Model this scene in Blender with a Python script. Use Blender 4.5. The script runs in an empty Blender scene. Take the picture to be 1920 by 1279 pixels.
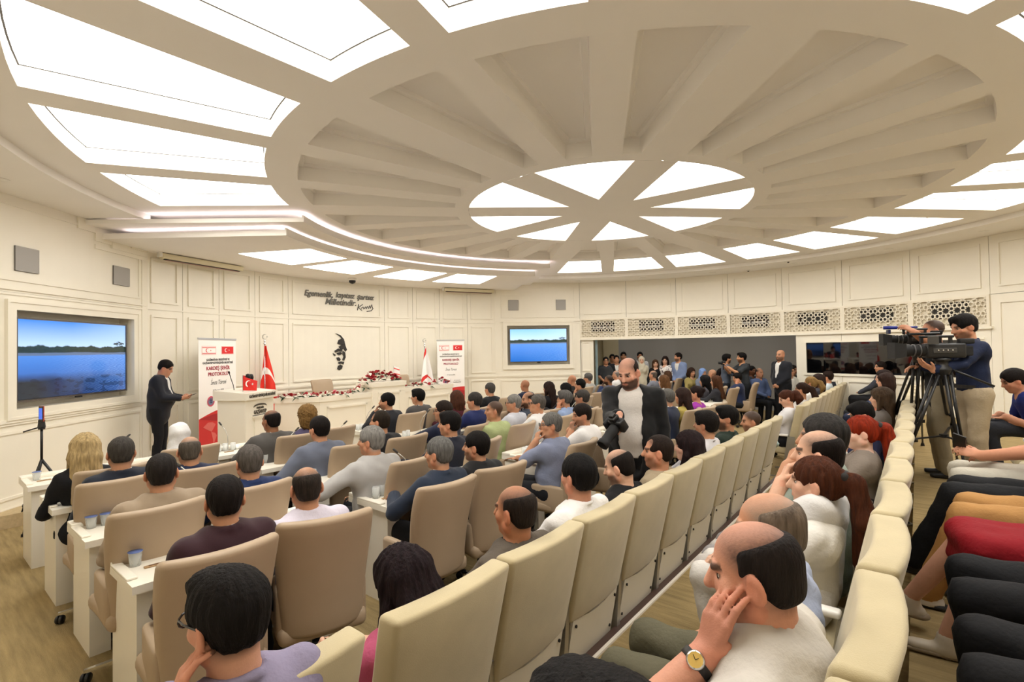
import bpy, bmesh, math, random
import numpy as np
from mathutils import Matrix, Vector
R = math.radians
rnd = random.Random(7)
SC = bpy.context.scene
COL = SC.collection

# ---------------------------------------------------------------- camera, world, exposure
F, PITCH, ROLL = 939.1, .0171, -.0159            # focal length in pixels of a 1920 wide frame
CAM = np.array([0., 0., 1.92])
cd = bpy.data.cameras.new('camera'); cam = bpy.data.objects.new('camera', cd); COL.objects.link(cam)
cd.sensor_width = 36; cd.lens = F/1920*36; cd.clip_start = .05; cd.clip_end = 100
_f = Vector((0, math.cos(PITCH), math.sin(PITCH))); _r = Vector((1, 0, 0)); _u = _r.cross(_f)
_x = math.cos(ROLL)*_r+math.sin(ROLL)*_u; _y = -math.sin(ROLL)*_r+math.cos(ROLL)*_u
cam.matrix_world = Matrix(((_x.x, _y.x, -_f.x, 0), (_x.y, _y.y, -_f.y, 0), (_x.z, _y.z, -_f.z, CAM[2]), (0, 0, 0, 1)))
SC.camera = cam
w = bpy.data.worlds.new('world'); SC.world = w; w.use_nodes = True
w.node_tree.nodes['Background'].inputs[0].default_value = (.5, .48, .45, 1)
w.node_tree.nodes['Background'].inputs[1].default_value = .05
SC.view_settings.view_transform = 'Standard'; SC.view_settings.look = 'None'
SC.view_settings.gamma = 1; SC.view_settings.use_curve_mapping = False
SC.view_settings.exposure = 0.68
SKY_W, COVE_W, SPOT_W = 4.2, 4.0, 8.0            # glow of the lit ceiling panels, cove strips, downlights
try:
    SC.cycles.use_denoising = True; SC.cycles.max_bounces = 8; SC.cycles.diffuse_bounces = 5; SC.cycles.glossy_bounces = 3
    SC.cycles.sample_clamp_indirect = 6; SC.cycles.caustics_reflective = False; SC.cycles.caustics_refractive = False
except Exception: pass

# ---------------------------------------------------------------- room frame: C = centre of the round ceiling, U = way the audience faces, V = to its right
C = np.array([1.347, 7.12]); TH = R(141)
U = np.array([math.cos(TH), math.sin(TH)]); V = np.array([U[1], -U[0]])
ZC, ZS, ZD = 3.92, 3.84, 3.62                    # ceiling, outer soffit, dropped ceiling over the stage
PLAT, TIER1, TIER2 = .15, .22, .48               # floor levels
RS, RW = 7.4, 7.55                               # radius of the stage wall and of the gallery wall
FACE = TH-math.pi/2                              # z turn that makes a local +Y look along U
def W(a, b, z=0.): p = C+a*U+b*V; return Vector((p[0], p[1], z))
def pol(r, az, z=0.): return Vector((C[0]+r*math.cos(R(az)), C[1]+r*math.sin(R(az)), z))
def ray(px, py):
    x = (px-960)/F; y = -(py-639.5)/F; c, s = math.cos(ROLL), math.sin(ROLL); x, y = c*x-s*y, s*x+c*y
    return np.array([x, math.cos(PITCH)-math.sin(PITCH)*y, math.sin(PITCH)+math.cos(PITCH)*y])
def atz(px, py, z): r = ray(px, py); return CAM+r*((z-CAM[2])/r[2])
def ata(px, py, a): r = ray(px, py); return CAM+r*((a-(CAM[:2]-C)@U)/(r[:2]@U))
def aty(px, py, Y): r = ray(px, py); return CAM+r*(Y/r[1])
def ab(P): d = np.array(P[:2])-C; return float(d@U), float(d@V)

# ---------------------------------------------------------------- materials
def lin(h):
    if isinstance(h, str):
        h = h.lstrip('#'); h = h if len(h) == 6 else ''.join(q*2 for q in h); c = [int(h[i:i+2], 16)/255 for i in (0, 2, 4)]
        return tuple(v/12.92 if v <= .04045 else ((v+.055)/1.055)**2.4 for v in c)
    return tuple(h[:3])
MATS = {}
def mat(name, col, rough=.5, metal=0., noise=0., nscale=20., bump=0., bscale=150., stretch=(1, 1, 1), emit=0., ecol=None, spec=.5, sheen=0., alpha=1., trans=0., vcol=False):
    if name in MATS: return MATS[name]
    m = bpy.data.materials.new(name); m.use_nodes = True; t = m.node_tree; n = t.nodes; L = t.links
    b = n['Principled BSDF']; c = lin(col)
    b.inputs['Base Color'].default_value = (*c, 1); b.inputs['Roughness'].default_value = rough; b.inputs['Metallic'].default_value = metal
    b.inputs['Specular IOR Level'].default_value = spec
    if sheen: b.inputs['Sheen Weight'].default_value = sheen
    if trans: b.inputs['Transmission Weight'].default_value = trans
    if alpha < 1: b.inputs['Alpha'].default_value = alpha
    if emit: b.inputs['Emission Color'].default_value = (*(lin(ecol) if ecol else c), 1); b.inputs['Emission Strength'].default_value = emit
    src = None
    if vcol:
        a = n.new('ShaderNodeVertexColor'); a.layer_name = 'Col'; L.new(a.outputs[0], b.inputs['Base Color']); src = a.outputs[0]
    if noise or bump:
        tc = n.new('ShaderNodeTexCoord'); mp = n.new('ShaderNodeMapping'); mp.inputs['Scale'].default_value = stretch
        L.new(tc.outputs['Object'], mp.inputs[0])
    if noise:
        nz = n.new('ShaderNodeTexNoise'); nz.inputs['Scale'].default_value = nscale; nz.inputs['Detail'].default_value = 4
        L.new(mp.outputs[0], nz.inputs[0])
        mx = n.new('ShaderNodeMix'); mx.data_type = 'RGBA'; mx.blend_type = 'MULTIPLY'; mx.inputs[0].default_value = 1
        rp = n.new('ShaderNodeMapRange'); rp.inputs[1].default_value = .25; rp.inputs[2].default_value = .75
        rp.inputs[3].default_value = 1-noise; rp.inputs[4].default_value = 1+noise*.6
        L.new(nz.outputs[0], rp.inputs[0]); L.new(rp.outputs[0], mx.inputs[7])
        if src: L.new(src, mx.inputs[6])
        else: mx.inputs[6].default_value = (*c, 1)
        L.new(mx.outputs[2], b.inputs['Base Color'])
    if bump:
        nb = n.new('ShaderNodeTexNoise'); nb.inputs['Scale'].default_value = bscale; nb.inputs['Detail'].default_value = 3
        L.new(mp.outputs[0], nb.inputs[0]); bp = n.new('ShaderNodeBump'); bp.inputs['Strength'].default_value = bump; bp.inputs['Distance'].default_value = .01
        L.new(nb.outputs[0], bp.inputs['Height']); L.new(bp.outputs[0], b.inputs['Normal'])
    MATS[name] = m; return m
def cloth(col, kind='cloth'):
    key = f'{kind} {col}'
    if kind == 'hair': return mat(key, tuple(v*.62 for v in lin(col)), .7, noise=.5, nscale=70, bump=.6, bscale=160, stretch=(1, 1, .15), spec=.16)
    col = tuple(v*.88 for v in lin(col))
    if kind == 'suit': return mat(key, col, .75, noise=.10, nscale=9, bump=.25, bscale=350, sheen=.1, spec=.25)
    return mat(key, col, .8, noise=.07, nscale=12, bump=.3, bscale=60, spec=.25)

# ---------------------------------------------------------------- object helpers
def tag(o, label=None, cat=None, group=None, kind=None):
    if label: o['label'] = label
    if cat: o['category'] = cat
    if group: o['group'] = group
    if kind: o['kind'] = kind
    return o
def empty(name, loc=(0, 0, 0), rz=0., label=None, cat=None, group=None, kind=None):
    o = bpy.data.objects.new(name, None); o.empty_display_size = .1; COL.objects.link(o); o.location = loc; o.rotation_euler = (0, 0, rz)
    return tag(o, label, cat, group, kind)
def link(name, me, m=None, parent=None, smooth=False, kind=None):
    if m is not None and len(me.materials) == 0:
        for q in (m if isinstance(m, (list, tuple)) else [m]): me.materials.append(q)
    if smooth and len(me.polygons): me.polygons.foreach_set('use_smooth', np.ones(len(me.polygons), bool))
    o = bpy.data.objects.new(name, me); COL.objects.link(o)
    if parent is not None: o.parent = parent
    if kind: o['kind'] = kind
    return o
def copy_tree(o, parent=None):
    c = o.copy(); COL.objects.link(c)
    if parent is not None: c.parent = parent
    for ch in o.children: copy_tree(ch, c)
    return c
class MB:
    def __init__(s): s.v = []; s.f = []; s.mi = []; s.cur = 0
    def add(s, vs, fs):
        n = len(s.v); s.v += [tuple(p) for p in vs]
        for f in fs: s.f.append([i+n for i in f]); s.mi.append(s.cur)
        return s
    def hexa(s, p):                                  # 8 corners: bottom 4 ccw, top 4 ccw
        return s.add(p, [(3, 2, 1, 0), (4, 5, 6, 7), (0, 1, 5, 4), (1, 2, 6, 5), (2, 3, 7, 6), (3, 0, 4, 7)])
    def box(s, x0, x1, y0, y1, z0, z1, M=None):
        p = [Vector(q) for q in ((x0, y0, z0), (x1, y0, z0), (x1, y1, z0), (x0, y1, z0), (x0, y0, z1), (x1, y0, z1), (x1, y1, z1), (x0, y1, z1))]
        if M is not None: p = [M @ q for q in p]
        return s.hexa(p)
    def bar(s, a, b, w, h=None, up=(0, 0, 1)):
        a = Vector(a); b = Vector(b); h = h or w; d = (b-a).normalized(); u = Vector(up)
        if abs(d.dot(u)) > .98: u = Vector((1, 0, 0))
        x = d.cross(u).normalized(); y = x.cross(d).normalized()
        q = [a-x*w/2-y*h/2, a+x*w/2-y*h/2, a+x*w/2+y*h/2, a-x*w/2+y*h/2]; q2 = [t+(b-a) for t in q]
        return s.add(q+q2, [(0, 1, 2, 3), (7, 6, 5, 4), (0, 4, 5, 1), (1, 5, 6, 2), (2, 6, 7, 3), (3, 7, 4, 0)])
    def tube(s, pts, r, n=8, caps=True):
        pts = [Vector(p) for p in pts]; k = len(pts); rr = r if isinstance(r, (list, tuple)) else [r]*k; vs = []; fs = []; x = None
        for i, p in enumerate(pts):
            d = (pts[min(i+1, k-1)]-pts[max(i-1, 0)]).normalized()
            if x is None: x = d.cross(Vector((0, 0, 1)) if abs(d.z) < .95 else Vector((1, 0, 0))).normalized()
            else: x = (x-d*x.dot(d)).normalized()
            y = d.cross(x)
            vs += [p+rr[i]*(x*math.cos(2*math.pi*j/n)+y*math.sin(2*math.pi*j/n)) for j in range(n)]
        for i in range(k-1): fs += [(i*n+j, i*n+(j+1) % n, (i+1)*n+(j+1) % n, (i+1)*n+j) for j in range(n)]
        if caps: fs += [tuple(reversed(range(n))), tuple(range((k-1)*n, k*n))]
        return s.add(vs, fs)
    def lathe(s, prof, n=16, M=None):                # profile of (r, z)
        vs = []; fs = []; k = len(prof)
        for r, z in prof:
            for j in range(n):
                p = Vector((r*math.cos(2*math.pi*j/n), r*math.sin(2*math.pi*j/n), z)); vs.append(M @ p if M is not None else p)
        for i in range(k-1): fs += [(i*n+j, i*n+(j+1) % n, (i+1)*n+(j+1) % n, (i+1)*n+j) for j in range(n)]
        fs += [tuple(reversed(range(n))), tuple(range((k-1)*n, k*n))]
        return s.add(vs, fs)
    def prism(s, poly, d0, d1, M=None):              # polygon in x,z extruded along y
        k = len(poly); vs = [Vector((x, d0, z)) for x, z in poly]+[Vector((x, d1, z)) for x, z in poly]
        if M is not None: vs = [M @ q for q in vs]
        fs = [tuple(range(k)), tuple(reversed(range(k, 2*k)))]+[(i, i+k, (i+1) % k+k, (i+1) % k) for i in range(k)]
        return s.add(vs, fs)
    def arc(s, r0, r1, a0, a1, z0, z1, step=1.6):    # curved block about the room centre
        n = max(1, int(math.ceil(abs(a1-a0)/step))); vs = []; fs = []
        for i in range(n+1):
            a = a0+(a1-a0)*i/n; vs += [pol(r0, a, z0), pol(r1, a, z0), pol(r1, a, z1), pol(r0, a, z1)]
        for i in range(n):
            o = 4*i; fs += [(o+j, o+(j+1) % 4, o+4+(j+1) % 4, o+4+j) for j in range(4)]
        fs += [(3, 2, 1, 0), (4*n, 4*n+1, 4*n+2, 4*n+3)]
        return s.add(vs, fs)
    def mesh(s, name='mesh', fix=True):
        me = bpy.data.meshes.new(name); me.from_pydata(s.v, [], s.f)
        if any(s.mi): me.polygons.foreach_set('material_index', s.mi)
        if fix:
            bm = bmesh.new(); bm.from_mesh(me); bmesh.ops.recalc_face_normals(bm, faces=bm.faces); bm.to_mesh(me); bm.free()
        me.update(); return me
    def build(s, name, m, parent=None, smooth=False, kind=None): return link(name, s.mesh(name), m, parent, smooth, kind)
def rbox(dx, dy, dz, r, seg=3, M=None, shape=None):  # rounded box mesh centred on x,y with base at z=0; shape moves its vertices
    bm = bmesh.new(); bmesh.ops.create_cube(bm, size=1)
    for v in bm.verts: v.co = Vector((v.co.x*dx, v.co.y*dy, (v.co.z+.5)*dz))
    bmesh.ops.bevel(bm, geom=list(bm.edges), offset=r, segments=seg, affect='EDGES', profile=.5)
    if shape:
        for v in bm.verts: v.co = shape(v.co)
    if M is not None: bm.transform(M)
    me = bpy.data.meshes.new('rounded'); bm.to_mesh(me); bm.free(); return me
def join_mesh(meshes):
    bm = bmesh.new()
    for me in meshes: bm.from_mesh(me)
    out = bpy.data.meshes.new('joined'); bm.to_mesh(out); bm.free(); return out
def subdiv_grid(dx, dy, dz, r, cuts, shape):         # rounded box with extra cuts so it can bend
    bm = bmesh.new(); bmesh.ops.create_cube(bm, size=1)
    for v in bm.verts: v.co = Vector((v.co.x*dx, v.co.y*dy, (v.co.z+.5)*dz))
    bmesh.ops.bevel(bm, geom=list(bm.edges), offset=r, segments=3, affect='EDGES', profile=.5)
    for ax, n in cuts:
        d = (dx, dy, dz)[ax]; no = Vector((0, 0, 0)); no[ax] = 1
        for i in range(1, n):
            c = Vector((0, 0, 0)); c[ax] = d*i/n-(0 if ax == 2 else d/2)
            bmesh.ops.bisect_plane(bm, geom=bm.verts[:]+bm.edges[:]+bm.faces[:], plane_co=c, plane_no=no)
    for v in bm.verts: v.co = shape(v.co)
    me = bpy.data.meshes.new('rounded'); bm.to_mesh(me); bm.free(); return me
def text(s, size, M, m, parent=None, name='lettering', extrude=.004, shear=0., offset=0., sx=1., align='CENTER', space=1.):
    c = bpy.data.curves.new(name, 'FONT'); c.body = s; c.size = size; c.extrude = extrude; c.shear = shear; c.offset = offset; c.resolution_u = 2
    c.align_x = align; c.align_y = 'CENTER'; c.space_character = space; c.materials.append(m)
    o = bpy.data.objects.new(name, c); COL.objects.link(o)
    if parent is not None: o.parent = parent
    o.matrix_local = M @ Matrix.Diagonal((sx, 1, 1, 1)); return o
def frame(o, x, y, z):                               # matrix with given axes
    return Matrix(((x[0], y[0], z[0], o[0]), (x[1], y[1], z[1], o[1]), (x[2], y[2], z[2], o[2]), (0, 0, 0, 1)))
# ---------------------------------------------------------------- setting: floor, tiers, ceiling, walls
CREAM = mat('cream lacquer', '#efe9da', .38, noise=.02, nscale=3, bump=.02, bscale=8)
CEIL = mat('ceiling paint', '#f0ece6', .85, noise=.015, nscale=2)
GLOW = mat('lit panel', '#fffdf8', .5, emit=SKY_W)
COVE = mat('cove strip', '#fff4fb', .5, emit=COVE_W, ecol='#fff2fa')
SPOT = mat('downlight disc', '#fffdf8', .5, emit=SPOT_W)
WHITE = mat('white plastic', '#e8e5de', .35)
CHROME = mat('chrome', '#c9c9c8', .12, metal=1)
STEEL = mat('brushed steel', '#b9b6ae', .35, metal=.9)
BLACK = mat('black plastic', '#121214', .4)
MATTE = mat('matt black', '#0d0d0f', .7)
DARK = mat('dark grey', '#3a3733', .6)
CARPET = mat('carpet', '#a48f66', .95, noise=.30, nscale=16, bump=.7, bscale=180, stretch=(1, 1, 1), spec=.1)
def carpet():                                       # streaks woven along the way the audience faces
    t = CARPET.node_tree; n = t.nodes; L = t.links
    mp = [q for q in n if q.type == 'MAPPING'][0]; mp.vector_type = 'TEXTURE'; mp.inputs['Rotation'].default_value = (0, 0, TH)
    mp.inputs['Scale'].default_value = (5., .55, 1)
carpet()
FB = W(0, 0)
def slab(name, poly, z0, z1, m, **k): return tag(MB().add([(*p, z0) for p in poly]+[(*p, z1) for p in poly], [tuple(reversed(range(len(poly)))), tuple(range(len(poly), 2*len(poly)))]+[(i, (i+1) % len(poly), (i+1) % len(poly)+len(poly), i+len(poly)) for i in range(len(poly))]).build(name, m), kind='structure', **k)
circ = [tuple(pol(7.9, i*5)[:2]) for i in range(72)]
floor = slab('floor', [tuple(W(-1.9, -9)[:2]), tuple(W(-1.9, 14)[:2]), tuple(W(12, 14)[:2]), tuple(W(12, -9)[:2])], -.1, 0, CARPET)
def halfdisc(a, keep):                              # the part of the round floor beyond a line a = const
    h = math.sqrt(7.8**2-a*a); b0, b1 = -h, h; pts = []
    an0 = math.degrees(math.atan2(*reversed(tuple((a*U+b1*V))))); an1 = math.degrees(math.atan2(*reversed(tuple((a*U+b0*V)))))
    if keep > 0:
        while an1 < an0: an1 += 360
    else:
        while an1 > an0: an1 -= 360
    n = 40
    return [tuple(pol(7.8, an0+(an1-an0)*i/n)[:2]) for i in range(n+1)]
tp = slab('floor_tier', halfdisc(-1.98, -1), .0, TIER1, CARPET)
t2 = slab('floor_tier', [tuple(W(-3.37, -9)[:2]), tuple(W(-3.37, 9)[:2]), tuple(W(-9, 9)[:2]), tuple(W(-9, -9)[:2])], .0, TIER2, CARPET)
STAGEF = mat('stage carpet', '#c4b08c', .9, noise=.15, nscale=30, bump=.3, bscale=200, spec=.1)
slab('floor_stage', halfdisc(4.55, 1), 0, PLAT, STAGEF)
m = MB(); m.hexa([W(-1.965, -7), W(-2.01, -7), W(-2.01, 7), W(-1.965, 7)]+[p+Vector((0, 0, .232)) for p in (W(-1.965, -7), W(-2.01, -7), W(-2.01, 7), W(-1.965, 7))])
tag(m.build('trim_step', mat('step nosing', '#4a3630', .5)), kind='structure')
m = MB(); m.hexa([W(-2.01, -7, .2), W(-2.03, -7, .2), W(-2.03, 7, .2), W(-2.01, 7, .2)]+[W(-2.01, -7, .233), W(-2.03, -7, .233), W(-2.03, 7, .233), W(-2.01, 7, .233)])
tag(m.build('trim_step_edge', mat('white edge', '#e6dfd2', .5)), kind='structure')

# ceiling: a wheel of coffers about C
MAJ = [-130.7, -84.1, -37.0, 6.6, 49.3, 93.4, 137.0, 181.9, 229.3]
R_IN, R_F0, R_F1, R_S0, R_S1, R_LIP = 1.93, 2.118, 4.03, 4.352, 6.05, 6.48
WM, WN = .47, .30                                   # widths of the main and the minor ribs
def zc(r): return ZC-.048*min(1, max(0, (R_F1-r)/(R_F1-R_F0)))
def rib(w_, r): return math.degrees(math.asin(min(1, w_/2/r)))
def strips(i, r):                                   # (start, end, open) angles of the seven strips of a sector at radius r
    a, b = MAJ[i], MAJ[i+1]; d = (b-a)/3; gm, gn = rib(WM, r), rib(WN, r)
    e = [a, a+gm, a+d-gn, a+d+gn, a+2*d-gn, a+2*d+gn, b-gm, b]
    return [(e[k], e[k+1], k % 2 == 1) for k in range(7)]
cm = MB(); glassp = []; gapr = []; N_ = 6
def ring(r0, r1, holes, sub=1):
    for i in range(8):
        for k in range(7):
            if strips(i, r0)[k][2] and holes(i, k): continue
            n = N_ if strips(i, r0)[k][2] else 2
            for q in range(sub):
                ra, rb = r0+(r1-r0)*q/sub, r0+(r1-r0)*(q+1)/sub; sa, sb = strips(i, ra)[k], strips(i, rb)[k]
                for t in range(n):
                    f = lambda s_, u: s_[0]+(s_[1]-s_[0])*u
                    cm.add([pol(ra, f(sa, t/n), zc(ra)), pol(ra, f(sa, (t+1)/n), zc(ra)), pol(rb, f(sb, (t+1)/n), zc(rb)), pol(rb, f(sb, t/n), zc(rb))], [(0, 1, 2, 3)])
def loop(i, k, r0, r1, z, ins=0.):                  # outline of a coffer, inset by ins
    a, b = r0+ins, r1-ins; sa, sb = strips(i, a)[k], strips(i, b)[k]; da, db = math.degrees(ins/a), math.degrees(ins/b)
    zz = (lambda r: zc(r)+z)
    p = [pol(a, sa[0]+da+(sa[1]-sa[0]-2*da)*t/N_, zz(a)) for t in range(N_+1)]+[pol(b, sb[1]-db-(sb[1]-sb[0]-2*db)*t/N_, zz(b)) for t in range(N_+1)]
    return p
def wallring(mb, l0, l1):
    n = len(l0); mb.add(l0+l1, [(j, (j+1) % n, n+(j+1) % n, n+j) for j in range(n)])
ring(R_IN, R_F0, lambda i, k: False); ring(R_F1, R_S0, lambda i, k: False, 1)
ring(R_F0, R_F1, lambda i, k: True, 3)
def sky(i, k):
    s_ = strips(i, 5.)[k]; c = (s_[0]+s_[1])/2; return not (93 < c < 185)
ring(R_S0, R_S1, sky); ring(R_S1, R_LIP, lambda i, k: False)
ceil_plates = []
for i in range(8):
    for k in (1, 3, 5):
        l0 = loop(i, k, R_F0, R_F1, 0); l1 = loop(i, k, R_F0, R_F1, .15, .012); l2 = loop(i, k, R_F0, R_F1, .15, .06); l3 = loop(i, k, R_F0, R_F1, .18, .07)
        wallring(cm, l0, l1); wallring(cm, l1, l2); wallring(cm, l2, l3)
        ceil_plates.append(l3)
        if sky(i, k):
            l0 = loop(i, k, R_S0, R_S1, 0); l1 = loop(i, k, R_S0, R_S1, .16); wallring(cm, l0, l1); glassp.append(loop(i, k, R_S0, R_S1, .163, .010)); gapr.append((l1, loop(i, k, R_S0, R_S1, .161, .012)))
# inner wheel with eight lit wedges
tips = []
for i in range(8):
    a, b = MAJ[i], MAJ[i+1]; mid = (a+b)/2; h = (b-a)/2; rt = WM/2/math.sin(R(h)); tips.append(pol(rt, mid, zc(0)))
    g = rib(WM, R_IN); n = 8; o = [pol(R_IN, a+g+(b-a-2*g)*t/n, zc(0)) for t in range(n+1)]; l0 = [tips[-1]]+o; l1 = [p+Vector((0, 0, .15)) for p in l0]; wallring(cm, l0, l1); glassp.append(l1)
for i in range(8):
    a = MAJ[i]; g = rib(WM, R_IN); cm.add([tips[i-1], pol(R_IN, a-g, zc(0)), pol(R_IN, a, zc(0)), pol(R_IN, a+g, zc(0)), tips[i]], [(0, 1, 2, 3, 4)])
cm.add(tips, [tuple(range(8))])
cm.cur = 1
for l0, l1 in gapr: wallring(cm, l0, l1)
ceil = cm.build('ceiling', [CEIL, mat('panel gap', '#55504a', .9)]); ceil['kind'] = 'structure'
for l in ceil_plates: MB().add(l+[p+Vector((0, 0, .02)) for p in l], [tuple(range(len(l))), tuple(range(len(l), 2*len(l)))]).build('coffer_panel', CEIL, ceil)
for l in glassp: MB().add(l+[p+Vector((0, 0, .02)) for p in l], [tuple(range(len(l))), tuple(reversed(range(len(l), 2*len(l))))]).build('light_panel', GLOW, ceil)
# outer soffit with its lip, a step lower
m = MB(); m.arc(R_LIP, R_LIP+.05, -180, 97, ZS-.005, ZC+.02, 3); m.arc(R_LIP+.05, 7.9, -180, 97, ZS, ZS+.03, 3)
sof = m.build('ceiling_soffit', CEIL); sof['kind'] = 'structure'
m = MB(); m.arc(6.485, 7.9, -180, 180, ZC, ZC+.03, 3); tag(m.build('ceiling_over_stage', CEIL), kind='structure')
DLW = {-165.5: 'above the large television wall', 12.5: 'above the plain wall end', 25.5: 'above the dark window', 56.4: 'above the middle of the gallery opening', 71.: 'above the standing group', 85.3: 'beside the distant television', 41: 'above the end of the gallery opening'}
for az in (-165.5, 12.5, 25.5, 56.4, 71., 85.3, -10, -35, -60, -100, -130, 41):
    rr = 7.02 if az > -150 else 7.05
    d = empty('downlight', pol(rr, az, ZS), 0, f'small round recessed downlight in the outer ceiling ring, {DLW.get(az, "outside the picture")}', 'downlight', 'downlights around the ceiling edge')
    MB().lathe([(.055, -.004), (.075, -.006), (.078, 0), (.055, .002)], 20).build('rim', WHITE, d, True)
    MB().lathe([(.0001, -.002), (.054, -.003), (.054, .001)], 20).build('lamp_disc', SPOT, d)
# dropped ceiling over the stage: two ledges with hidden light strips
def ledge(name, r0, a0, a1, z0, z1, gs):
    m = MB(); m.arc(r0, 7.6, a0, a1, z0, z1, 2); o = m.build(name, CEIL); o['kind'] = 'structure'
    m = MB(); m.arc(r0, r0+.025, a0, a1, z1, z1+.03, 2); m.build('trim_lip', CEIL, o)
    m = MB(); m.arc(r0+.05, r0+.075, a0+.8, a1-.8, z1+.002, z1+.014, 2)
    for a in (a0+.9, a1-.9):
        p, q = pol(r0+.06, a, z1+.008), pol(7.0, a, z1+.008); m.bar(p, q, .025, .012)
    m.build('light_strip', COVE, o); return o
ledge('ceiling_ledge_upper', 4.25, 96.2, 181.4, 3.765, 3.825, 1)
drop = ledge('ceiling_ledge_lower', 4.58, 99.9, 179.0, 3.62, 3.70, 1)
for a0, a1 in ((155.9, 167.3), (141.7, 153.2), (125.6, 136.8), (110.8, 122.4)):
    m = MB(); m.arc(4.74, 6.1, a0, a1, ZD-.004, ZD+.004, 1.5); m.build('light_panel', GLOW, drop)

# walls -----------------------------------------------------------
def cream_tag(o): o['kind'] = 'structure'; return o
def molding(parent, r, a0, a1, z0, z1, wd=.036, pr=.022):
    w_ = math.degrees(wd/r); m = MB()
    for (b0, b1, c0, c1) in ((a0, a1, z0, z0+wd), (a0, a1, z1-wd, z1), (a0, a0+w_, z0+wd, z1-wd), (a1-w_, a1, z0+wd, z1-wd)): m.arc(r-pr, r+.002, b0, b1, c0, c1, 2)
    return m.build('molding', CREAM, parent)
def wpanel(parent, r, a0, a1, z0, z1, ins=.10, gap=.004, top=None):
    g = math.degrees(gap/r); m = MB(); m.arc(r, r+.03, a0+g, a1-g, z0+gap, z1-gap); o = m.build('panel', CREAM, parent); i = math.degrees(ins/r)
    molding(o, r, a0+i, a1-i, z0+ins, z1-ins); return o
DADO, RAIL = 1.17, 2.69
ws = MB().arc(RS+.03, RS+.12, 103.6, 172.2, 0, ZD+.2, 3).build('wall_stage', DARK); cream_tag(ws)
SEAM = [104.1, 110.5, 116.7, 122.6, 128.7, 148.0, 154.1, 160.3, 166.2, 171.9]
for a0, a1 in zip(SEAM, SEAM[1:]):
    wpanel(ws, RS, a0, a1, RAIL, ZD+.02); wpanel(ws, RS, a0, a1, DADO, RAIL); wpanel(ws, RS, a0, a1, PLAT+.12, DADO, .09)
m = MB(); m.arc(RS-.028, RS, 104, 172, DADO-.02, DADO+.025, 2).arc(RS-.016, RS, 104, 172, DADO-.045, DADO-.02, 2); m.build('rail', CREAM, ws)
m = MB(); m.arc(RS-.012, RS, 104, 172, RAIL-.012, RAIL+.012, 2); m.build('rail', CREAM, ws)
m = MB(); m.arc(RS-.02, RS, 104, 172, PLAT, PLAT+.12, 2); m.build('baseboard', CREAM, ws)

class Flat:                                         # a flat wall between two points: s along it, d into the room, z up
    def __init__(s, p, q): s.p = Vector((p[0], p[1], 0)); s.x = Vector((q[0]-p[0], q[1]-p[1], 0)); s.L = s.x.length; s.x.normalize(); n = Vector((-s.x.y, s.x.x, 0)); s.n = n if n.dot(Vector((C[0], C[1], 0))-s.p) > 0 else -n
    def P(s, u, d, z): return s.p+s.x*u+s.n*d+Vector((0, 0, z))
    def box(s, mb, u0, u1, d0, d1, z0, z1): return mb.hexa([s.P(u0, d0, z0), s.P(u1, d0, z0), s.P(u1, d1, z0), s.P(u0, d1, z0), s.P(u0, d0, z1), s.P(u1, d0, z1), s.P(u1, d1, z1), s.P(u0, d1, z1)])
    def frame(s, mb, u0, u1, z0, z1, wd, d0, d1):
        for b in ((u0, u1, z0, z0+wd), (u0, u1, z1-wd, z1), (u0, u0+wd, z0+wd, z1-wd), (u1-wd, u1, z0+wd, z1-wd)): s.box(mb, b[0], b[1], d0, d1, b[2], b[3])
        return mb
    def hit(s, px, py, d=0.):                       # where a sight line meets the wall: (u, z)
        r = ray(px, py); o = s.P(0, d, 0); n = s.n; t = ((o.x-CAM[0])*n.x+(o.y-CAM[1])*n.y)/(r[0]*n.x+r[1]*n.y); P = CAM+r*t
        return (Vector((P[0], P[1], 0))-s.p).dot(s.x), float(P[2])
    def panel(s, parent, u0, u1, z0, z1, ins=.1, hole=None):
        mb = MB(); s.box(mb, u0+.003, u1-.003, -.03, 0, z0+.003, z1-.003); o = mb.build('panel', CREAM, parent)
        s.frame(MB(), u0+ins, u1-ins, z0+ins, z1-ins, .032, -.002, .014).build('molding', CREAM, o); return o
SCREEN = {}
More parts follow.
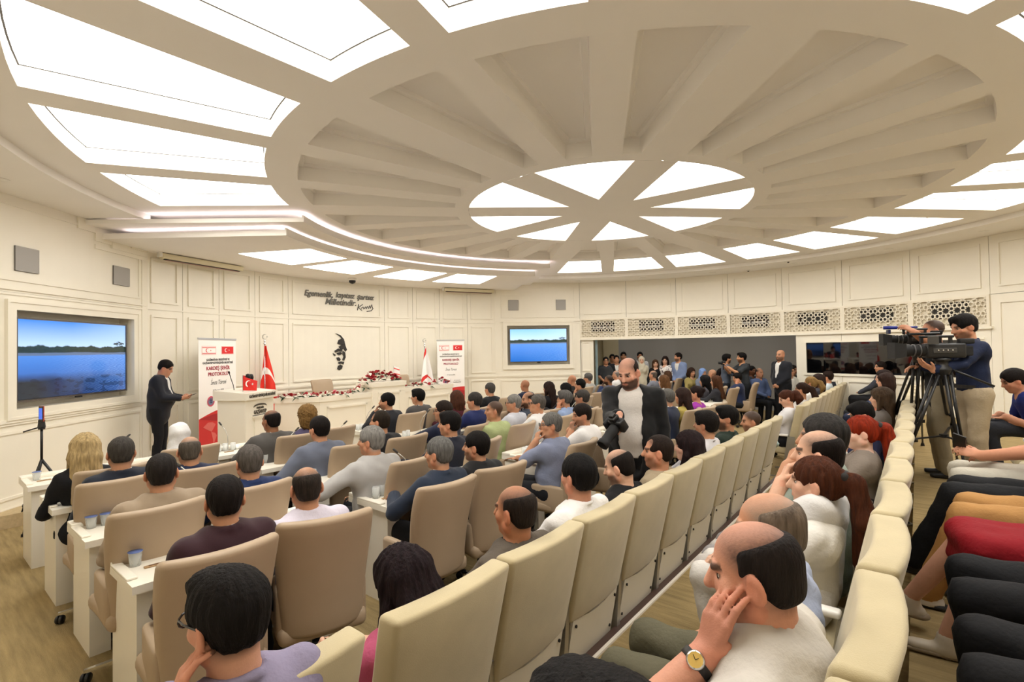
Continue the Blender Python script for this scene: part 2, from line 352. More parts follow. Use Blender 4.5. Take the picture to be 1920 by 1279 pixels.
def water_screen(name, dark):                       # a lake film still: sky, tree line, sand, rippled water
    m = bpy.data.materials.new(name); m.use_nodes = True; t = m.node_tree; n = t.nodes; L = t.links; b = n['Principled BSDF']
    tc = n.new('ShaderNodeTexCoord'); sp = n.new('ShaderNodeSeparateXYZ'); L.new(tc.outputs['UV'], sp.inputs[0])
    def math_(op, a, b_=None, cl=False):
        q = n.new('ShaderNodeMath'); q.operation = op; q.use_clamp = cl
        for i, v in enumerate((a, b_)):
            if v is None: continue
            if isinstance(v, (int, float)): q.inputs[i].default_value = v
            else: L.new(v, q.inputs[i])
        return q.outputs[0]
    def mixc(fac, c1, c2):
        q = n.new('ShaderNodeMix'); q.data_type = 'RGBA'
        for i, v in ((0, fac), (6, c1), (7, c2)):
            if isinstance(v, (int, float)): q.inputs[i].default_value = v
            elif isinstance(v, str): q.inputs[i].default_value = (*lin(v), 1)
            else: L.new(v, q.inputs[i])
        return q.outputs[2]
    def noise(sx, sy, det=3, sc=1.):
        mp = n.new('ShaderNodeMapping'); mp.inputs['Scale'].default_value = (sx, sy, 1); L.new(tc.outputs['UV'], mp.inputs[0])
        q = n.new('ShaderNodeTexNoise'); q.inputs['Scale'].default_value = sc; q.inputs['Detail'].default_value = det; L.new(mp.outputs[0], q.inputs[0]); return q.outputs[0]
    u, v = sp.outputs[0], sp.outputs[1]
    sky = mixc(math_('MULTIPLY', math_('SUBTRACT', v, .66), 3., True), '#b8d3f6', '#3f86ea' if dark else '#7fb8f4')
    sky = mixc(math_('MULTIPLY', math_('SUBTRACT', u, .45), .9, True), sky, '#b9d6fb')
    hill = math_('ADD', math_('MULTIPLY', noise(9, 0, 4), .13), .61)
    tree = math_('MULTIPLY', math_('SUBTRACT', hill, v), 60., True)
    c = mixc(tree, sky, mixc(noise(30, 40), '#0c1713', '#2c4136'))
    lx = math_('ABSOLUTE', math_('SUBTRACT', u, .92)); ly = math_('ABSOLUTE', math_('SUBTRACT', v, .712))
    pine = math_('MULTIPLY', math_('LESS_THAN', math_('ADD', math_('MULTIPLY', lx, .5), ly), .036), math_('GREATER_THAN', noise(60, 50), .46)); c = mixc(pine, c, '#15221c')
    sand = math_('MULTIPLY', math_('SUBTRACT', math_('ADD', math_('MULTIPLY', noise(3, 0), .05), .562), v), 80., True); c = mixc(sand, c, '#5f6f8c')
    wat = mixc(math_('MULTIPLY', math_('SUBTRACT', .58, v), 1.8, True), '#4f86d6', '#0d3f8e' if dark else '#1261b4')
    wv = n.new('ShaderNodeTexWave'); wv.inputs['Scale'].default_value = 9; wv.inputs['Distortion'].default_value = 6; wv.inputs['Detail'].default_value = 3
    mp = n.new('ShaderNodeMapping'); mp.inputs['Rotation'].default_value = (0, 0, R(58)); mp.inputs['Scale'].default_value = (1.2, 2.2, 1); L.new(tc.outputs['UV'], mp.inputs[0]); L.new(mp.outputs[0], wv.inputs[0])
    wm = math_('MULTIPLY', math_('MULTIPLY', math_('POWER', wv.outputs[0], 3.), math_('SUBTRACT', u, .2, True), True), .8); wat = mixc(wm, wat, '#8fb9f0')
    if dark:
        dk = math_('MULTIPLY', math_('SUBTRACT', math_('ADD', .27, math_('MULTIPLY', noise(4, 3), .10)), v), 9., True); wat = mixc(math_('MULTIPLY', dk, math_('SUBTRACT', 1.15, u, True)), wat, '#1d2630')
        rk = math_('MULTIPLY', math_('GREATER_THAN', noise(11, 14, 4), .55), math_('LESS_THAN', v, .25)); wat = mixc(math_('MULTIPLY', rk, .45), wat, '#0b1017')
    c = mixc(math_('MULTIPLY', math_('SUBTRACT', math_('ADD', math_('MULTIPLY', noise(2, 0), .03), .535), v), 90., True), c, wat)
    b.inputs['Base Color'].default_value = (.01, .01, .012, 1); b.inputs['Roughness'].default_value = .12
    L.new(c, b.inputs['Emission Color']); b.inputs['Emission Strength'].default_value = .85 if dark else 1.0
    return m
def television(wall, corners, parent, label, mname, dark):
    us = [wall.hit(*c, -.05) for c in corners]; u0 = (us[0][0]+us[3][0])/2; u1 = (us[1][0]+us[2][0])/2; z0 = (us[2][1]+us[3][1])/2; z1 = (us[0][1]+us[1][1])/2
    t = empty('television', wall.P((u0+u1)/2, -.06, z0), 0, label, 'television'); inv = t.matrix_world.inverted() if False else Matrix.Translation(-t.location)
    def put(mb, name, m, **k):
        me = mb.mesh(name); me.transform(inv); return link(name, me, m, t, **k)
    mb = MB(); wall.box(mb, u0-.015, u1+.015, -.12, -.055, z0-.02, z1+.015); put(mb, 'cabinet', BLACK)
    put(wall.frame(MB(), u0-.02, u1+.02, z0-.025, z1+.02, .02, -.058, -.04), 'bezel', mat('tv bezel', '#6d6660', .3, metal=.6))
    me = bpy.data.meshes.new('screen'); me.from_pydata([wall.P(u0, -.053, z0), wall.P(u1, -.053, z0), wall.P(u1, -.053, z1), wall.P(u0, -.053, z1)], [], [(0, 1, 2, 3)]); me.transform(inv)
    uv = me.uv_layers.new(name='UVMap'); [setattr(uv.data[i], 'uv', q) for i, q in enumerate(((0, 0), (1, 0), (1, 1), (0, 1)))]
    link('screen', me, water_screen(mname, dark), t)
    c = wall.P((u0+u1)/2, -.04, z0-.035); mb = MB(); wall.box(mb, (u0+u1)/2-.05, (u0+u1)/2+.05, -.06, -.035, z0-.045, z0-.022); put(mb, 'sensor', BLACK)
    return u0, u1, z0, z1
def tv_wall(name, p, q, corners, spk, label, mname, dark, steps, u_lo=None, ztop=ZS, flip=False):
    wl = Flat(p, q); us = [wl.hit(*c, -.05) for c in corners]; u0 = (us[0][0]+us[3][0])/2-.09; u1 = (us[1][0]+us[2][0])/2+.08; z0 = (us[2][1]+us[3][1])/2-.10; z1 = (us[0][1]+us[1][1])/2+.10
    lo = -.0; hi = wl.L
    mb = MB(); wl.box(mb, lo, hi, -.30, -.22, 0, ZC); wall_ = cream_tag(mb.build(name, DARK))
    mb = MB()                                       # lacquered board with an opening for the set
    for b in ((lo, hi, z1, RAIL), (lo, hi, DADO, z0), (lo, u0, z0, z1), (u1, hi, z0, z1)): wl.box(mb, b[0]+.002, b[1]-.002, -.03, 0, b[2], b[3])
    for b in ((u0-.02, u1+.02, z0-.02, z0), (u0-.02, u1+.02, z1, z1+.02), (u0-.02, u0, z0, z1), (u1, u1+.02, z0, z1)): wl.box(mb, b[0], b[1], -.20, -.001, b[2], b[3])
    wl.box(mb, u0, u1, -.22, -.20, z0, z1); mb.build('panel', CREAM, wall_)
    wl.frame(MB(), u0-.10, u1+.10, z0-.10, z1+.10, .10, -.002, .03).build('tv_frame', CREAM, wall_); wl.frame(MB(), u0-.12, u1+.12, z0-.12, z1+.12, .035, .0, .042).build('tv_frame', CREAM, wall_)
    wl.panel(wall_, lo, hi, RAIL, ztop+.05, .14); wl.panel(wall_, lo, hi, .14, DADO, .12)
    mb = MB(); wl.box(mb, lo, hi, 0, .028, DADO-.02, DADO+.025); wl.box(mb, lo, hi, 0, .016, DADO-.05, DADO-.02); mb.build('rail', CREAM, wall_)
    mb = MB(); wl.box(mb, lo, hi, 0, .014, RAIL-.03, RAIL-.005); wl.box(mb, lo, hi, 0, .02, RAIL+.03, RAIL+.05); mb.build('rail', CREAM, wall_)
    mb = MB(); wl.box(mb, lo, hi, 0, .022, 0, .14); wl.box(mb, lo, hi, 0, .012, .14, .165); mb.build('baseboard', CREAM, wall_)
    mb = MB()                                       # corner post next to the stage wall and the stepped cornice above
    e = hi if not flip else lo; d = -1 if not flip else 1
    for a_, b_, za, zb, pr in steps: wl.box(mb, min(e+d*a_, e+d*b_), max(e+d*a_, e+d*b_), 0, pr, za, zb)
    mb.build('cornice', CREAM, wall_)
    mb = MB(); wl.box(mb, min(e-d*.03, e+d*.10), max(e-d*.03, e+d*.10), -.05, .012, .0, ZS); mb.build('post', CREAM, wall_)
    television(wl, corners, wall_, label, mname, dark)
    for lab, c in spk:
        ps = [wl.hit(*k) for k in c]; a0, a1 = ps[0][0], ps[1][0]; b0, b1 = ps[1][1], ps[0][1]
        mb = MB(); wl.box(mb, a0, a1, 0, .02, b0, b1); o = mb.build('wall_speaker', mat('speaker cloth', '#a9a6a2', .85, noise=.05, nscale=300), None); tag(o, lab, 'speaker')
        wl.frame(MB(), a0, a1, b0, b1, .010, .0, .0215).build('grille_frame', mat('speaker rim', '#a9a6a2', .7), o)
    return wl
STEPS = [(0, 1.05, ZD-.16, ZD-.10, .02), (0, .75, ZD-.10, ZS, .03), (.75, 1.05, ZD-.05, ZS, .022), (1.05, 1.35, ZD+.06, ZS, .02), (0, .38, ZD-.02, ZD+.05, .05)]
WL = tv_wall('wall_left', pol(7.4, 192.2), pol(7.4, 171.8), [(32.6, 600.0), (233.8, 609.2), (236.8, 728.3), (31.5, 752.5)],
    [('square grey wall speaker above the large screen, the one farther from the stage corner', [(26, 460), (70.5, 514)]), ('square grey wall speaker above the large screen, beside the stage corner', [(211, 497.5), (241, 538)])],
    'large television in the side wall beside the man reading his phone, showing a lake', 'lake film dark', True, STEPS)
WR = tv_wall('wall_far', pol(7.40, 104.0), pol(7.52, 85.1), [(956.0, 617.3), (1061.9, 616.9), (1062.6, 676.3), (957.2, 678.6)],
    [('square grey wall speaker above the distant television, on the stage side', [(953, 563), (972, 582)]), ('square grey wall speaker above the distant television, on the gallery side', [(1042, 562), (1060.8, 581)])],
    'distant television in the wall between stage and gallery, showing a lake', 'lake film bright', False, STEPS, flip=True)
# gallery wall: panels above, a band of pierced lattice, an opening on to the gallery, a dark control-room window
GS = [14.7, 24.7, 34.7, 44.6, 54.4, 64.6, 75.0, 85.1]; GB, GT = 2.20, 2.78
wg = MB().arc(RW+.03, RW+.12, -172, 85.4, 2.75, ZC, 3).arc(RW+.03, RW+.12, -172, 41.2, 0, 2.75, 3).build('wall_gallery', DARK); cream_tag(wg)
LAT = mat('lattice paint', '#ece4d2', .45)
def star_lattice(L_, H_):                           # strap work from octagons and squares, as a flat list of strips
    s_ = .078; per = s_*(1+math.sqrt(2)); out = []
    nx, nz = int(L_/per)+2, int(H_/per)+2; th = R(62)
    for i in range(-1, nx):
        for j in range(-1, nz):
            cx, cz = (i+.5)*per, (j+.5)*per
            polys = [([(cx+s_/2/math.sin(R(22.5))*math.cos(R(22.5+45*k)), cz+s_/2/math.sin(R(22.5))*math.sin(R(22.5+45*k))) for k in range(8)]), ([(cx+per/2+s_/math.sqrt(2)*math.cos(R(90*k)), cz+per/2+s_/math.sqrt(2)*math.sin(R(90*k))) for k in range(4)])]
            for P in polys:
                n = len(P); mid = [((P[k][0]+P[(k+1) % n][0])/2, (P[k][1]+P[(k+1) % n][1])/2) for k in range(n)]
                c0 = (sum(p[0] for p in P)/n, sum(p[1] for p in P)/n); rm = math.hypot(mid[0][0]-c0[0], mid[0][1]-c0[1])
                ri = rm*(.56 if n == 8 else .42)
                for k in range(n):
                    a = math.atan2(mid[k][1]-c0[1], mid[k][0]-c0[0])+math.pi/n; q = (c0[0]+ri*math.cos(a), c0[1]+ri*math.sin(a)); b = mid[(k+1) % n]
                    out += [(mid[k], q), (q, b)]
    return out
def clip(a, b, L_, H_):
    t0, t1 = 0., 1.; d = (b[0]-a[0], b[1]-a[1])
    for p, q in ((-d[0], a[0]), (d[0], L_-a[0]), (-d[1], a[1]), (d[1], H_-a[1])):
        if abs(p) < 1e-9:
            if q < 0: return None
        else:
            r = q/p
            if p < 0: t0 = max(t0, r)
            else: t1 = min(t1, r)
    return None if t0 >= t1 else ((a[0]+d[0]*t0, a[1]+d[1]*t0), (a[0]+d[0]*t1, a[1]+d[1]*t1))
segs = star_lattice(1.30, GT-GB-.09)
for i, (a0, a1) in enumerate(zip(GS, GS[1:])):
    wpanel(wg, RW, a0, a1, GT, ZS+.01, .13)
    g = math.degrees(.045/RW); dz = GT-GB-.09; L_ = R(a1-a0-2*g)*RW
    m = MB()
    for a, b in segs:
        c = clip(a, b, min(L_, 1.30), dz)
        if not c: continue
        P, Q = [pol(RW-.02, a0+g+math.degrees(p[0]/RW)*(L_/min(L_, 1.30)), GB+.05+p[1]) for p in c]
        n = Vector((C[0]-P.x, C[1]-P.y, 0)); m.bar(P, Q, .013, .02, n)
    o = MB().arc(RW-.032, RW+.03, a0+g, a1-g, GB+.0, GB+.05).arc(RW-.032, RW+.03, a0+g, a1-g, GT-.04, GT).arc(RW-.034, RW+.03, a0, a0+g, GB, GT).arc(RW-.034, RW+.03, a1-g, a1, GB, GT).build('lattice_frame', LAT, wg)
    lo = m.build('lattice', LAT, o); lo['kind'] = 'stuff'
    c = (a0+a1)/2; MB().arc(RW+.012, RW+.03, a0+g, c-2.5, GB, GT).arc(RW+.012, RW+.03, c+2.5, a1-g, GB, GT).arc(RW+.012, RW+.03, c-2.5, c+2.5, GB, GB+.19).arc(RW+.012, RW+.03, c-2.5, c+2.5, GT-.09, GT).build('backing_board', mat('lattice backing', '#d9d0bb', .6), o)
    MB().arc(RW+.10, RW+.115, c-2.6, c+2.6, GB+.15, GT-.05).build('vent', mat('vent dark', '#3a2f26', .8), o)
MB().arc(RW-.05, RW+.12, 14.4, 85.2, GB-.04, GB).build('rail', CREAM, wg)
m = MB(); m.arc(RW-.012, RW, 14.7, 85, GT+.0, GT+.02); m.build('rail', CREAM, wg)
# closed part with the control-room window
for a0, a1 in ((41.2, 35.), (35., 28.), (28., 21.5), (21.5, 14.7)):
    m = MB(); m.arc(RW, RW+.03, a1+.03, a0-.03, 2.0, GB-.04); m.build('panel', CREAM, wg); wpanel(wg, RW, a1, a0, .15, 1.2, .10)
m = MB(); m.arc(RW, RW+.03, 40.9, 42.4, 0, GB); m.arc(RW, RW+.05, 14.7, 16, 1.2, 2.0); m.build('post', CREAM, wg)
m = MB(); m.arc(RW-.03, RW+.03, 15.5, 41.2, 1.20, 1.25).arc(RW-.02, RW+.03, 15.5, 41.2, 1.97, 2.0).arc(RW-.02, RW+.03, 40.7, 41.2, 1.25, 1.97); m.build('window_frame', CREAM, wg)
m = MB(); m.arc(RW+.015, RW+.03, 16, 40.7, 1.25, 1.97, 3); tag(m.build('window_1', mat('dark glass', '#050506', .03, spec=.9)), kind='structure')
m = MB(); m.arc(RW-.02, RW, 14.7, 41.2, 0, .14); m.build('baseboard', CREAM, wg)
# plain round wall behind the audience
for i in range(19):
    a0 = 14.7-10*(i+1); wpanel(wg, RW, a0, a0+10, GT, ZS+.01, .13); wpanel(wg, RW, a0, a0+10, .15, GT, .13)
# the gallery behind the opening
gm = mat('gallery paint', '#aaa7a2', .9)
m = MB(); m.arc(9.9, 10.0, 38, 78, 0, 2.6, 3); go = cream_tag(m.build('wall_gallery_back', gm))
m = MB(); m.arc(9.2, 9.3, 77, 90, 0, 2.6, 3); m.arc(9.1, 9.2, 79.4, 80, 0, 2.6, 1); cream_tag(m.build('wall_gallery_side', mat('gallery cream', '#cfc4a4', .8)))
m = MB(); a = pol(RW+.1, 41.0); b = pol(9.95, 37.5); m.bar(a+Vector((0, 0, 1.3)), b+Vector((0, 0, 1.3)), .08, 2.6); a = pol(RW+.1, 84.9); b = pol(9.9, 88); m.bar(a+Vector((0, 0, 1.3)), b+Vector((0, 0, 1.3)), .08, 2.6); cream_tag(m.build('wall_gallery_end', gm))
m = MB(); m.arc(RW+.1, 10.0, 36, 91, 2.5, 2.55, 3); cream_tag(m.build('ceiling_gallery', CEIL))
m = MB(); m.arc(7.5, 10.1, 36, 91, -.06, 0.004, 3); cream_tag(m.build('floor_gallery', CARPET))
m = MB(); m.arc(RW+.03, RW+.09, 82.2, 85, 0, GB, 1); o = cream_tag(m.build('wall_gallery_post', CREAM)); molding(o, RW+.03, 82.6, 84.7, 1.25, 2.12); molding(o, RW+.03, 82.6, 84.7, .2, 1.1)
m = MB(); m.arc(7.66, 7.69, 81.3, 81.8, 0, 2.18, .5); o = m.build('door_1', mat('glass door edge', '#8fa6ad', .1, trans=.3)); o['kind'] = 'structure'
for az, rr in [(a_, r_) for a_ in (44, 52, 60, 68, 76) for r_ in (8.2, 9.2)]:  # invented lamps, out of view, added to brighten the gallery and its back wall
    d = empty('downlight', pol(rr, az, 2.5), 0, 'added unseen light in the gallery ceiling, brightening the gallery', 'downlight', 'added unseen lights in the gallery ceiling'); MB().lathe([(.0001, -.004), (.12, -.005), (.12, .001)], 20).build('lamp_disc', SPOT, d)
# closers above and below everything
tag(MB().box(-9, 11, -4, 18, ZC+.35, ZC+.4).build('ceiling_slab', DARK), kind='structure')
# ---------------------------------------------------------------- desks, chairs, theatre seats
LEATHER = mat('taupe leather', '#a8937a', .48, noise=.03, nscale=6, bump=.05, bscale=260, spec=.4)
FABRIC = mat('cream suede', '#bcae8c', .9, noise=.10, nscale=7, bump=.12, bscale=300, sheen=.25, spec=.15)
LAC = mat('white lacquer', '#eee8da', .32, noise=.015, nscale=3)
SEATW = mat('seat plate', '#dcd4c2', .4, noise=.02, nscale=5)
# --- swivel armchair
def make_chair():
    t = empty('swivel_armchair')
    def sh(v):                                       # shell of the back: leans, narrows towards the foot, curls round the sitter
        k = v.z/.66; wd = .86+.16*min(1, k*1.3)-.05*max(0, k-.75)*4*.25; x = v.x*wd; return Vector((x, v.y-.12*k*k+.13*(x/.27)**2*(.9-.3*k)-.23, v.z+.40))
    link('backrest', subdiv_grid(.495, .08, .65, .030, ((0, 8), (2, 7)), sh), LEATHER, t, True)
    def cu(v): return Vector((v.x, v.y+.02-.0, v.z+.375-.02*(v.y/.25)**2))
    link('seat', subdiv_grid(.47, .48, .105, .04, ((1, 4),), cu), LEATHER, t, True)
    for sd in (1, -1):
        def ar(v): k = (v.y+.22)/.44; return Vector((sd*.212+v.x-sd*.03*k*k, v.y+.005, v.z*(1-.18*max(0, k-.35)**2*2)+.385+.03*max(0, k-.5)))
        link('armrest', subdiv_grid(.055, .38, .25, .025, ((1, 5),), ar), LEATHER, t, True)
    MB().box(-.12, .12, -.10, .14, .345, .378).build('tilt_mechanism', BLACK, t)
    MB().lathe([(.014, .24), (.014, .35)], 12).build('piston', CHROME, t, True)
    MB().lathe([(.032, .105), (.03, .12), (.027, .25), (.022, .255)], 14).build('gas_lift', BLACK, t, True)
    b = MB(); b.lathe([(.045, .07), (.05, .085), (.035, .115), (.0001, .118)], 14)
    for k in range(5):
        a = 2*math.pi*k/5+.3; d = Vector((math.cos(a), math.sin(a), 0)); s_ = Vector((-d.y, d.x, 0)); p0, p1 = d*.03, d*.295
        b.hexa([p0-s_*.022+Vector((0, 0, .078)), p1-s_*.013+Vector((0, 0, .066)), p1+s_*.013+Vector((0, 0, .066)), p0+s_*.022+Vector((0, 0, .078)), p0-s_*.02+Vector((0, 0, .112)), p1-s_*.011+Vector((0, 0, .082)), p1+s_*.011+Vector((0, 0, .082)), p0+s_*.02+Vector((0, 0, .112))])
    st = b.build('star_base', CHROME, t)
    cm_ = MB(); cm_.lathe([(.0001, -.022), (.026, -.021), (.029, -.016), (.029, -.004), (.012, -.003), (.012, .003), (.029, .004), (.029, .016), (.026, .021), (.0001, .022)], 14, Matrix.Rotation(R(90), 4, 'X')); cme = cm_.mesh('caster')
    for k in range(5):
        a = 2*math.pi*k/5+.3; o = link('caster', cme, BLACK, t, True); o.location = (math.cos(a)*.285, math.sin(a)*.285, .031); o.rotation_euler = (0, 0, a+.6*k)
    return t
CH0 = make_chair(); CHN = [0]
def chair(a, b, label, turn=0., group='swivel armchairs at the desks'):
    c = CH0 if CHN[0] == 0 else copy_tree(CH0); CHN[0] += 1; c.location = W(a, b, 0); c.rotation_euler = (0, 0, FACE+R(turn)); return tag(c, label, 'chair', group)
# --- theatre seat
def make_seat():
    t = empty('theatre_seat')
    def sh(v): k = v.z/.565; x = v.x*(.95+.05*k); return Vector((x, v.y-.255-.13*k+.022*(x/.26)**2, v.z+.49))
    bk = link('backrest', subdiv_grid(.575, .105, .565, .020, ((0, 6), (2, 4)), sh), FABRIC, t, True)
    pl = MB()
    pts = []
    for j in range(7):
        x = -.245+.49*j/6; sag = .045*(1-(x/.245)**2); pts.append((x, .53-.010-sag, .22-.03*(1-(x/.245)**2)))
    vs = []
    for x, zt, zb in pts:
        vs += [(x, -.292, zt), (x, -.272, zt), (x, -.215, zb), (x, -.235, zb)]
    fs = []
    for j in range(6): fs += [(4*j+q, 4*j+(q+1) % 4, 4*j+4+(q+1) % 4, 4*j+4+q) for q in range(4)]
    fs += [(3, 2, 1, 0), (24, 25, 26, 27)]; pl.add(vs, fs); plo = pl.build('back_plate', SEATW, t)
    for x in (-.215, .215):
        for z, y in ((.46, -.284), (.27, -.245)): MB().lathe([(.0001, 0), (.0085, 0), (.0085, .006), (.0001, .007)], 10, Matrix.Translation((x, y, z)) @ Matrix.Rotation(R(82), 4, 'X')).build('screw', BLACK, plo)
    def cu(v): return Vector((v.x*(1-.04*(v.y > 0)), v.y+.015, v.z+.33+.02*(v.y/.23)))
    link('seat', subdiv_grid(.46, .46, .115, .035, ((1, 3),), cu), FABRIC, t, True)
    sd = -1                                          # one shared side frame per seat
    p = MB(); p.hexa([(-.305, -.245, .03), (-.265, -.245, .03), (-.265, -.10, .03), (-.305, -.10, .03), (-.302, -.285, .60), (-.268, -.285, .60), (-.268, -.19, .60), (-.302, -.19, .60)]); p.build('side_frame', STEEL, t)
    ar = rbox(.055, .40, .03, .010, 2, Matrix.Translation((-.285, .0, .60))); link('armrest', ar, WHITE, t, True)
    ft = MB(); ft.box(-.32, -.25, -.36, .10, 0, .012); ft.lathe([(.045, 0), (.045, .014), (.0001, .015)], 16, Matrix.Translation((-.285, -.345, 0))); fo = ft.build('foot_plate', STEEL, t)
    MB().lathe([(.027, .013), (.027, .018), (.0001, .018)], 14, Matrix.Translation((-.285, -.345, 0))).build('floor_socket', MATTE, fo)
    return t
ST0 = make_seat(); STN = [0]; LAST = []
def seat(a, b, z, label, group, turn=0.):
    c = ST0 if STN[0] == 0 else copy_tree(ST0); STN[0] += 1; c.location = W(a, b, z); c.rotation_euler = (0, 0, FACE+R(turn)); return tag(c, label, 'seat', group)
# --- desk
DZ, DD = .75, .52
def desk(a, b0, b1, label):
    """a = edge next to the sitter; runs from b0 to b1; the far edge is a+DD"""
    L_ = b1-b0; t = empty('desk', W(a, b0, 0), FACE, label, 'desk', 'white desks in rows')
    m = MB(); m.hexa([(0, 0, DZ-.042), (L_, 0, DZ-.042), (L_, DD, DZ-.042), (0, DD, DZ-.042), (0, 0, DZ), (L_, 0, DZ), (L_, DD, DZ), (0, DD, DZ)]); top = m.build('desktop', LAC, t)
    link('ledge', rbox(L_, .12, .03, .006, 2, Matrix.Translation((L_/2, DD-.06, DZ))), LAC, top)
    for x in (.0, L_-.05): link('end_rim', rbox(.05, DD-.16, .014, .005, 2, Matrix.Translation((x+.025, DD/2+.02, DZ))), LAC, top)
    for x in (.03, L_-.14): MB().box(x, x+.11, .05, DD-.02, 0, DZ-.042).build('end_panel', LAC, t)
    MB().box(.13, L_-.13, DD-.16, DD-.13, .05, DZ-.042).build('modesty_panel', LAC, t)
    MB().box(.13, L_-.13, .30, DD-.16, DZ-.10, DZ-.043).build('cable_tray', mat('tray', '#b9ae9a', .6), t)
    return t
ROWA = [-.74, .25, 1.3, 2.4]; EDGE = [-.33, .66, 1.71, 2.80]; ROWN = ['back row', 'second row from back', 'third row from back', 'front row']
BLK = [(-5.62, -4.45), (-4.05, -2.75), (-2.12, -.85), (-.20, 1.10), (1.75, 3.05), (3.65, 4.95)]; BLKN = ['by the side wall', 'next to the side-wall block', 'in the middle of the hall', 'below the distant television', 'towards the gallery', 'in front of the gallery opening']
for j in range(4):
    for i, (b0, b1) in enumerate(BLK):
        if (i, j) in ((3, 0), ): pass
        desk(EDGE[j], b0, b1, f'white desk, {ROWN[j]}, {BLKN[i]}')
# --- things on the desks
GLASS = mat('clear plastic', '#f1f4f3', .06, alpha=.30, spec=.6); LID = mat('blue lid', '#5a6ea8', .4); PAPER = mat('paper', '#efece6', .7); KRAFT = mat('kraft paper', '#a98a63', .8, noise=.2, nscale=200)
def D(j, i, u, v): b0, b1 = BLK[i]; return W(EDGE[j]+v, b0+u, DZ)
def make_cup():
    t = empty('water_cup'); MB().lathe([(.0001, 0), (.026, .0), (.034, .075), (.0345, .078), (.032, .078), (.0245, .004), (.0001, .004)], 16).build('cup', GLASS, t, True)
    MB().lathe([(.0001, .003), (.0255, .004), (.031, .060), (.0001, .060)], 14).build('water', mat('water', '#e6ecea', .04, alpha=.25), t, True)
    MB().lathe([(.035, .077), (.0365, .080), (.0001, .082)], 14).build('foil_lid', LID, t, True); return t
def make_glass():
    t = empty('water_glass'); MB().lathe([(.0001, 0), (.028, .0), (.031, .09), (.029, .09), (.026, .008), (.0001, .008)], 16).build('tumbler', GLASS, t, True)
    MB().lathe([(.0001, .009), (.0262, .009), (.028, .05), (.0001, .05)], 14).build('water', mat('water', '#e6ecea', .04, alpha=.25), t, True); return t
def make_mic():
    t = empty('gooseneck_microphone'); link('base', rbox(.13, .075, .022, .008, 2), STEEL, t)
    pts = [Vector((-.04, 0, .02)), Vector((-.04, 0, .10)), Vector((-.035, -.008, .17)), Vector((-.01, -.03, .24)), Vector((.04, -.07, .30))]
    MB().tube(pts, .0045, 7).build('gooseneck', STEEL, t, True); d = (pts[-1]-pts[-2]).normalized(); MB().tube([pts[-1]-d*.005, pts[-1]+d*.01, pts[-1]+d*.045, pts[-1]+d*.055], [.006, .010, .010, .005], 9).build('capsule', DARK, t, True)
    return t
def make_packet():
    t = empty('sugar_packet'); link('wrapper', rbox(.105, .030, .008, .003, 1), KRAFT, t); MB().box(-.03, .02, -.009, .009, .008, .0086).build('print', mat('packet print', '#6d4c2d', .8), t); return t
PROTO = {}
def put(kind, mk, loc, rz, label, cat, group):
    if kind not in PROTO: o = PROTO[kind] = mk()
    else: o = copy_tree(PROTO[kind])
    o.location = loc; o.rotation_euler = (0, 0, rz); return tag(o, label, cat, group)
WHERE = {(0, 0): 'back-row desk by the side wall', (1, 0): 'second desk from back by the side wall', (2, 0): 'third desk from back by the side wall', (3, 0): 'front desk by the side wall',
         (0, 1): 'back-row desk beside the black notebook', (1, 1): 'desk before the man in the pale grey blazer', (2, 1): 'desk before the man in the blue-grey blazer', (3, 1): 'front desk before the podium',
         (0, 2): 'desk with the blue folder', (1, 2): 'desk before the man in the green polo', (2, 2): 'desk with the dark phone', (3, 2): 'front desk before the long stage table', (0, 3): 'desk beyond the walking photographer', (1, 3): 'second desk from the back below the distant television', (2, 3): 'third desk below the distant television', (3, 3): 'front desk below the distant television', (1, 4): 'desk with the blue binders', (2, 4): 'third desk towards the gallery', (3, 4): 'front desk towards the gallery'}
for (j, i), us in {(0, 0): [.09], (1, 0): [.09, .17, .25, .33], (2, 0): [.08, .19], (3, 0): [.10]}.items():
    for n, u in enumerate(us): put('cup', make_cup, D(j, i, u, .31), FACE, (f'{["first", "second", "third", "fourth"][n]} blue-lidded cup on {WHERE[j, i]}' if len(us) > 1 else f'water cup with blue foil lid on {WHERE[j, i]}'), 'cup', 'lidded water cups')
for (j, i), us in {(0, 1): [.10, .18, .26], (1, 1): [.12, .95, 1.03, 1.11], (2, 1): [.10, .18, .80, .88, .96], (3, 1): [.12, .20, .28], (0, 2): [.12, .20, .28], (2, 2): [.10, .18], (3, 2): [.10, .18, .26], (1, 3): [.5, .6], (2, 3): [.3, .4]}.items():
    for n, u in enumerate(us): put('glass', make_glass, D(j, i, u, .29+.02*(n % 2)), FACE, f'clear water glass on {WHERE[j, i]}, {["first", "second", "third", "fourth", "fifth"][n]} along it', 'glass', 'water glasses on the desks')
for j, i, u, v, r in ((0, 0, .16, .22, -6), (1, 0, .20, .22, 0), (2, 0, .16, .20, 12), (3, 0, .14, .22, 4), (0, 1, .16, .22, 4), (1, 1, 1.15, .22, 9), (3, 1, .20, .2, 0), (0, 2, .24, .2, 3)):
    put('packet', make_packet, D(j, i, u, v), FACE+R(r), f'narrow brown paper packet lying on {WHERE[j, i]}', 'packet', 'brown packets on the desks')
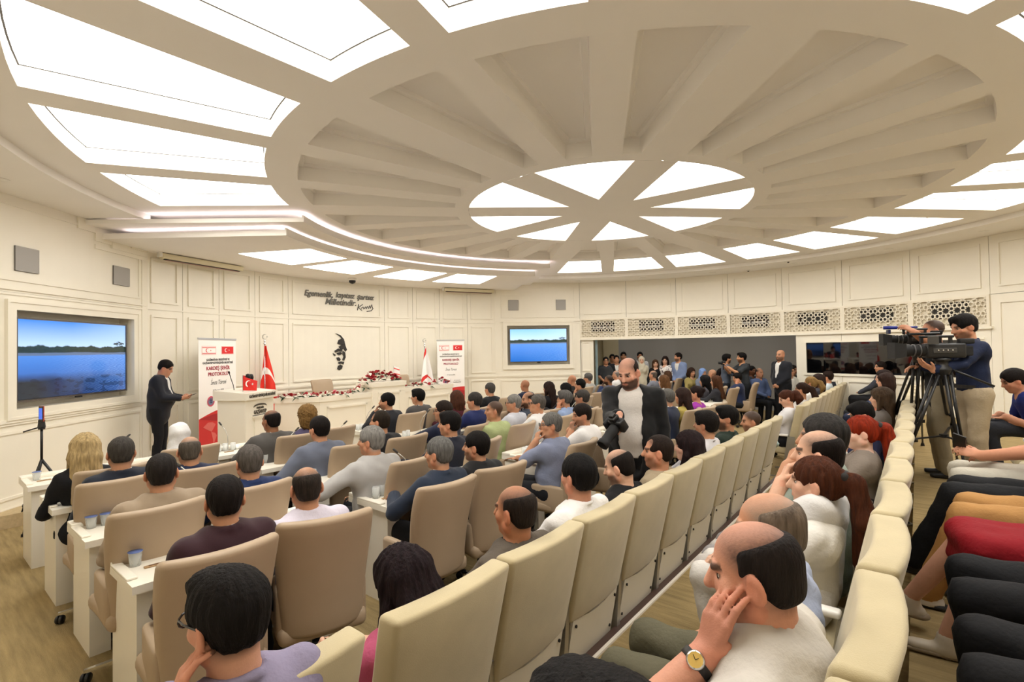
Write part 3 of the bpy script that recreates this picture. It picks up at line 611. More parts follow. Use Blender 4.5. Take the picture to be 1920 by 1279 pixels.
for j, i, u, r in ((0, 0, .62, 200), (1, 0, .70, 190), (3, 0, .72, 25), (0, 1, .46, 200), (1, 1, .36, 195), (2, 1, .44, 20), (2, 1, 1.05, 15), (3, 1, .20, 150), (2, 2, .45, 20), (0, 2, .40, 0), (3, 2, .30, 30), (3, 3, .25, 25), (3, 3, 1.05, 20), (2, 3, .9, 10), (1, 3, .8, 15), (0, 3, .2, 0), (2, 4, .4, 10), (1, 4, .5, 20)):
    put('mic', make_mic, D(j, i, u, .34), FACE+R(r), f'grey gooseneck microphone on {WHERE[j, i]}'+(', aisle side' if (j, i, u) in ((2, 1, 1.05), (3, 3, 1.05)) else ''), 'microphone', 'desk microphones')
def small(name, me, m, loc, rz, label, cat): o = link(name, me, m); o.location = loc; o.rotation_euler = (0, 0, rz); return tag(o, label, cat)
t = empty('notebook', D(0, 1, .42, .16), FACE+R(8), 'black closed notebook with ribbon on desk beside three water glasses', 'notebook')
link('cover', rbox(.25, .17, .018, .004, 2), mat('notebook cover', '#1b1a1b', .5), t); MB().box(-.118, .118, -.08, .08, .004, .014).build('pages', PAPER, t); MB().tube([(.06, -.085, .012), (.065, -.10, .004), (.066, -.105, -.05)], .003, 5).build('ribbon', MATTE, t); link('flap', rbox(.11, .13, .012, .004, 1, Matrix.Translation((.13, .02, .017)) @ Matrix.Rotation(R(6), 4, 'Y')), mat('notebook cover', '#1b1a1b', .5), t)
t = empty('folder', D(0, 2, .42, .22), FACE+R(10), 'bright blue folder on the desk before the man in the grey-blue shirt', 'folder')
link('cover', rbox(.30, .21, .014, .003, 1), mat('folder blue', '#2740d8', .35), t); MB().box(-.14, .14, -.10, .10, .004, .0115).build('papers', PAPER, t)
for n, (j, i, u, v) in enumerate(((1, 4, .2, .3), (1, 4, .55, .3))): 
    t = empty('binder', D(j, i, u, v), FACE+R(5), f'blue binder on the desk behind the standing people, {"closer to the aisle" if n == 0 else "next to the water"}', 'binder'); link('cover', rbox(.28, .22, .035, .005, 1), mat('binder blue', '#2a3192', .4), t); MB().box(-.13, .13, -.105, .105, .006, .03).build('papers', PAPER, t)
def make_phone():
    t = empty('phone'); link('case', rbox(.075, .155, .009, .004, 2), BLACK, t); MB().box(-.034, .034, -.073, .073, .009, .0095).build('screen', mat('phone glass', '#0a0b10', .08), t); return t
put('phone', make_phone, D(2, 2, .62, .20), FACE+R(80), 'dark phone lying on the middle-block desk before the man in glasses', 'phone', None)
put('phone', make_phone, D(0, 3, .30, .22), FACE+R(80), 'black phone lying on the desk before the walking photographer', 'phone', None)
tm_ = MB()
def make_tissue():
    t = empty('tissue'); bm = bmesh.new(); bmesh.ops.create_icosphere(bm, subdivisions=2, radius=.035)
    for v in bm.verts: v.co = Vector((v.co.x*(1.2+.4*math.sin(9*v.co.y*30)), v.co.y*1.1, max(0, v.co.z*.8+.02+.012*math.sin(200*v.co.x))))
    me = bpy.data.meshes.new('tissue'); bm.to_mesh(me); bm.free(); link('crumple', me, PAPER, t, True); return t
for j, i, u, lab in ((2, 0, .34, 'crumpled white tissue on the desk behind the man in the navy suit'), (1, 1, 1.22, 'crumpled tissue on the desk before the man in the black jacket'), (3, 1, .34, 'crumpled tissue on the front desk before the podium')): put('tissue', make_tissue, D(j, i, u, .31), FACE, lab, 'tissue', None)

# ---------------------------------------------------------------- stage: podium, long table, banners, flags
STZ = PLAT

SIGN = mat('sign letters', '#4c463c', .5); RED = mat('flag red', '#d8281f', .75, noise=.04, nscale=5, bump=.1, bscale=90); INK = mat('print ink', '#2a2a2c', .6); INKR = mat('print red', '#a3203a', .6); GREYW = mat('stencil black', '#2b2826', .6)
fa = FACE+R(30); pc = aty(461, 745, 8.0); hd_ = Vector((math.cos(fa), math.sin(fa), 0)); vd_ = Vector((-hd_.y, hd_.x, 0))
po = Vector((pc[0], pc[1], 0))+hd_*.40+vd_*.29; po.z = STZ
pod = empty('podium', po, fa, 'white lectern with a lettered top board and dark emblem, beside the red flag', 'podium'); PH = 1.13
MB().hexa([(-.36, -.25, 0), (.36, -.25, 0), (.36, .25, 0), (-.36, .25, 0), (-.36, -.25, PH-.11), (.36, -.25, PH-.11), (.36, .25, PH-.11), (-.36, .25, PH-.11)]).build('body', LAC, pod)
MB().hexa([(-.40, -.30, PH-.11), (.40, -.30, PH-.11), (.40, .30, PH-.11), (-.40, .30, PH-.11), (-.40, -.30, PH), (.40, -.30, PH), (.40, .30, PH+.05), (-.40, .30, PH+.05)]).build('top_board', LAC, pod)
m = MB(); m.box(-.20, .20, -.285, -.25, .72, .745); m.box(-.18, .18, -.27, -.25, .68, .72); m.box(-.15, .15, -.262, -.25, .05, .68); m.build('console', LAC, pod)
FX = lambda x, y, z: frame((x, y, z), (1, 0, 0), (0, 0, 1), (0, -1, 0))
text('GAZİANTEP BÜYÜKŞEHİR BELEDİYESİ', .062, FX(0, -.303, PH-.055), SIGN, pod, sx=.62, offset=.001)
text('GAZİANTEP', .085, FX(0, -.253, .80), SIGN, pod, 'emblem_lettering', sx=.68, offset=.003); text('BÜYÜKŞEHİR', .04, FX(0, -.253, .868), SIGN, pod, 'emblem_lettering', sx=.75, offset=.001)
m = MB(); m.prism([(x*.165, .895+.045*math.sqrt(max(0, 1-x*x))) for x in np.linspace(1, -1, 13)]+[(x*.165, .885+.025*math.sqrt(max(0, 1-x*x))) for x in np.linspace(-1, 1, 13)], -.258, -.25); m.box(-.19, .19, -.258, -.25, .745, .757); m.build('emblem', SIGN, pod)
# microphones and a small paper flag on the lectern
for n, (x, y, h, mm) in enumerate(((-.02, -.05, .20, MATTE), (.10, -.02, .19, MATTE))):
    t = empty('microphone', pod.matrix_basis @ Vector((x, y, PH+.03)), fa, f'black foam microphone leaning on the lectern, {"next to the paper flag" if n == 0 else "towards the tall flag"}', 'microphone'); MB().tube([(0, .0, 0), (.02, .02, h)], .014, 8).build('handle', DARK, t, True)
    MB().lathe([(.0001, -.06), (.032, -.045), (.04, 0), (.03, .045), (.0001, .055)], 12, Matrix.Translation((.022, .022, h+.02))).build('foam', mm, t, True)
t = empty('gooseneck_microphone', pod.matrix_basis @ Vector((-.25, .1, PH+.03)), fa, 'thin gooseneck microphone bent over the lectern', 'microphone'); MB().tube([(.15, .05, 0), (.10, .03, .10), (-.02, -.02, .22), (-.10, -.06, .30)], .006, 7).build('gooseneck', BLACK, t, True); MB().tube([(-.10, -.06, .30), (-.13, -.075, .325)], .014, 8).build('capsule', BLACK, t, True)
def crescent(cx, cy, r, n=26, off=.25, rr=.80):     # outline polygon of a crescent opening towards +x
    x = (r*r-(rr*r)**2+(off*r)**2)/(2*off*r); al = math.acos(max(-1, min(1, x/r))); be = math.acos(max(-1, min(1, (x-off*r)/(rr*r))))
    p = [(cx+r*math.cos(t), cy+r*math.sin(t)) for t in np.linspace(al, 2*math.pi-al, n)]+[(cx+off*r+rr*r*math.cos(t), cy+rr*r*math.sin(t)) for t in np.linspace(2*math.pi-be, be, n)]
    return p
def star(cx, cy, r, rot=0.): return [(cx+(r if k % 2 == 0 else r*.38)*math.cos(rot+math.pi*k/5), cy+(r if k % 2 == 0 else r*.38)*math.sin(rot+math.pi*k/5)) for k in range(10)]
def flat_poly(mb, poly, y, M=None):                 # thin ngon plate in x,z at depth y
    return mb.prism(poly, y, y-.002, M)
WHT = mat('print white', '#f3f0ec', .7)
t = empty('paper_flag', pod.matrix_basis @ Vector((-.22, -.10, PH+.02)), fa+R(-15), 'small red paper flag with white crescent on the lectern', 'flag'); MB().tube([(.0, 0, 0), (.0, 0, .27)], .004, 6).build('stick', CHROME, t)
m = MB(); m.add([(0, 0, .25), (.0, 0, .02), (.22, -.05, .0), (.26, -.02, .16)], [(0, 1, 2, 3)]); mf = m.mesh('cloth'); o = link('cloth', mf, RED, t); mb = MB(); flat_poly(mb, crescent(.09, .125, .055), -.016); flat_poly(mb, star(.155, .115, .022), -.032); mb.build('crescent', WHT, t)
t = empty('paper_flag', pod.matrix_basis @ Vector((-.05, .02, PH+.03)), fa+R(10), 'small red and white paper flags standing behind the foam microphones', 'flag'); MB().tube([(.0, 0, 0), (.0, 0, .24)], .004, 6).build('stick', CHROME, t)
MB().add([(0, 0, .25), (.0, 0, .05), (.20, -.05, .07), (.2, -.02, .22)], [(0, 1, 2, 3)]).build('cloth', RED, t); MB().add([(0, -.003, .17), (.0, -.003, .14), (.20, -.045, .13), (.2, -.043, .16)], [(0, 1, 2, 3)]).build('stripe', WHT, t)

# --- long table
def block(t, pts, z0, z1, over, name):              # pts: outline (a,b) ccw as seen from above
    P = [W(a, b) for a, b in pts]; n = len(P); inv = t.matrix_basis.inverted()
    def ring_(z, e): 
        c = sum(P, Vector())/n; return [inv @ Vector((p.x+(p-c).normalized().x*e, p.y+(p-c).normalized().y*e, z)) for p in P]
    def pr(za, zb, e): m = MB(); a_, b_ = ring_(za, e), ring_(zb, e); m.add(a_+b_, [tuple(range(n)), tuple(range(2*n-1, n-1, -1))]+[(i, (i+1) % n, n+(i+1) % n, n+i) for i in range(n)]); return m
    pr(z0, z1-.10, 0).build(name, LAC, t); pr(z1-.10, z1, over).build(name+'_top', LAC, t); pr(z0, z0+.08, .012).build(name+'_plinth', LAC, t)
tab = empty('stage_table', W(6.1, .8, STZ), FACE, 'long white three-part stage table with raised middle, flowers on top', 'table')
block(tab, [(5.9, -1.0), (5.9, .24), (6.45, .24), (6.45, -1.65)], STZ, 1.03, .035, 'wing')
block(tab, [(5.86, .22), (5.86, 1.12), (6.45, 1.12), (6.45, .22)], STZ, 1.24, .03, 'centre')
block(tab, [(5.9, 1.10), (5.9, 2.68), (6.4, 2.68), (6.4, 1.10)], STZ, 1.07, .03, 'wing')
def front_frame(b0, b1, z0, z1, a=5.90):
    m = MB(); w_ = .04
    for (c0, c1, y0, y1) in ((b0, b1, z0, z0+w_), (b0, b1, z1-w_, z1), (b0, b0+w_, z0, z1), (b1-w_, b1, z0, z1)):
        m.hexa([W(a-.02, c0, y0), W(a-.02, c1, y0), W(a+.001, c1, y0), W(a+.001, c0, y0), W(a-.02, c0, y1), W(a-.02, c1, y1), W(a+.001, c1, y1), W(a+.001, c0, y1)])
    me = m.mesh('molding'); me.transform(tab.matrix_basis.inverted()); link('molding', me, LAC, tab)
front_frame(-.85, .10, .32, .82); front_frame(.36, .98, .32, 1.02, 5.86); front_frame(1.25, 2.55, .32, .84)
for (px, py), lab in (((609, 722), 'taupe armchair behind the lower wing of the stage table, nearer the podium'), ((757, 706), 'taupe armchair behind the stage table, beside the tall white flag')):
    P = ata(px, py, 6.75); c = chair(6.62, ab(P)[1], lab, 180, 'armchairs behind the stage table'); c.location.z = STZ+.12; o = MB().box(-.36, .36, -.40, .36, 0, .12, Matrix.Translation((c.location.x, c.location.y, STZ)) @ Matrix.Rotation(FACE+math.pi, 4, 'Z')).build('floor_riser', STAGEF); o['kind'] = 'structure'
# --- flowers: blooms and leaves in three arrangements
PET = {'r': mat('red petals', '#a80f22', .6, noise=.2, nscale=60), 'w': mat('white petals', '#efe8d8', .6, noise=.1, nscale=60), 'p': mat('pink petals', '#d97f8e', .6)}
LEAF = mat('leaves', '#274423', .6, noise=.3, nscale=40)
def bloom_mesh(r):
    m = MB()
    for k in range(6):
        a = k*math.pi/3
        for lv, (rr, zz) in enumerate(((r, .1*r), (r*.62, .45*r))):
            b = a+lv*.5; d = Vector((math.cos(b), math.sin(b), 0)); s_ = Vector((-d.y, d.x, 0)); m.add([Vector((0, 0, zz*.4)), d*rr*.6-s_*rr*.38+Vector((0, 0, zz)), d*rr+Vector((0, 0, zz*1.6)), d*rr*.6+s_*rr*.38+Vector((0, 0, zz))], [(0, 1, 2, 3)])
    m.lathe([(.0001, r*.2), (r*.28, r*.4), (r*.2, r*.6), (.0001, r*.66)], 6); return m.mesh('bloom', False)
BM = {k: bloom_mesh(.042) for k in 'rwp'}
for k in BM: BM[k].materials.append(PET[k])
def leaf_mesh():
    m = MB(); m.add([(0, 0, 0), (.018, .05, .012), (0, .12, .0), (-.018, .05, .012)], [(0, 1, 2, 3)]); me = m.mesh('leaf', False); me.materials.append(LEAF); return me
LM = leaf_mesh()
def arrangement(label, spots, nleaf, spill=None):
    c = sum((Vector(s_[0]) for s_ in spots), Vector())/len(spots); c.z = min(s_[0][2] for s_ in spots)-.03; t = empty('flower_arrangement', c, 0, label, 'flowers')
    for p, k, s_ in spots:
        o = link('bloom', BM[k], None, t); o.location = Vector(p)-c; o.scale = (s_,)*3; o.rotation_euler = (rnd.uniform(-.7, .7), rnd.uniform(-.7, .7), rnd.uniform(0, 6))
    for i in range(nleaf):
        p = Vector(spots[rnd.randrange(len(spots))][0])-c; o = link('leaf', LM, None, t); o.location = p+Vector((rnd.uniform(-.05, .05), rnd.uniform(-.05, .05), -.035)); o.rotation_euler = (rnd.uniform(-.6, .4), rnd.uniform(-.3, .3), rnd.uniform(0, 6.3)); o.scale = (rnd.uniform(.9, 1.6),)*3
    return t
sp = []
for i in range(58):
    u = i/57; b = -1.40+u*1.80; b -= .22; a = 5.95+.12*rnd.random()+max(0, -(b+1.0))*.65; sp.append((tuple(W(a, b, 1.055+.05*rnd.random()+(.11*math.exp(-((u-.93)/.09)**2)))), 'rwrwrpw'[rnd.randrange(7)], rnd.uniform(.8, 1.35)))
arrangement('red and white flower garland along the lower wing of the stage table, nearer the podium', sp, 60)
sp = []
for i in range(70):
    r, q = math.sqrt(rnd.random()), rnd.uniform(0, 6.28); x, y = r*math.cos(q), r*math.sin(q); sp.append((tuple(W(6.12+y*.17, .62+x*.55, 1.27+.19*(1-r*r)+.03*rnd.random())), 'rrrrrw'[rnd.randrange(6)], rnd.uniform(1, 1.5)))
arrangement('large bouquet of red flowers on the raised middle of the stage table', sp, 50)
sp = [(tuple(W(5.94+.1*rnd.random(), 1.18+.35*rnd.random(), 1.08+.08*rnd.random())), 'rrw'[i % 3], 1.1) for i in range(10)]
arrangement('small clump of red flowers hanging by the step of the stage table', sp, 8)
sp = [(tuple(W(5.95+.15*rnd.random(), 1.55+1.08*i/34, 1.10+.04*rnd.random()+.10*math.exp(-((i/34-.78)/.16)**2))), ('rw'[i % 2] if i < 16 else 'rrw'[i % 3]), rnd.uniform(.8, 1.2)) for i in range(35)]
arrangement('red and white flowers along the wing of the stage table, below the white flag', sp, 20)
t = empty('paper_flag', W(6.1, .98, 1.34), FACE, 'small white paper flag with red bands standing in the large bouquet', 'flag'); MB().tube([(0, 0, -.1), (0, 0, .24)], .004, 6).build('stick', CHROME, t); MB().add([(0, 0, .24), (-.02, 0, .04), (.16, -.03, -.0), (.15, -.01, .19)], [(0, 1, 2, 3)]).build('cloth', WHT, t); m = MB(); m.add([(0, -.003, .20), (0, -.003, .18), (.15, -.03, .13), (.15, -.02, .155)], [(0, 1, 2, 3)]); m.add([(-.01, -.003, .08), (-.01, -.003, .06), (.155, -.034, .02), (.155, -.032, .04)], [(0, 1, 2, 3)]); m.build('stripe', RED, t)

# --- tall flags on poles
def flag_cloth(hgt, w0, w1, nfold, M, seed):        # hanging cloth: narrow at the top, gathered folds, u across the fly, v down
    nu, nv = 40, 44; vs = np.zeros((nu*nv, 3)); uv = []; r_ = random.Random(seed); ph = r_.random()*6
    for j in range(nv):
        v = j/(nv-1); wd = w0+(w1-w0)*v**.8
        for i in range(nu):
            u = i/(nu-1); x = (u-.35)*wd+.012*math.sin(9*v+u*4); y = -(.045*(.3+v))*math.sin(u*nfold*math.pi+ph+1.2*v)-.02*v
            z = -hgt*v*(1-.10*u*(1-v*.3))-.05*u*v; vs[j*nu+i] = (x, y, z); uv.append((u, v))
    qs = np.array([(j*nu+i, (j+1)*nu+i, (j+1)*nu+i+1, j*nu+i+1) for j in range(nv-1) for i in range(nu-1)]); me = raw_flag(vs, qs); lay = me.uv_layers.new(name='UVMap'); lay.data.foreach_set('uv', np.array([uv[k] for k in qs.ravel()], np.float32).ravel()); return me
def raw_flag(vs, qs):
    me = bpy.data.meshes.new('cloth'); me.from_pydata([tuple(p) for p in vs], [], [tuple(int(i) for i in q) for q in qs]); me.polygons.foreach_set('use_smooth', np.ones(len(qs), bool)); return me
def flag_mat(name, base, fig, shapes):              # shapes: ('disc',u,v,ru,rv,sign) / ('band',v0,v1)
    m = bpy.data.materials.new(name); m.use_nodes = True; t = m.node_tree; n = t.nodes; L = t.links; b = n['Principled BSDF']; b.inputs['Roughness'].default_value = .75
    tc = n.new('ShaderNodeTexCoord'); sp_ = n.new('ShaderNodeSeparateXYZ'); L.new(tc.outputs['UV'], sp_.inputs[0]); cur = None
    def mth(op, a, c):
        q = n.new('ShaderNodeMath'); q.operation = op
        for i, v in enumerate((a, c)):
            if isinstance(v, (int, float)): q.inputs[i].default_value = v
            else: L.new(v, q.inputs[i])
        return q.outputs[0]
    for sh in shapes:
        if sh[0] == 'disc':
            e = mth('ADD', mth('POWER', mth('DIVIDE', mth('SUBTRACT', sp_.outputs[0], sh[1]), sh[3]), 2.), mth('POWER', mth('DIVIDE', mth('SUBTRACT', sp_.outputs[1], sh[2]), sh[4]), 2.)); k = mth('LESS_THAN', e, 1.)
        else: k = mth('LESS_THAN', mth('ABSOLUTE', mth('SUBTRACT', mth('ADD', sp_.outputs[1], mth('MULTIPLY', sp_.outputs[0], sh[3])), sh[1]), 0.), sh[2])
        s_ = sh[-1]
        cur = k if cur is None else (mth('MAXIMUM', cur, k) if s_ > 0 else mth('MULTIPLY', cur, mth('SUBTRACT', 1., k)))
    mx = n.new('ShaderNodeMix'); mx.data_type = 'RGBA'; mx.inputs[6].default_value = (*lin(base), 1); mx.inputs[7].default_value = (*lin(fig), 1); L.new(cur, mx.inputs[0]); L.new(mx.outputs[2], b.inputs['Base Color']); return m
def tall_flag(P, hgt, w0, w1, drop, m, lab, seed, turn):
    t = empty('flag', (P[0], P[1], STZ), FACE+R(turn), lab, 'flag'); zt = P[2]-STZ
    MB().tube([(0, 0, .05), (0, 0, zt-.12)], .014, 8).build('pole', CHROME, t, True); MB().lathe([(.17, 0), (.17, .03), (.05, .05), (.03, .12), (.0001, .12)], 18).build('foot', CHROME, t, True)
    f = MB(); f.lathe([(.012, zt-.12), (.028, zt-.10), (.012, zt-.07), (.022, zt-.05), (.008, zt-.02)], 10); q = crescent(0, zt+.04, .055, 16); f.prism(q, -.004, .004, Matrix.Rotation(R(-55), 4, 'Z')); f.prism(star(.05, zt+.04, .018), -.004, .004); f.build('finial', CHROME, t)
    o = link('cloth', flag_cloth(hgt, w0, w1, 3, None, seed), m, t); o.location = (0, -.02, zt-drop); return t
p1 = ata(496, 640, 7.0); p1[2] += .05
tall_flag(p1, 1.62, .05, .50, .14, flag_mat('red flag cloth', '#e0301f', '#f4efe9', [('disc', .35, .62, .72, .34, 1), ('disc', .42, .70, .70, .33, -1), ('disc', .62, .80, .12, .06, 1)]), 'tall red flag with white crescent band on a pole, behind the podium', 3, 0)
p2 = ata(796, 645, 6.65); p2[2] += .05
tall_flag(p2, 1.62, .05, .62, .14, flag_mat('white flag cloth', '#f2efec', '#d8302c', [('band', .16, .055, .30, 1), ('disc', .42, .66, .55, .21, 1), ('disc', .50, .69, .50, .195, -1), ('disc', .78, .86, .14, .07, 1)]), 'tall white flag with red bands and crescent on a pole, behind the stage table', 5, 10)
# --- roll-up banners
def onR(px, py, rad):
    r = ray(px, py); d = r[:2]; o = CAM[:2]-C; A = d@d; B = 2*o@d; Cc = o@o-rad**2; tt = (-B+math.sqrt(B*B-4*A*Cc))/(2*A); return CAM+r*tt
def banner(P0, P1, z0, z1, lab):
    P0 = Vector((P0[0], P0[1], 0)); P1 = Vector((P1[0], P1[1], 0)); x = (P1-P0).normalized(); Wd = (P1-P0).length; t = empty('roll_up_banner', Vector((P0.x, P0.y, z0)), math.atan2(x.y, x.x), lab, 'banner'); H_ = z1-z0
    c = mat('aluminium', '#cfcfd0', .3, metal=.7); s_ = Wd/.85
    link('cassette', rbox(Wd+.03, .20, .09, .03, 3, Matrix.Translation((Wd/2, .02, 0))), WHITE, t, True); MB().box(-.01, Wd+.01, -.012, .012, H_-.02, H_+.012).build('top_rail', c, t); MB().tube([(Wd/2, .03, .08), (Wd/2, .03, H_-.01)], .008, 6).build('support_pole', c, t)
    MB().box(0, Wd, -.004, .0, .08, H_-.02).build('print_sheet', WHT, t)
    n = 16; top = [(Wd*k/n, H_*(.315+.075*(k/n)-.030*(k/n)**2*0+.02*math.sin(math.pi*k/n))) for k in range(n+1)]; mw = mat('banner red', '#cf2f2f', .6)
    flat_poly(MB(), [(0, .09), (Wd, .09)]+top[::-1], -.004).build('red_field', mw, t)
    flat_poly(MB(), [(0, H_*.315), (Wd*.35, H_*.285), (Wd*.7, H_*.255), (Wd, H_*.25), (Wd, H_*.335), (Wd*.7, H_*.348), (Wd*.35, H_*.338)], -.0065).build('red_swoosh', mat('banner deep red', '#a81f27', .6), t)
    lm = mat('banner pale red', '#dd6a63', .6)
    for pl in ([(.10, .24), (.22, .275), (.34, .27), (.42, .25), (.36, .215), (.31, .19), (.27, .20), (.20, .215)], [(.30, .19), (.40, .175), (.45, .15), (.40, .11), (.36, .08), (.34, .13)], [(.60, .27), (.78, .285), (.98, .28), (.98, .19), (.86, .20), (.74, .21), (.62, .225)], [(.60, .21), (.72, .20), (.76, .16), (.70, .10), (.66, .14), (.60, .17)]): flat_poly(MB(), [(u*Wd, v*H_) for u, v in pl], -.0065).build('map_shape', lm, t)
    def T(s, z, size, m_, u=.5, sx=.8, **k): text(s, size*s_, FX(Wd*u, -.008, H_*z), m_, t, extrude=.0008, sx=sx, **k)
    T('GAZİMAĞUSA BELEDİYESİ VE', .815, .046, INK, sx=.86, offset=.001); T('GAZİANTEP BÜYÜKŞEHİR BELEDİYESİ', .787, .046, INK, sx=.86, offset=.001)
    T('KARDEŞ ŞEHİR', .740, .080, INKR, sx=.95, offset=.002); T('PROTOKOLÜ', .688, .080, INKR, sx=.95, offset=.002); T('İmza Töreni', .615, .105, INK, sx=.66, shear=.35, offset=-.001); T('17 Temmuz 2025', .545, .045, INK, sx=.8)
    m = MB(); q = np.linspace(0, 2*math.pi, 25); M_ = FX(Wd*.30, -.0075, H_*.455)
    for r0, r1, mm, nm in ((.082, .070, mat('seal rose', '#c9526a', .6), 'seal_ring'), (.060, .001, mat('seal blue', '#7d93b5', .6), 'seal_disc')): mb = MB(); mb.lathe([(r1*s_, 0), (r0*s_, 0), (r0*s_, .001), (r1*s_, .001)], 24, M_); mb.build(nm, mm, t)
    mb = MB(); mb.box(Wd*.29, Wd*.31, -.010, -.007, H_*.440, H_*.472); mb.box(Wd*.27, Wd*.33, -.010, -.007, H_*.440, H_*.447); mb.box(Wd*.275, Wd*.325, -.010, -.007, H_*.458, H_*.462); mb.build('seal_tower', mat('seal navy', '#2c3f66', .6), t)
    MB().box(Wd*.485, Wd*.49, -.008, -.004, H_*.415, H_*.495).build('divider', INK, t); T('BÜYÜKŞEHİR', .472, .036, mat('print grey', '#8d8a88', .6), u=.72, sx=.9); T('GAZİANTEP', .447, .048, mat('print grey', '#8d8a88', .6), u=.72, sx=.9, offset=.001)
    def mini(u0, u1, v0, v1, base, fig, bands):
        x0, x1, y0, y1 = u0*Wd, u1*Wd, v0*H_, v1*H_; flat_poly(MB(), [(x0-.012, y0-.012), (x1+.012, y0-.012), (x1+.012, y1+.012), (x0-.012, y1+.012)], -.004).build('flag_border', mat('print rose', '#e8b9b4', .6), t); flat_poly(MB(), [(x0, y0), (x1, y0), (x1, y1), (x0, y1)], -.0055).build('flag_print', base, t); h = y1-y0; mb = MB(); flat_poly(mb, crescent(x0+(x1-x0)*.36, (y0+y1)/2, h*.27), -.0075); flat_poly(mb, star(x0+(x1-x0)*.62, (y0+y1)/2, h*.12, math.pi), -.0075)
        if bands:
            for yy in (y0+h*.08, y1-h*.16): flat_poly(mb, [(x0, yy), (x1, yy), (x1, yy+h*.08), (x0, yy+h*.08)], -.0075)
        mb.build('flag_figure', fig, t)
    mini(.09, .43, .865, .930, WHT, mat('print bright red', '#d8262a', .6), True); mini(.60, .92, .868, .930, mat('print bright red', '#d8262a', .6), WHT, False)
    return t
q0 = onR(372, 700, 6.95); q1 = onR(442, 700, 7.10); banner(q0, q1, STZ, 2.20, 'white and red roll-up banner with lettering, between the standing man and the podium')
q0 = onR(820, 700, 7.15); q1 = onR(871, 700, 6.95); banner(q0, q1, STZ, 2.20, 'white and red roll-up banner with lettering, at the far end of the stage table')
# --- lettering, stencil portrait, projector screens, camera dome
def on_wall(px, py):                                # point and tangent frame on the stage wall
    r = ray(px, py); d = r[:2]; o = CAM[:2]-C; A = d@d; B = 2*o@d; Cc = o@o-(RS-.003)**2; tt = (-B+math.sqrt(B*B-4*A*Cc))/(2*A); P = CAM+r*tt; n = np.array([C[0]-P[0], C[1]-P[1], 0]); n /= np.linalg.norm(n); x = np.array([-n[1], n[0], 0])
    return P, x, n
LTR = mat('wall letters', '#6b6862', .5)
for s_, px, py, sz, sx in (('Egemenlik,', 597, 551.5, .185, .92), ('kayıtsız', 646, 554.5, .185, .90), ('şartsız', 684, 558.0, .185, .90), ('Milletindir.', 638.5, 567.5, .20, .95)):
    P, x, n = on_wall(px, py); o = text(s_, sz, frame(P+n*.02, x, (0, 0, 1), n), LTR, ws, 'lettering', .006, .28, .004, sx)
P, x, n = on_wall(684, 578); m = MB(); 
for st_ in ([(-.20, -.06), (-.17, .09)], [(-.06, .09), (-.17, .01), (-.08, -.06)], [(-.10, -.01), (-.05, .03), (-.03, -.02), (.02, .04), (.03, -.02), (.07, .05), (.09, -.01), (.13, .07), (.14, .0), (.19, .10), (.20, .02), (.22, .0), (.17, -.06), (.05, -.08)]): m.tube([Vector(P)+Vector(n)*.01+Vector(x)*a+Vector((0, 0, b)) for a, b in st_], .010, 5)
m.build('signature', INK, ws)
P, x, n = on_wall(638, 658); por = empty('wall_relief', P+n*.006, 0, 'black stencil portrait relief mounted on the wide stage wall panel', 'relief')
def patch(poly): 
    mb = MB(); k = len(poly); f_ = [Vector(n)*.016+Vector(x)*a+Vector((0, 0, b)) for a, b in poly]; bk = [v-Vector(n)*.016 for v in f_]; mb.add(f_+bk, [tuple(range(k)), tuple(range(2*k-1, k-1, -1))]+[(i, i+k, (i+1) % k+k, (i+1) % k) for i in range(k)]); mb.build('stencil_piece', GREYW, por)
for pl in ([(-.12, .42), (.0, .38), (.09, .28), (.13, .12), (.17, .02), (.12, -.02), (.08, .06), (.02, .02), (-.05, .10), (.03, .14), (-.08, .18), (-.05, .26), (.03, .30), (.0, .34)], [(-.16, .0), (-.06, .06), (.05, .02), (.03, -.02), (-.05, -.01), (-.13, -.04)], [(-.20, -.05), (-.13, -.09), (-.14, -.12), (-.18, -.10)], [(-.10, -.05), (.0, -.03), (.04, -.06), (-.01, -.10), (-.08, -.09)], [(.06, .0), (.12, -.04), (.13, -.16), (.09, -.24), (.04, -.22), (.08, -.14), (.05, -.08)], [(-.11, -.16), (-.05, -.15), (.0, -.20), (-.02, -.24), (-.08, -.23)], [(-.07, -.28), (.02, -.25), (.04, -.29), (-.03, -.32)], [(-.07, -.36), (-.01, -.33), (.05, -.36), (.03, -.43), (-.04, -.46), (-.09, -.43)], [(.05, -.26), (.09, -.27), (.07, -.33), (.03, -.31)]): patch(pl)
def screen_case(pa, pb, lab):
    A, B = pa, pb; x = (B-A).normalized(); L_ = (B-A).length; t = empty('projector_screen', A, math.atan2(x.y, x.x), lab, 'projector screen'); link('case', rbox(L_, .11, .09, .02, 2, Matrix.Translation((L_/2, 0, 0))), mat('case cream', '#ddd3b4', .5), t); MB().box(.06, L_-.06, -.02, .02, -.012, .002).build('slot', MATTE, t); MB().box(-.03, 0, -.05, .05, .02, .11).build('end_cap', WHITE, t); MB().tube([(.08, 0, -.016), (L_-.08, 0, -.016)], .010, 8).build('bottom_bar', mat('bar pink', '#b58f84', .5), t); return t
screen_case(pol(7.22, 171.0, 3.52), pol(7.05, 158.6, 3.52), 'long cream projector screen case under the dropped ceiling, above the standing man')
screen_case(pol(7.05, 116.6, 3.52), pol(7.22, 104.8, 3.52), 'long cream projector screen case under the dropped ceiling, near the distant television')
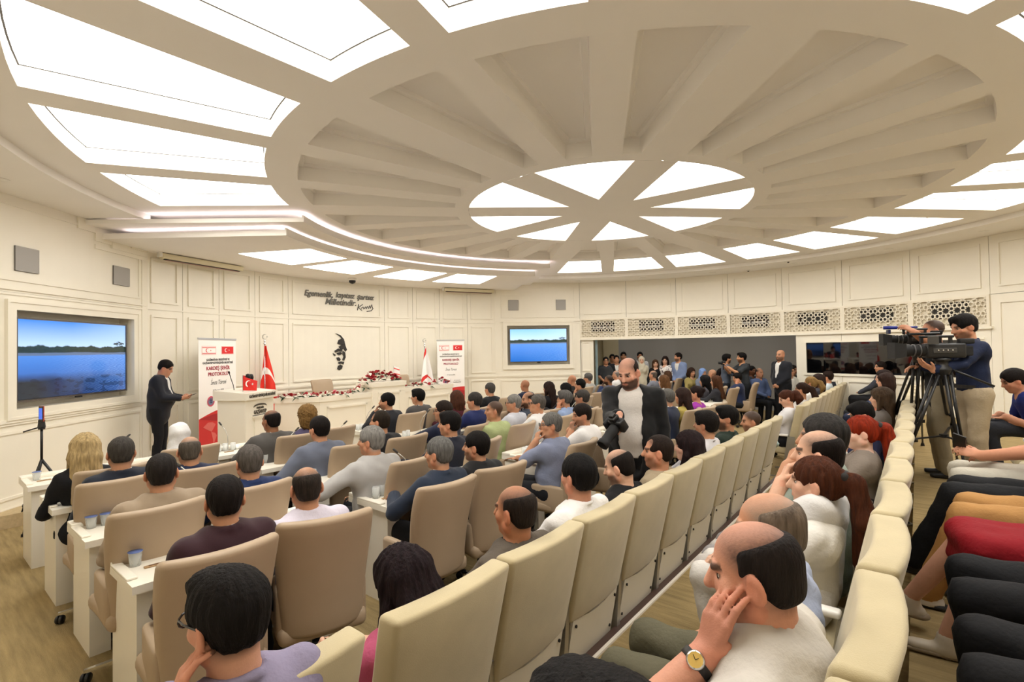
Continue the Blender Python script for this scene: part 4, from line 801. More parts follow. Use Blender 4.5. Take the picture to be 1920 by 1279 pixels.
t = empty('dome_camera', atz(660.5, 522, ZD), 0, 'white dome security camera under the stage ceiling above the lettering', 'camera'); MB().lathe([(.0001, 0), (.10, 0), (.10, -.035), (.085, -.05), (.0001, -.05)], 20).build('base', WHITE, t, True); MB().lathe([(.078, -.05), (.074, -.085), (.05, -.115), (.0001, -.13)], 18).build('dome', mat('smoked dome', '#0b0b0c', .08), t, True)
for px, lab in ((1403, 'small dark ceiling sensor at the soffit edge above the gallery, facing the camera men'), (1478, 'small dark ceiling sensor at the soffit above the window side')): t = empty('ceiling_sensor', atz(px, 507 if px < 1450 else 490, ZS), 0, lab, 'sensor'); MB().lathe([(.0001, 0), (.05, 0), (.05, -.012), (.0001, -.014)], 14).build('base', WHITE, t); MB().lathe([(.022, -.012), (.018, -.035), (.0001, -.04)], 12).build('sensor_eye', DARK, t)
ORD = ['first', 'second', 'third', 'fourth', 'fifth', 'sixth', 'seventh', 'eighth', 'ninth', 'tenth', 'eleventh', 'twelfth', 'thirteenth', 'fourteenth', 'fifteenth', 'sixteenth', 'seventeenth']
# ---------------------------------------------------------------- rows of chairs
def facing(P): return FACE
A_B0, PIT = -5.97+.295, .59
for i in range(11):
    b = A_B0+i*PIT
    if i > 10: break
    n = ['one', 'two', 'three', 'four', 'five', 'six', 'seven', 'eight', 'nine', 'ten', 'eleven'][i]
    seat(-1.72 if i else -1.69, b-(.07 if i == 0 else 0), 0, f'{ORD[i]} cream theatre seat behind the desks, counted from the camera end', 'theatre seats behind the desks')
for i in range(13):
    b = 2.05+.60*i
    seat(-1.75, b, 0, f'{ORD[i]} cream theatre seat after the cross aisle, gallery-side row', 'theatre seats on the gallery side')
for i in range(17):
    b = -6.1+.60*i
    seat(-2.97, b, TIER1, f'{ORD[i]} cream theatre seat of the raised middle row, counted from the camera end', 'theatre seats of the raised row')
for i in range(9):
    b = -4.95+.60*i
    seat(-4.30, b, TIER2, f'{ORD[i]} cream theatre seat of the top row, counted from the camera end', 'theatre seats of the top row')
# ---------------------------------------------------------------- people: bodies and clothes grown as smooth surfaces from a posed skeleton
def axis(lo, hi, hc, fine, hf):
    out = [lo]
    while out[-1] < hi:
        x = out[-1]; h = hc
        for a, b in fine:
            if a-hc < x < b: h = hf if x >= a-hf else min(hc, max(hf, a-x))
        out.append(x+h)
    return np.array(out, np.float32)
def grow(prims, hc, hf=None, zones=(), warp=None, pad=.03):
    """prims: ('c',a,b,ra,rb,k[,fwd,flat]) capsule, ('e',c,rad,Rm,k) ellipsoid, ('-',prim) carve, ('p',point,normal) keep behind plane"""
    hf = hf or hc; lo = np.full(3, 9.); hi = np.full(3, -9.)
    for p in prims:
        if p[0] == 'c':
            for q, r in ((p[1], p[3]), (p[2], p[4])): lo = np.minimum(lo, np.array(q)-r*1.25); hi = np.maximum(hi, np.array(q)+r*1.25)
        elif p[0] == 'e': r = max(p[2]); lo = np.minimum(lo, np.array(p[1])-r); hi = np.maximum(hi, np.array(p[1])+r)
    lo -= pad; hi += pad
    ax = [axis(lo[i], hi[i], hc, [(z[0][i], z[1][i]) for z in zones], hf) for i in range(3)]
    Fd = np.full([len(a) for a in ax], .5, np.float32)
    for p in prims:
        neg = p[0] == '-'
        if neg: p = p[1]
        if p[0] == 'p':
            n = p[2]; d = (ax[0][:, None, None]-p[1][0])*n[0]+(ax[1][None, :, None]-p[1][1])*n[1]+(ax[2][None, None, :]-p[1][2])*n[2]
            Fd = np.maximum(Fd, d.astype(np.float32)); continue
        if p[0] == 'c': k = p[5]; m = max(2.5*k, 3*hc)+.02; rr = max(p[3], p[4])*1.25; l = np.minimum(p[1], p[2])-rr-m; h = np.maximum(p[1], p[2])+rr+m
        else: k = p[4]; m = max(2.5*k, 3*hc)+.02; rr = max(p[2]); l = np.array(p[1])-rr-m; h = np.array(p[1])+rr+m
        sl = tuple(slice(max(0, int(np.searchsorted(ax[i], l[i]))-1), int(np.searchsorted(ax[i], h[i]))+1) for i in range(3))
        x = ax[0][sl[0]][:, None, None]; y = ax[1][sl[1]][None, :, None]; z = ax[2][sl[2]][None, None, :]
        if p[0] == 'c':
            a, b = np.array(p[1], float), np.array(p[2], float); qx, qy, qz = x-a[0], y-a[1], z-a[2]
            if len(p) > 6:
                f = np.array(p[6]); g = (1/p[7]-1)*(qx*f[0]+qy*f[1]+qz*f[2]); qx, qy, qz = qx+f[0]*g, qy+f[1]*g, qz+f[2]*g
            ba = b-a; t = np.clip((qx*ba[0]+qy*ba[1]+qz*ba[2])/max(ba@ba, 1e-9), 0, 1)
            d = np.sqrt((qx-t*ba[0])**2+(qy-t*ba[1])**2+(qz-t*ba[2])**2)-(p[3]+t*(p[4]-p[3]))
        else:
            c, rad, Rm = p[1], p[2], p[3]; qx, qy, qz = x-c[0], y-c[1], z-c[2]
            if Rm is not None: qx, qy, qz = (Rm[0][0]*qx+Rm[1][0]*qy+Rm[2][0]*qz, Rm[0][1]*qx+Rm[1][1]*qy+Rm[2][1]*qz, Rm[0][2]*qx+Rm[1][2]*qy+Rm[2][2]*qz)
            k0 = np.sqrt((qx/rad[0])**2+(qy/rad[1])**2+(qz/rad[2])**2); k1 = np.sqrt((qx/rad[0]**2)**2+(qy/rad[1]**2)**2+(qz/rad[2]**2)**2)
            d = k0*(k0-1)/np.maximum(k1, 1e-6)
        G = Fd[sl]
        if neg: hh = np.clip(.5-.5*(G+d)/k, 0, 1); Fd[sl] = G*(1-hh)-d*hh+k*hh*(1-hh)
        else: hh = np.clip(.5+.5*(G-d)/k, 0, 1); Fd[sl] = G*(1-hh)+d*hh-k*hh*(1-hh)
    if warp is not None: Fd += warp(ax[0][:, None, None], ax[1][None, :, None], ax[2][None, None, :]).astype(np.float32)
    return nets(Fd, ax)
def nets(Fd, ax):
    S = Fd < 0; a = S[:-1].astype(np.int8)+S[1:]; a = a[:, :-1]+a[:, 1:]; a = a[:, :, :-1]+a[:, :, 1:]
    act = (a > 0) & (a < 8); idx = np.full(act.shape, -1, np.int32); I, J, K = np.nonzero(act); n = len(I); idx[I, J, K] = np.arange(n)
    acc = np.zeros((n, 3)); cnt = np.zeros(n)
    crn = [(i, j, k) for i in (0, 1) for j in (0, 1) for k in (0, 1)]; val = {c: Fd[I+c[0], J+c[1], K+c[2]] for c in crn}
    for c in crn:
        for t in range(3):
            if c[t] == 0:
                e = tuple(1 if i == t else c[i] for i in range(3)); f1, f2 = val[c], val[e]; m = (f1 < 0) != (f2 < 0)
                q = np.where(m, f1/np.where(f1 == f2, 1, f1-f2), 0); cnt += m
                for i in range(3): acc[:, i] += m*(c[i]+(q if i == t else 0))
    P = acc/np.maximum(cnt, 1)[:, None]+np.stack([I, J, K], 1)
    vs = np.stack([np.interp(P[:, i], np.arange(len(ax[i])), ax[i]) for i in range(3)], 1)
    qs = []
    D = S[:-1, 1:-1, 1:-1] != S[1:, 1:-1, 1:-1]; i, j, k = np.nonzero(D); j += 1; k += 1
    q = np.stack([idx[i, j-1, k-1], idx[i, j, k-1], idx[i, j, k], idx[i, j-1, k]], 1); fl = ~S[i, j, k]; q[fl] = q[fl][:, ::-1]; qs.append(q)
    D = S[1:-1, :-1, 1:-1] != S[1:-1, 1:, 1:-1]; i, j, k = np.nonzero(D); i += 1; k += 1
    q = np.stack([idx[i-1, j, k-1], idx[i-1, j, k], idx[i, j, k], idx[i, j, k-1]], 1); fl = ~S[i, j, k]; q[fl] = q[fl][:, ::-1]; qs.append(q)
    D = S[1:-1, 1:-1, :-1] != S[1:-1, 1:-1, 1:]; i, j, k = np.nonzero(D); i += 1; j += 1
    q = np.stack([idx[i-1, j-1, k], idx[i, j-1, k], idx[i, j, k], idx[i-1, j, k]], 1); fl = ~S[i, j, k]; q[fl] = q[fl][:, ::-1]; qs.append(q)
    return vs, np.concatenate(qs)
def raw_mesh(name, vs, qs, col=None):
    me = bpy.data.meshes.new(name); n = len(vs); m = len(qs)
    me.vertices.add(n); me.vertices.foreach_set('co', vs.astype(np.float32).ravel())
    me.loops.add(4*m); me.loops.foreach_set('vertex_index', qs.astype(np.int32).ravel())
    me.polygons.add(m); me.polygons.foreach_set('loop_start', np.arange(0, 4*m, 4, dtype=np.int32)); me.polygons.foreach_set('loop_total', np.full(m, 4, np.int32))
    me.polygons.foreach_set('use_smooth', np.ones(m, bool)); me.update(calc_edges=True)
    if col is not None:
        at = me.color_attributes.new('Col', 'FLOAT_COLOR', 'POINT'); at.data.foreach_set('color', np.concatenate([col, np.ones((n, 1))], 1).astype(np.float32).ravel())
    return me
def rotm(yaw, pitch=0., roll=0.):
    return np.array((Matrix.Rotation(yaw, 3, 'Z') @ Matrix.Rotation(pitch, 3, 'X') @ Matrix.Rotation(roll, 3, 'Y')))
def ik(s, w, l1, l2, hint):
    s, w, hint = np.array(s, float), np.array(w, float), np.array(hint, float); d = w-s; L = np.linalg.norm(d); mx = (l1+l2)*.995
    if L > mx: w = s+d/L*mx; d = w-s; L = mx
    u = d/L; x = (l1*l1-l2*l2+L*L)/(2*L); h = math.sqrt(max(l1*l1-x*x, 0)); n = hint-u*(hint@u); n /= max(np.linalg.norm(n), 1e-6)
    return s+u*x+n*h, w
def hand_prims(w, fd, nrm, side, sc, curl=.5, k=.006, th=1.):
    """palm and five fingers: w wrist, fd finger direction, nrm back-of-hand normal, side +1 right / -1 left"""
    w, fd, nrm = np.array(w, float), np.array(fd, float), np.array(nrm, float); fd /= np.linalg.norm(fd); nrm -= fd*(nrm@fd); nrm /= np.linalg.norm(nrm)
    x = np.cross(fd, nrm)*side                       # x points away from the thumb... thumb sits at -x
    P = []; kn = []
    for o, l in ((-.030, .088), (-.010, .093), (.010, .089), (.028, .080)):
        b = w+fd*l*sc+x*o*sc; kn.append(b); P.append(('c', w+x*o*.55*sc+fd*.012*sc, b, .0145*sc, .0115*sc, .012*sc))
    for b, o, ln in zip(kn, (-.030, -.010, .010, .028), (.042, .048, .044, .033)):
        d1 = fd*math.cos(curl*.8)-nrm*math.sin(curl*.8)+x*o*1.5*(1-curl); m = b+d1*ln*sc
        d2 = fd*math.cos(curl*2.0)-nrm*math.sin(curl*2.0)+x*o*1.*(1-curl); e = m+d2*ln*.85*sc
        P += [('c', b, m, .0098*sc, .0088*sc, k*.6), ('c', m, e, .0088*sc, .0072*sc, k*.5)]
    t0 = w-x*.022*sc+fd*.022*sc; td = fd*.62-x*.62-nrm*.35*(.4+curl); td /= np.linalg.norm(td); t1 = t0+td*.046*sc*th; td2 = fd*.85-x*.2-nrm*.45*(.3+curl); td2 /= np.linalg.norm(td2)
    P += [('c', t0, t1, .0145*sc, .0105*sc, .008*sc), ('c', t1, t1+td2*.032*sc*th, .0105*sc, .0085*sc, k*.5)]
    return P
SKIN = mat('skin', '#c99b7d', .55, vcol=True, noise=.05, nscale=60, bump=.12, bscale=220, spec=.35)
EYE = mat('eye white', '#e8e2da', .2); IRIS = mat('iris', '#2a1c12', .15)
SOLE = mat('shoe sole', '#1d1b1a', .6)
TRI = [0]
def person(label, loc, face, head=None, z0=0., stand=False, seat=.46, lean=.06, twist=0., hyaw=0., hpitch=0., hroll=0., T=.50, bulk=1., fat=0., female=False, scale=1.,
           hair=('short', '#17110d'), skin='#c99b7d', beard=None, top=('suit', '#1b2230'), shirt='#e9e7e2', tie=None, bottom='#1c1d22', shoes='#171513', lh='lap', rh='lap',
           glasses=False, res=None, legs=True, bare=False, group=None, dist=None, sitz=None, skirt=None, knees=None, grip=(.5, .5), hands=None, tuck=False):
    """loc = floor point below the head; head = world z of the head centre"""
    sc = scale; rz = face; dist = dist or max(1.2, math.hypot(loc[0], loc[1]))
    hf = res or min(.020, max(.0058, dist*.0019)); hc = min(.045, max(.022, hf*2.6)); hg = min(.034, max(.0145, hf*2.1))
    root = empty('person', (0, 0, 0), rz, label, 'person', group)
    Ls = lean; s = np.array([0, math.sin(Ls), math.cos(Ls)]); f = np.array([0, math.cos(Ls), -math.sin(Ls)]); X = np.array([1., 0, 0])
    zh = head-z0
    if stand:
        sc = scale*zh/1.605; hipz = .93*sc; Tl = .50*sc
        H = np.array([0, 0, hipz])
    else:
        hipz = seat+.085; H = np.array([0, 0, hipz]); Tl = (zh-.165*math.cos(Ls+hpitch*.3)-hipz)/math.cos(Ls); Tl = min(.60, max(.36, Tl))
    sw = (.160 if female else .185)*sc*bulk; N = H+s*Tl
    Rb = rotm(twist); Rh = rotm(hyaw+twist, hpitch, hroll)
    Hc = N+s*.045*sc+Rh @ np.array([0, .018, .118])*sc
    def hd(x, y, z): return Hc+Rh @ np.array([x, y, z])*sc
    off = Hc.copy()                                   # put the head over loc
    c_, s_ = math.cos(rz), math.sin(rz); ox, oy = c_*off[0]-s_*off[1], s_*off[0]+c_*off[1]
    root.location = (loc[0]-ox, loc[1]-oy, z0)
    if abs((Hc[2])-zh) > .003 and not stand: root.location.z += 0
    shy = N-s*.045*sc
    SH = {1: shy+Rb @ X*sw-f*.01, -1: shy-Rb @ X*sw-f*.01}
    def Wl(p):                                        # world point into the person's frame
        d = np.array(p, float)-np.array(root.location); return np.array([c_*d[0]+s_*d[1], -s_*d[0]+c_*d[1], d[2]])
    arms = {}; thm = {1: 1., -1: 1.}
    for sd, hp in ((1, rh), (-1, lh)):
        S_ = SH[sd]; fd = np.array([-.3*sd, 1., -.15]); nr = np.array([.25*sd, .1, 1.]); hint = np.array([.5*sd, -.55, -.7]); cu = grip[0 if sd < 0 else 1]
        if isinstance(hp, dict):
            w_ = Wl(hp['w']) if 'w' in hp else (hd(*hp['h']) if 'h' in hp else np.array(hp['l'], float)); fd = np.array(hp.get('fd', fd), float); nr = np.array(hp.get('n', nr), float); hint = np.array(hp.get('hint', hint), float); cu = hp.get('curl', cu); thm[sd] = hp.get('thumb', 1.)
        elif hp == 'lap': w_ = np.array([.11*sd, H[1]+.32, hipz+.115]); hint = np.array([.7*sd, .05 if lean < -.05 else -.5, -.75])
        elif hp == 'desk': w_ = np.array([.15*sd, H[1]+.40, .80]); hint = np.array([.8*sd, -.3, -.6])
        elif hp == 'clasp': w_ = H+np.array([.055*sd, .185, .02]) if stand else np.array([.05*sd, H[1]+.30, hipz+.14]); fd = np.array([-.75*sd, .35, -.45]); nr = np.array([.4*sd, .9, .3]); hint = np.array([.9*sd, -.5, -.3])
        elif hp == 'chin': w_ = hd(.055*sd, .105, -.185); fd = Rh @ np.array([-.25*sd, -.1, 1.]); nr = Rh @ np.array([.5*sd, .9, .1]); hint = np.array([.45*sd, .5, -1.]); cu = .9
        elif hp == 'cheek': w_ = hd(.085*sd, .085, -.150); fd = Rh @ np.array([-.1*sd, -.25, 1.]); nr = Rh @ np.array([.8*sd, .6, 0]); hint = np.array([.5*sd, .4, -1.]); cu = .55
        elif hp == 'mouth': w_ = hd(.04*sd, .155, -.150); fd = Rh @ np.array([-.35*sd, -.35, 1.]); nr = Rh @ np.array([.3*sd, 1., .2]); hint = np.array([.4*sd, .4, -1.]); cu = 1.0
        elif hp == 'side': w_ = H+np.array([(.255+.03*fat)*sd, .04, -.10])*1.; fd = np.array([0, .12, -1.]); nr = np.array([sd, .1, 0]); hint = np.array([.3*sd, -1, 0])
        elif hp == 'arm': w_ = np.array([.25*sd, H[1]+.26, hipz+.16]); hint = np.array([.8*sd, -.6, -.3])
        e_, w_ = ik(S_, w_, .285*sc, .255*sc, hint); arms[sd] = (S_, e_, w_, fd, nr, cu)
    hj = {sd: H+np.array([.092*sd*bulk*sc, 0, -.01]) for sd in (1, -1)}; kn = {}; an = {}
    for sd in (1, -1):
        if stand: kn[sd] = np.array([.10*sd*sc, .03, .50*sc]); an[sd] = np.array([.105*sd*sc, -.02, .085*sc])
        else: kn[sd] = np.array([.125*sd*(.7 if female else 1.), .44*sc+.02, seat+.075]); an[sd] = np.array([.12*sd*(.6 if female else 1.), .40*sc, .085])
        if knees and sd in knees: kn[sd], an[sd] = [np.array(q, float) for q in knees[sd]]
    flat = .66+.12*fat
    def trunk(g, skirt_=0.):
        wr = (.135 if female else .15)*sc*bulk
        P = [('c', H+s*.02, H+s*Tl*.42, wr+.012*sc+g, wr*(.86 if female else .98)+.02*fat+g, .04, f, flat), ('c', H+s*Tl*.42, H+s*Tl*.72, wr*(.88 if female else 1)+.015*fat+g, wr*1.02+g, .05, f, flat),
             ('c', shy-Rb @ X*(sw-.055*sc)-s*.05*sc-f*.012, shy+Rb @ X*(sw-.055*sc)-s*.05*sc-f*.012, .078*sc+g, .078*sc+g, .06), ('c', shy-Rb @ X*.06*sc+s*.0, shy+Rb @ X*.06*sc, .068*sc+g, .068*sc+g, .05)]
        if fat: P.append(('e', H+s*Tl*.30+f*.055*fat, ((.15+.03*fat)*sc+g, (.12+.03*fat)*sc+g, .16*sc+g), None, .05))
        if female: P += [('e', H+s*Tl*.70+f*.075*sc+X*.065*sd*sc, (.055*sc+g, .055*sc+g, .058*sc+g), None, .05) for sd in (1, -1)]
        return P
    def sleeve(g, upto, lo_=.0):
        P = []
        for sd in (1, -1):
            S_, e_, w_ = arms[sd][:3]
            g_ = g-(.009 if female else 0); P.append(('c', S_-Rb @ X*.012*sd, e_ if upto >= 1 else S_+(e_-S_)*upto, .056*sc+g_, (.046 if upto >= 1 else .052)*sc+g_+(0 if upto >= 1 else .008), .03))
            if upto > 1: P.append(('c', e_, e_+(w_-e_)*(upto-1), .045*sc+g, .034*sc+g+.004, .012))
        return P
    def leg(g, upto=2.):
        P = [('c', H-X*.05*sc, H+X*.05*sc, .125*sc*bulk+g, .125*sc*bulk+g, .05, f, .8)]
        for sd in (1, -1):
            P.append(('c', hj[sd], kn[sd], .083*sc*bulk+g, .060*sc+g, .05)); P.append(('c', kn[sd], an[sd] if upto == 2 else kn[sd]+(an[sd]-kn[sd])*(upto-1), .058*sc+g, .042*sc+g+(.008 if upto == 2 and g > .005 else 0), .02))
        return P
    # ---- body
    sk = np.array(lin(skin)); B = [q[:6]+q[6:] for q in trunk(-.006)]
    sh_ = (.95 if female else 1.)
    B += [('e', hd(0, -.014, .032), np.array((.076*sh_, .096, .086))*sc, Rh, .02), ('e', hd(0, .026, -.036), np.array((.058*sh_, .066, .080))*sc, Rh, .025),
          ('e', hd(0, .062, -.094), np.array((.026, .024, .022))*sc, Rh, .02), ('c', hd(0, .086, .014), hd(0, .106, -.026), .009*sc, .0145*sc, .012), ('c', hd(-.034, .078, .024), hd(.034, .078, .024), .011*sc, .011*sc, .014),
          ('c', hd(-.044, .052, -.022), hd(.044, .052, -.022), .024*sc, .024*sc, .02), ('c', hd(-.017, .083, -.060), hd(.017, .083, -.060), .0095*sc, .0095*sc, .01),
          ('c', N-s*.05*sc, hd(0, -.022, -.062), (.058 if female else .066)*sc, (.046 if female else .058)*sc, .03), ('c', hd(-.05, 0, -.06), hd(.05, 0, -.06), .028*sc, .028*sc, .03)]
    for sd in (1, -1):
        B += [('-', ('e', hd(.033*sd, .088, .003), np.array((.016, .016, .009))*sc, Rh, .008))]
        ear = Rh @ rotm(.45*sd, -.18); B += [('e', hd(.081*sh_*sd, -.010, -.010), np.array((.010, .025, .036))*sc*(.88 if female else 1), ear, .007), ('-', ('e', hd(.091*sh_*sd, -.002, -.005), np.array((.007, .013, .021))*sc, ear, .004))]
    fatn = fat > .5
    if fatn: B.append(('e', hd(0, .035, -.085), np.array((.062, .058, .045))*sc, Rh, .03))
    B += sleeve(-.008, 2) if not bare else sleeve(-.012, 2)
    zones = [(Hc-.135*sc, Hc+.14*sc)]
    for sd in (1, -1):
        S_, e_, w_, fd, nr, cu = arms[sd]; B.append(('c', e_, w_, .041*sc, .030*sc, .02)); B += hand_prims(w_, fd, nr, sd, sc, cu, th=thm[sd])
        if hands == 'both' or (hands == 'l' and sd < 0) or (hands == 'r' and sd > 0) or dist < 1.6: u = fd/np.linalg.norm(fd); c0 = w_+u*.09*sc; zones.append((c0-.10*sc, c0+.10*sc))
    if legs: B += leg(-.012 if not skirt else -.006)
    vs, qs = grow(B, hc, hf, zones)
    q = (vs-Hc) @ Rh/sc; col = np.tile(sk, (len(vs), 1)); near = (np.abs(q) < .16).all(1)
    hcol = np.array(lin(hair[1])); x_, y_, z_ = q.T
    def blend(m, c, a): col[:] = col*(1-(m*a)[:, None])+np.array(c)*(m*a)[:, None]
    sm = lambda v, a, b: np.clip((v-a)/(b-a), 0, 1)
    lipm = near*sm(-((np.abs(x_)/.024)**2+((z_+.060)/.010)**2), -1.6, -.6)*(y_ > .07); blend(lipm, sk*np.array([.78, .5, .5]), .8)
    brow = near*sm(-(((np.abs(x_)-.034)/.022)**2+((z_-.026)/.008)**2), -1.8, -.7)*(y_ > .06); blend(brow, hcol*.8 if hair[0] not in ('hijab',) else np.array([.03, .02, .015]), .85)
    eyem = near*sm(-(((np.abs(x_)-.033)/.015)**2+((z_-.004)/.007)**2), -1.6, -.6)*(y_ > .06); blend(eyem, np.array([.025, .016, .012]), .85)
    blend(near*sm(-((np.abs(x_)-.05)/.03)**2-((z_+.03)/.03)**2, -1.2, 0)*(y_ > .03), sk*np.array([1.05, .80, .78]), .35)
    blend(near*(np.abs(x_) > .07)*(z_ < .03), sk*np.array([1.05, .80, .76]), .6)
    st = hair[0]
    if st in ('short', 'balding', 'buzz', 'receding', 'bald'):    # cropped hair shades the scalp itself towards its edge
        dens = {'bald': .22, 'buzz': .92, 'balding': .93, 'receding': .85, 'short': .95}[st]
        m = near*sm(-y_+.9*np.maximum(z_, -.03)-(.006 if st == 'balding' else 0), -.026 if st == 'balding' else -.016, .026)*sm(z_, -.088, -.050)*(1-((np.abs(x_) > .080)))
        if st in ('balding', 'bald', 'receding'): m = m*(1-sm(z_+.25*y_-(.03 if st == 'receding' else 0), .062, .128)*.93)*np.random.default_rng(5).uniform(.80, 1., len(m))
        m2 = near*sm(z_, .02, .05)*sm(-y_, -.055, -.03) if st in ('short', 'buzz') else 0*m
        blend(np.maximum(m, m2)*((z_ > -.09)), hcol, dens)
    if beard:
        bm_ = near*sm(-z_-.6*np.maximum(-y_-.0, 0), .028, .046)*sm(y_, -.005, .02)*sm(z_, -.135, -.115)*(1-lipm); bm_ = np.maximum(bm_, near*(sm(-((x_/.03)**2+((z_+.046)/.008)**2), -1.5, -.6))*(y_ > .08)); blend(bm_, lin(beard[0]), beard[1])
    body = link('body', raw_mesh('body', vs, qs, col), SKIN, root); TRI[0] += 2*len(qs)
    # ---- hair
    def put(name, prims, h, m, warp=None, zones=(), hf_=None, parent=root):
        v_, q_ = grow(prims, h, hf_ or h, zones, warp)
        if len(q_) == 0: return None
        TRI[0] += 2*len(q_); return link(name, raw_mesh(name, v_, q_), m, parent)
    hm = cloth(hair[1], 'hair'); th_ = hair[2] if len(hair) > 2 else 1.
    def shell(t, low=1.): return [('e', hd(0, -.016, .036), np.array((.076*sh_+t, .097+t, .086+t))*sc, Rh, .02), ('e', hd(0, -.040, -.018), np.array((.064*sh_+t*low, .068+t*low, .068))*sc, Rh, .02)]
    def cut_face(zf=.0, w=.07): return [('-', ('e', hd(0, .112, -.045+zf), np.array((w, .085, .098))*sc, Rh, .010))]
    ears = [('-', ('e', hd(.088*sd, .020, -.040), np.array((.034, .044, .056))*sc, Rh, .012)) for sd in (1, -1)]
    ears2 = [('-', ('e', hd(.088*sd, .012, -.030), np.array((.026, .032, .044))*sc, Rh, .010)) for sd in (1, -1)]
    nape = [('-', ('e', hd(0, -.085, -.135), np.array((.12, .10, .070))*sc, Rh, .02))]
    stran = lambda amp, fr: (lambda x, y, z: amp*np.sin(fr*np.arctan2(x-Hc[0], y-Hc[1]-.0)+14*(z-Hc[2]))+amp*.7*np.sin(fr*2.3*np.arctan2(x-Hc[0]+.03, y-Hc[1]+.02)+9*z)+amp*.8*np.sin(x*61+3)*np.sin(y*57)*np.sin(z*49))
    if st == 'short':
        P = shell(.0115*th_, .35)+([('e', hd(0, .055, .098), np.array((.058, .042, .026))*sc, Rh, .03)] if th_ > 1.2 else [])+cut_face(.018)+ears+nape
        put('hair', P, hf*.95, hm, stran(.0013, 19))
    elif st in ('receding', 'balding'):
        t = (.0060 if st == 'receding' else .0030)*th_; P = shell(t, .5)+cut_face(.032 if st == 'receding' else .026)+ears+nape
        if st == 'receding': P += [('-', ('e', hd(.047*sd, .080, .085), np.array((.032, .045, .05))*sc, Rh, .02)) for sd in (1, -1)]
        else: P += [('-', ('e', hd(.058*sd, .082, .045), np.array((.05, .060, .065))*sc, Rh, .02)) for sd in (1, -1)]+[('-', ('e', hd(0, .020, .130), np.array((.078, .112, .080))*sc, Rh, .03))]
        put('hair', P, hf*.8, hm, None)
    elif st in ('long', 'bob', 'curly', 'ponytail', 'bun', 'straight'):
        P = shell(.016*th_ if st != 'ponytail' and st != 'bun' else .008)+cut_face(.004, .066)
        if st in ('long', 'straight', 'bob'):
            Ln = {'long': .36, 'straight': .46, 'bob': .17}[st]*(hair[3] if len(hair) > 3 else 1.)
            for x0, wd in ((-.055, .045), (0, .055), (.055, .045)):
                m1 = hd(x0, -.075, -.06); e1 = N-f*(.105+.02)*sc+Rb @ X*x0*1.5*sc+s*(.10-Ln)*sc
                P += [('c', hd(x0*.9, -.055, .03), m1, .05*sc, .052*sc, .03), ('c', m1, e1 if st != 'bob' else hd(x0*1.1, -.07, -.04-Ln), wd*sc, (.028 if st != 'bob' else .034)*sc, .03)]
            for sd in (1, -1):
                m1 = hd(.082*sd, .005, -.06); e1 = hd(.086*sd, .02, -.05-Ln*.55) if st == 'bob' else N+Rb @ X*.10*sd*sc+f*.05*sc-s*(Ln*.62-.08)*sc
                P += [('c', hd(.070*sd, .015, .03), m1, .024*sc, .028*sc, .02), ('c', m1, e1, .028*sc, .016*sc, .02)]
            P += [('-', ('e', hd(0, .12, -.05), np.array((.058, .09, .10))*sc, Rh, .01))]
        elif st == 'curly':
            P = shell(.034)+[('e', hd(.0, -.05, -.06), np.array((.105, .075, .095))*sc, Rh, .03)]+cut_face(.01, .062)
        elif st == 'ponytail':
            P += ears2+nape; p0 = hd(0, -.115, .045); p1 = hd(0, -.160, .02); L_ = hair[3] if len(hair) > 3 else 1.
            P += [('c', p0, p1, .026*sc, .032*sc, .02), ('c', p1, p1+np.array([0, -.035, -.12*L_])*sc, .040*sc, .050*sc, .03), ('c', p1+np.array([0, -.035, -.12*L_])*sc, p1+np.array([.01, .0, -.27*L_])*sc, .048*sc, .020*sc, .03)]
        elif st == 'bun': P += ears2+nape+[('e', hd(0, -.12, .06), np.array((.042, .038, .042))*sc, Rh, .01)]
        put('hair', P, hf*1.15, hm, (lambda x, y, z: .013*np.sin(125*x+30*np.sin(40*z))*np.sin(120*y+11+3*np.sin(50*x))*np.sin(105*z)+.006*np.sin(230*x)*np.sin(210*z+5*y)) if st == 'curly' else stran(.0035, 13))
        if st == 'ponytail' and dist < 5: put('hair_tie', [('c', hd(-.006, -.120, .043), hd(.006, -.120, .043), .031*sc, .031*sc, .01)], .008, mat('hair tie', '#15110f', .7))
    elif st == 'hijab':
        P = [('e', hd(0, -.018, .030), np.array((.092, .112, .100))*sc, Rh, .03), ('c', hd(0, -.02, -.05), N+s*.01, .082*sc, .105*sc, .05), ('c', N-s*.05+f*.02, N-s*.10+f*.04, .12*sc, .13*sc, .06, f, .75), ('-', ('e', hd(0, .115, -.020), np.array((.055, .08, .080))*sc, Rh, .012))]
        put('headscarf', P, hf*1.2, cloth(hair[1]), lambda x, y, z: .003*np.sin(70*z+20*y)+.003*np.sin(55*x+33*z))
    # ---- clothes
    fold = lambda amp: (lambda x, y, z: amp*np.sin(21*x+33*z+9*y+2*np.sin(13*z+7*x))*np.sin(17*z-27*y+5*x+1)+amp*.6*np.sin(63*z+31*np.abs(x)+2.5*np.sin(19*x))*np.sin(27*y+13*x))
    ts, tc = top[0], top[1]; tm = cloth(tc, 'suit' if ts in ('suit', 'openblazer') else 'cloth')
    if len(top) > 2 and top[2] is not None and not isinstance(top[2], str): tm = top[2]
    HEM = [] if stand else [('p', (0, 0, seat+.01), (0, 0, -1.))]
    neckcut = [('-', ('c', N-s*.03*sc+f*.012, N+s*.16*sc+f*.03, .060*sc, .066*sc, .012))]
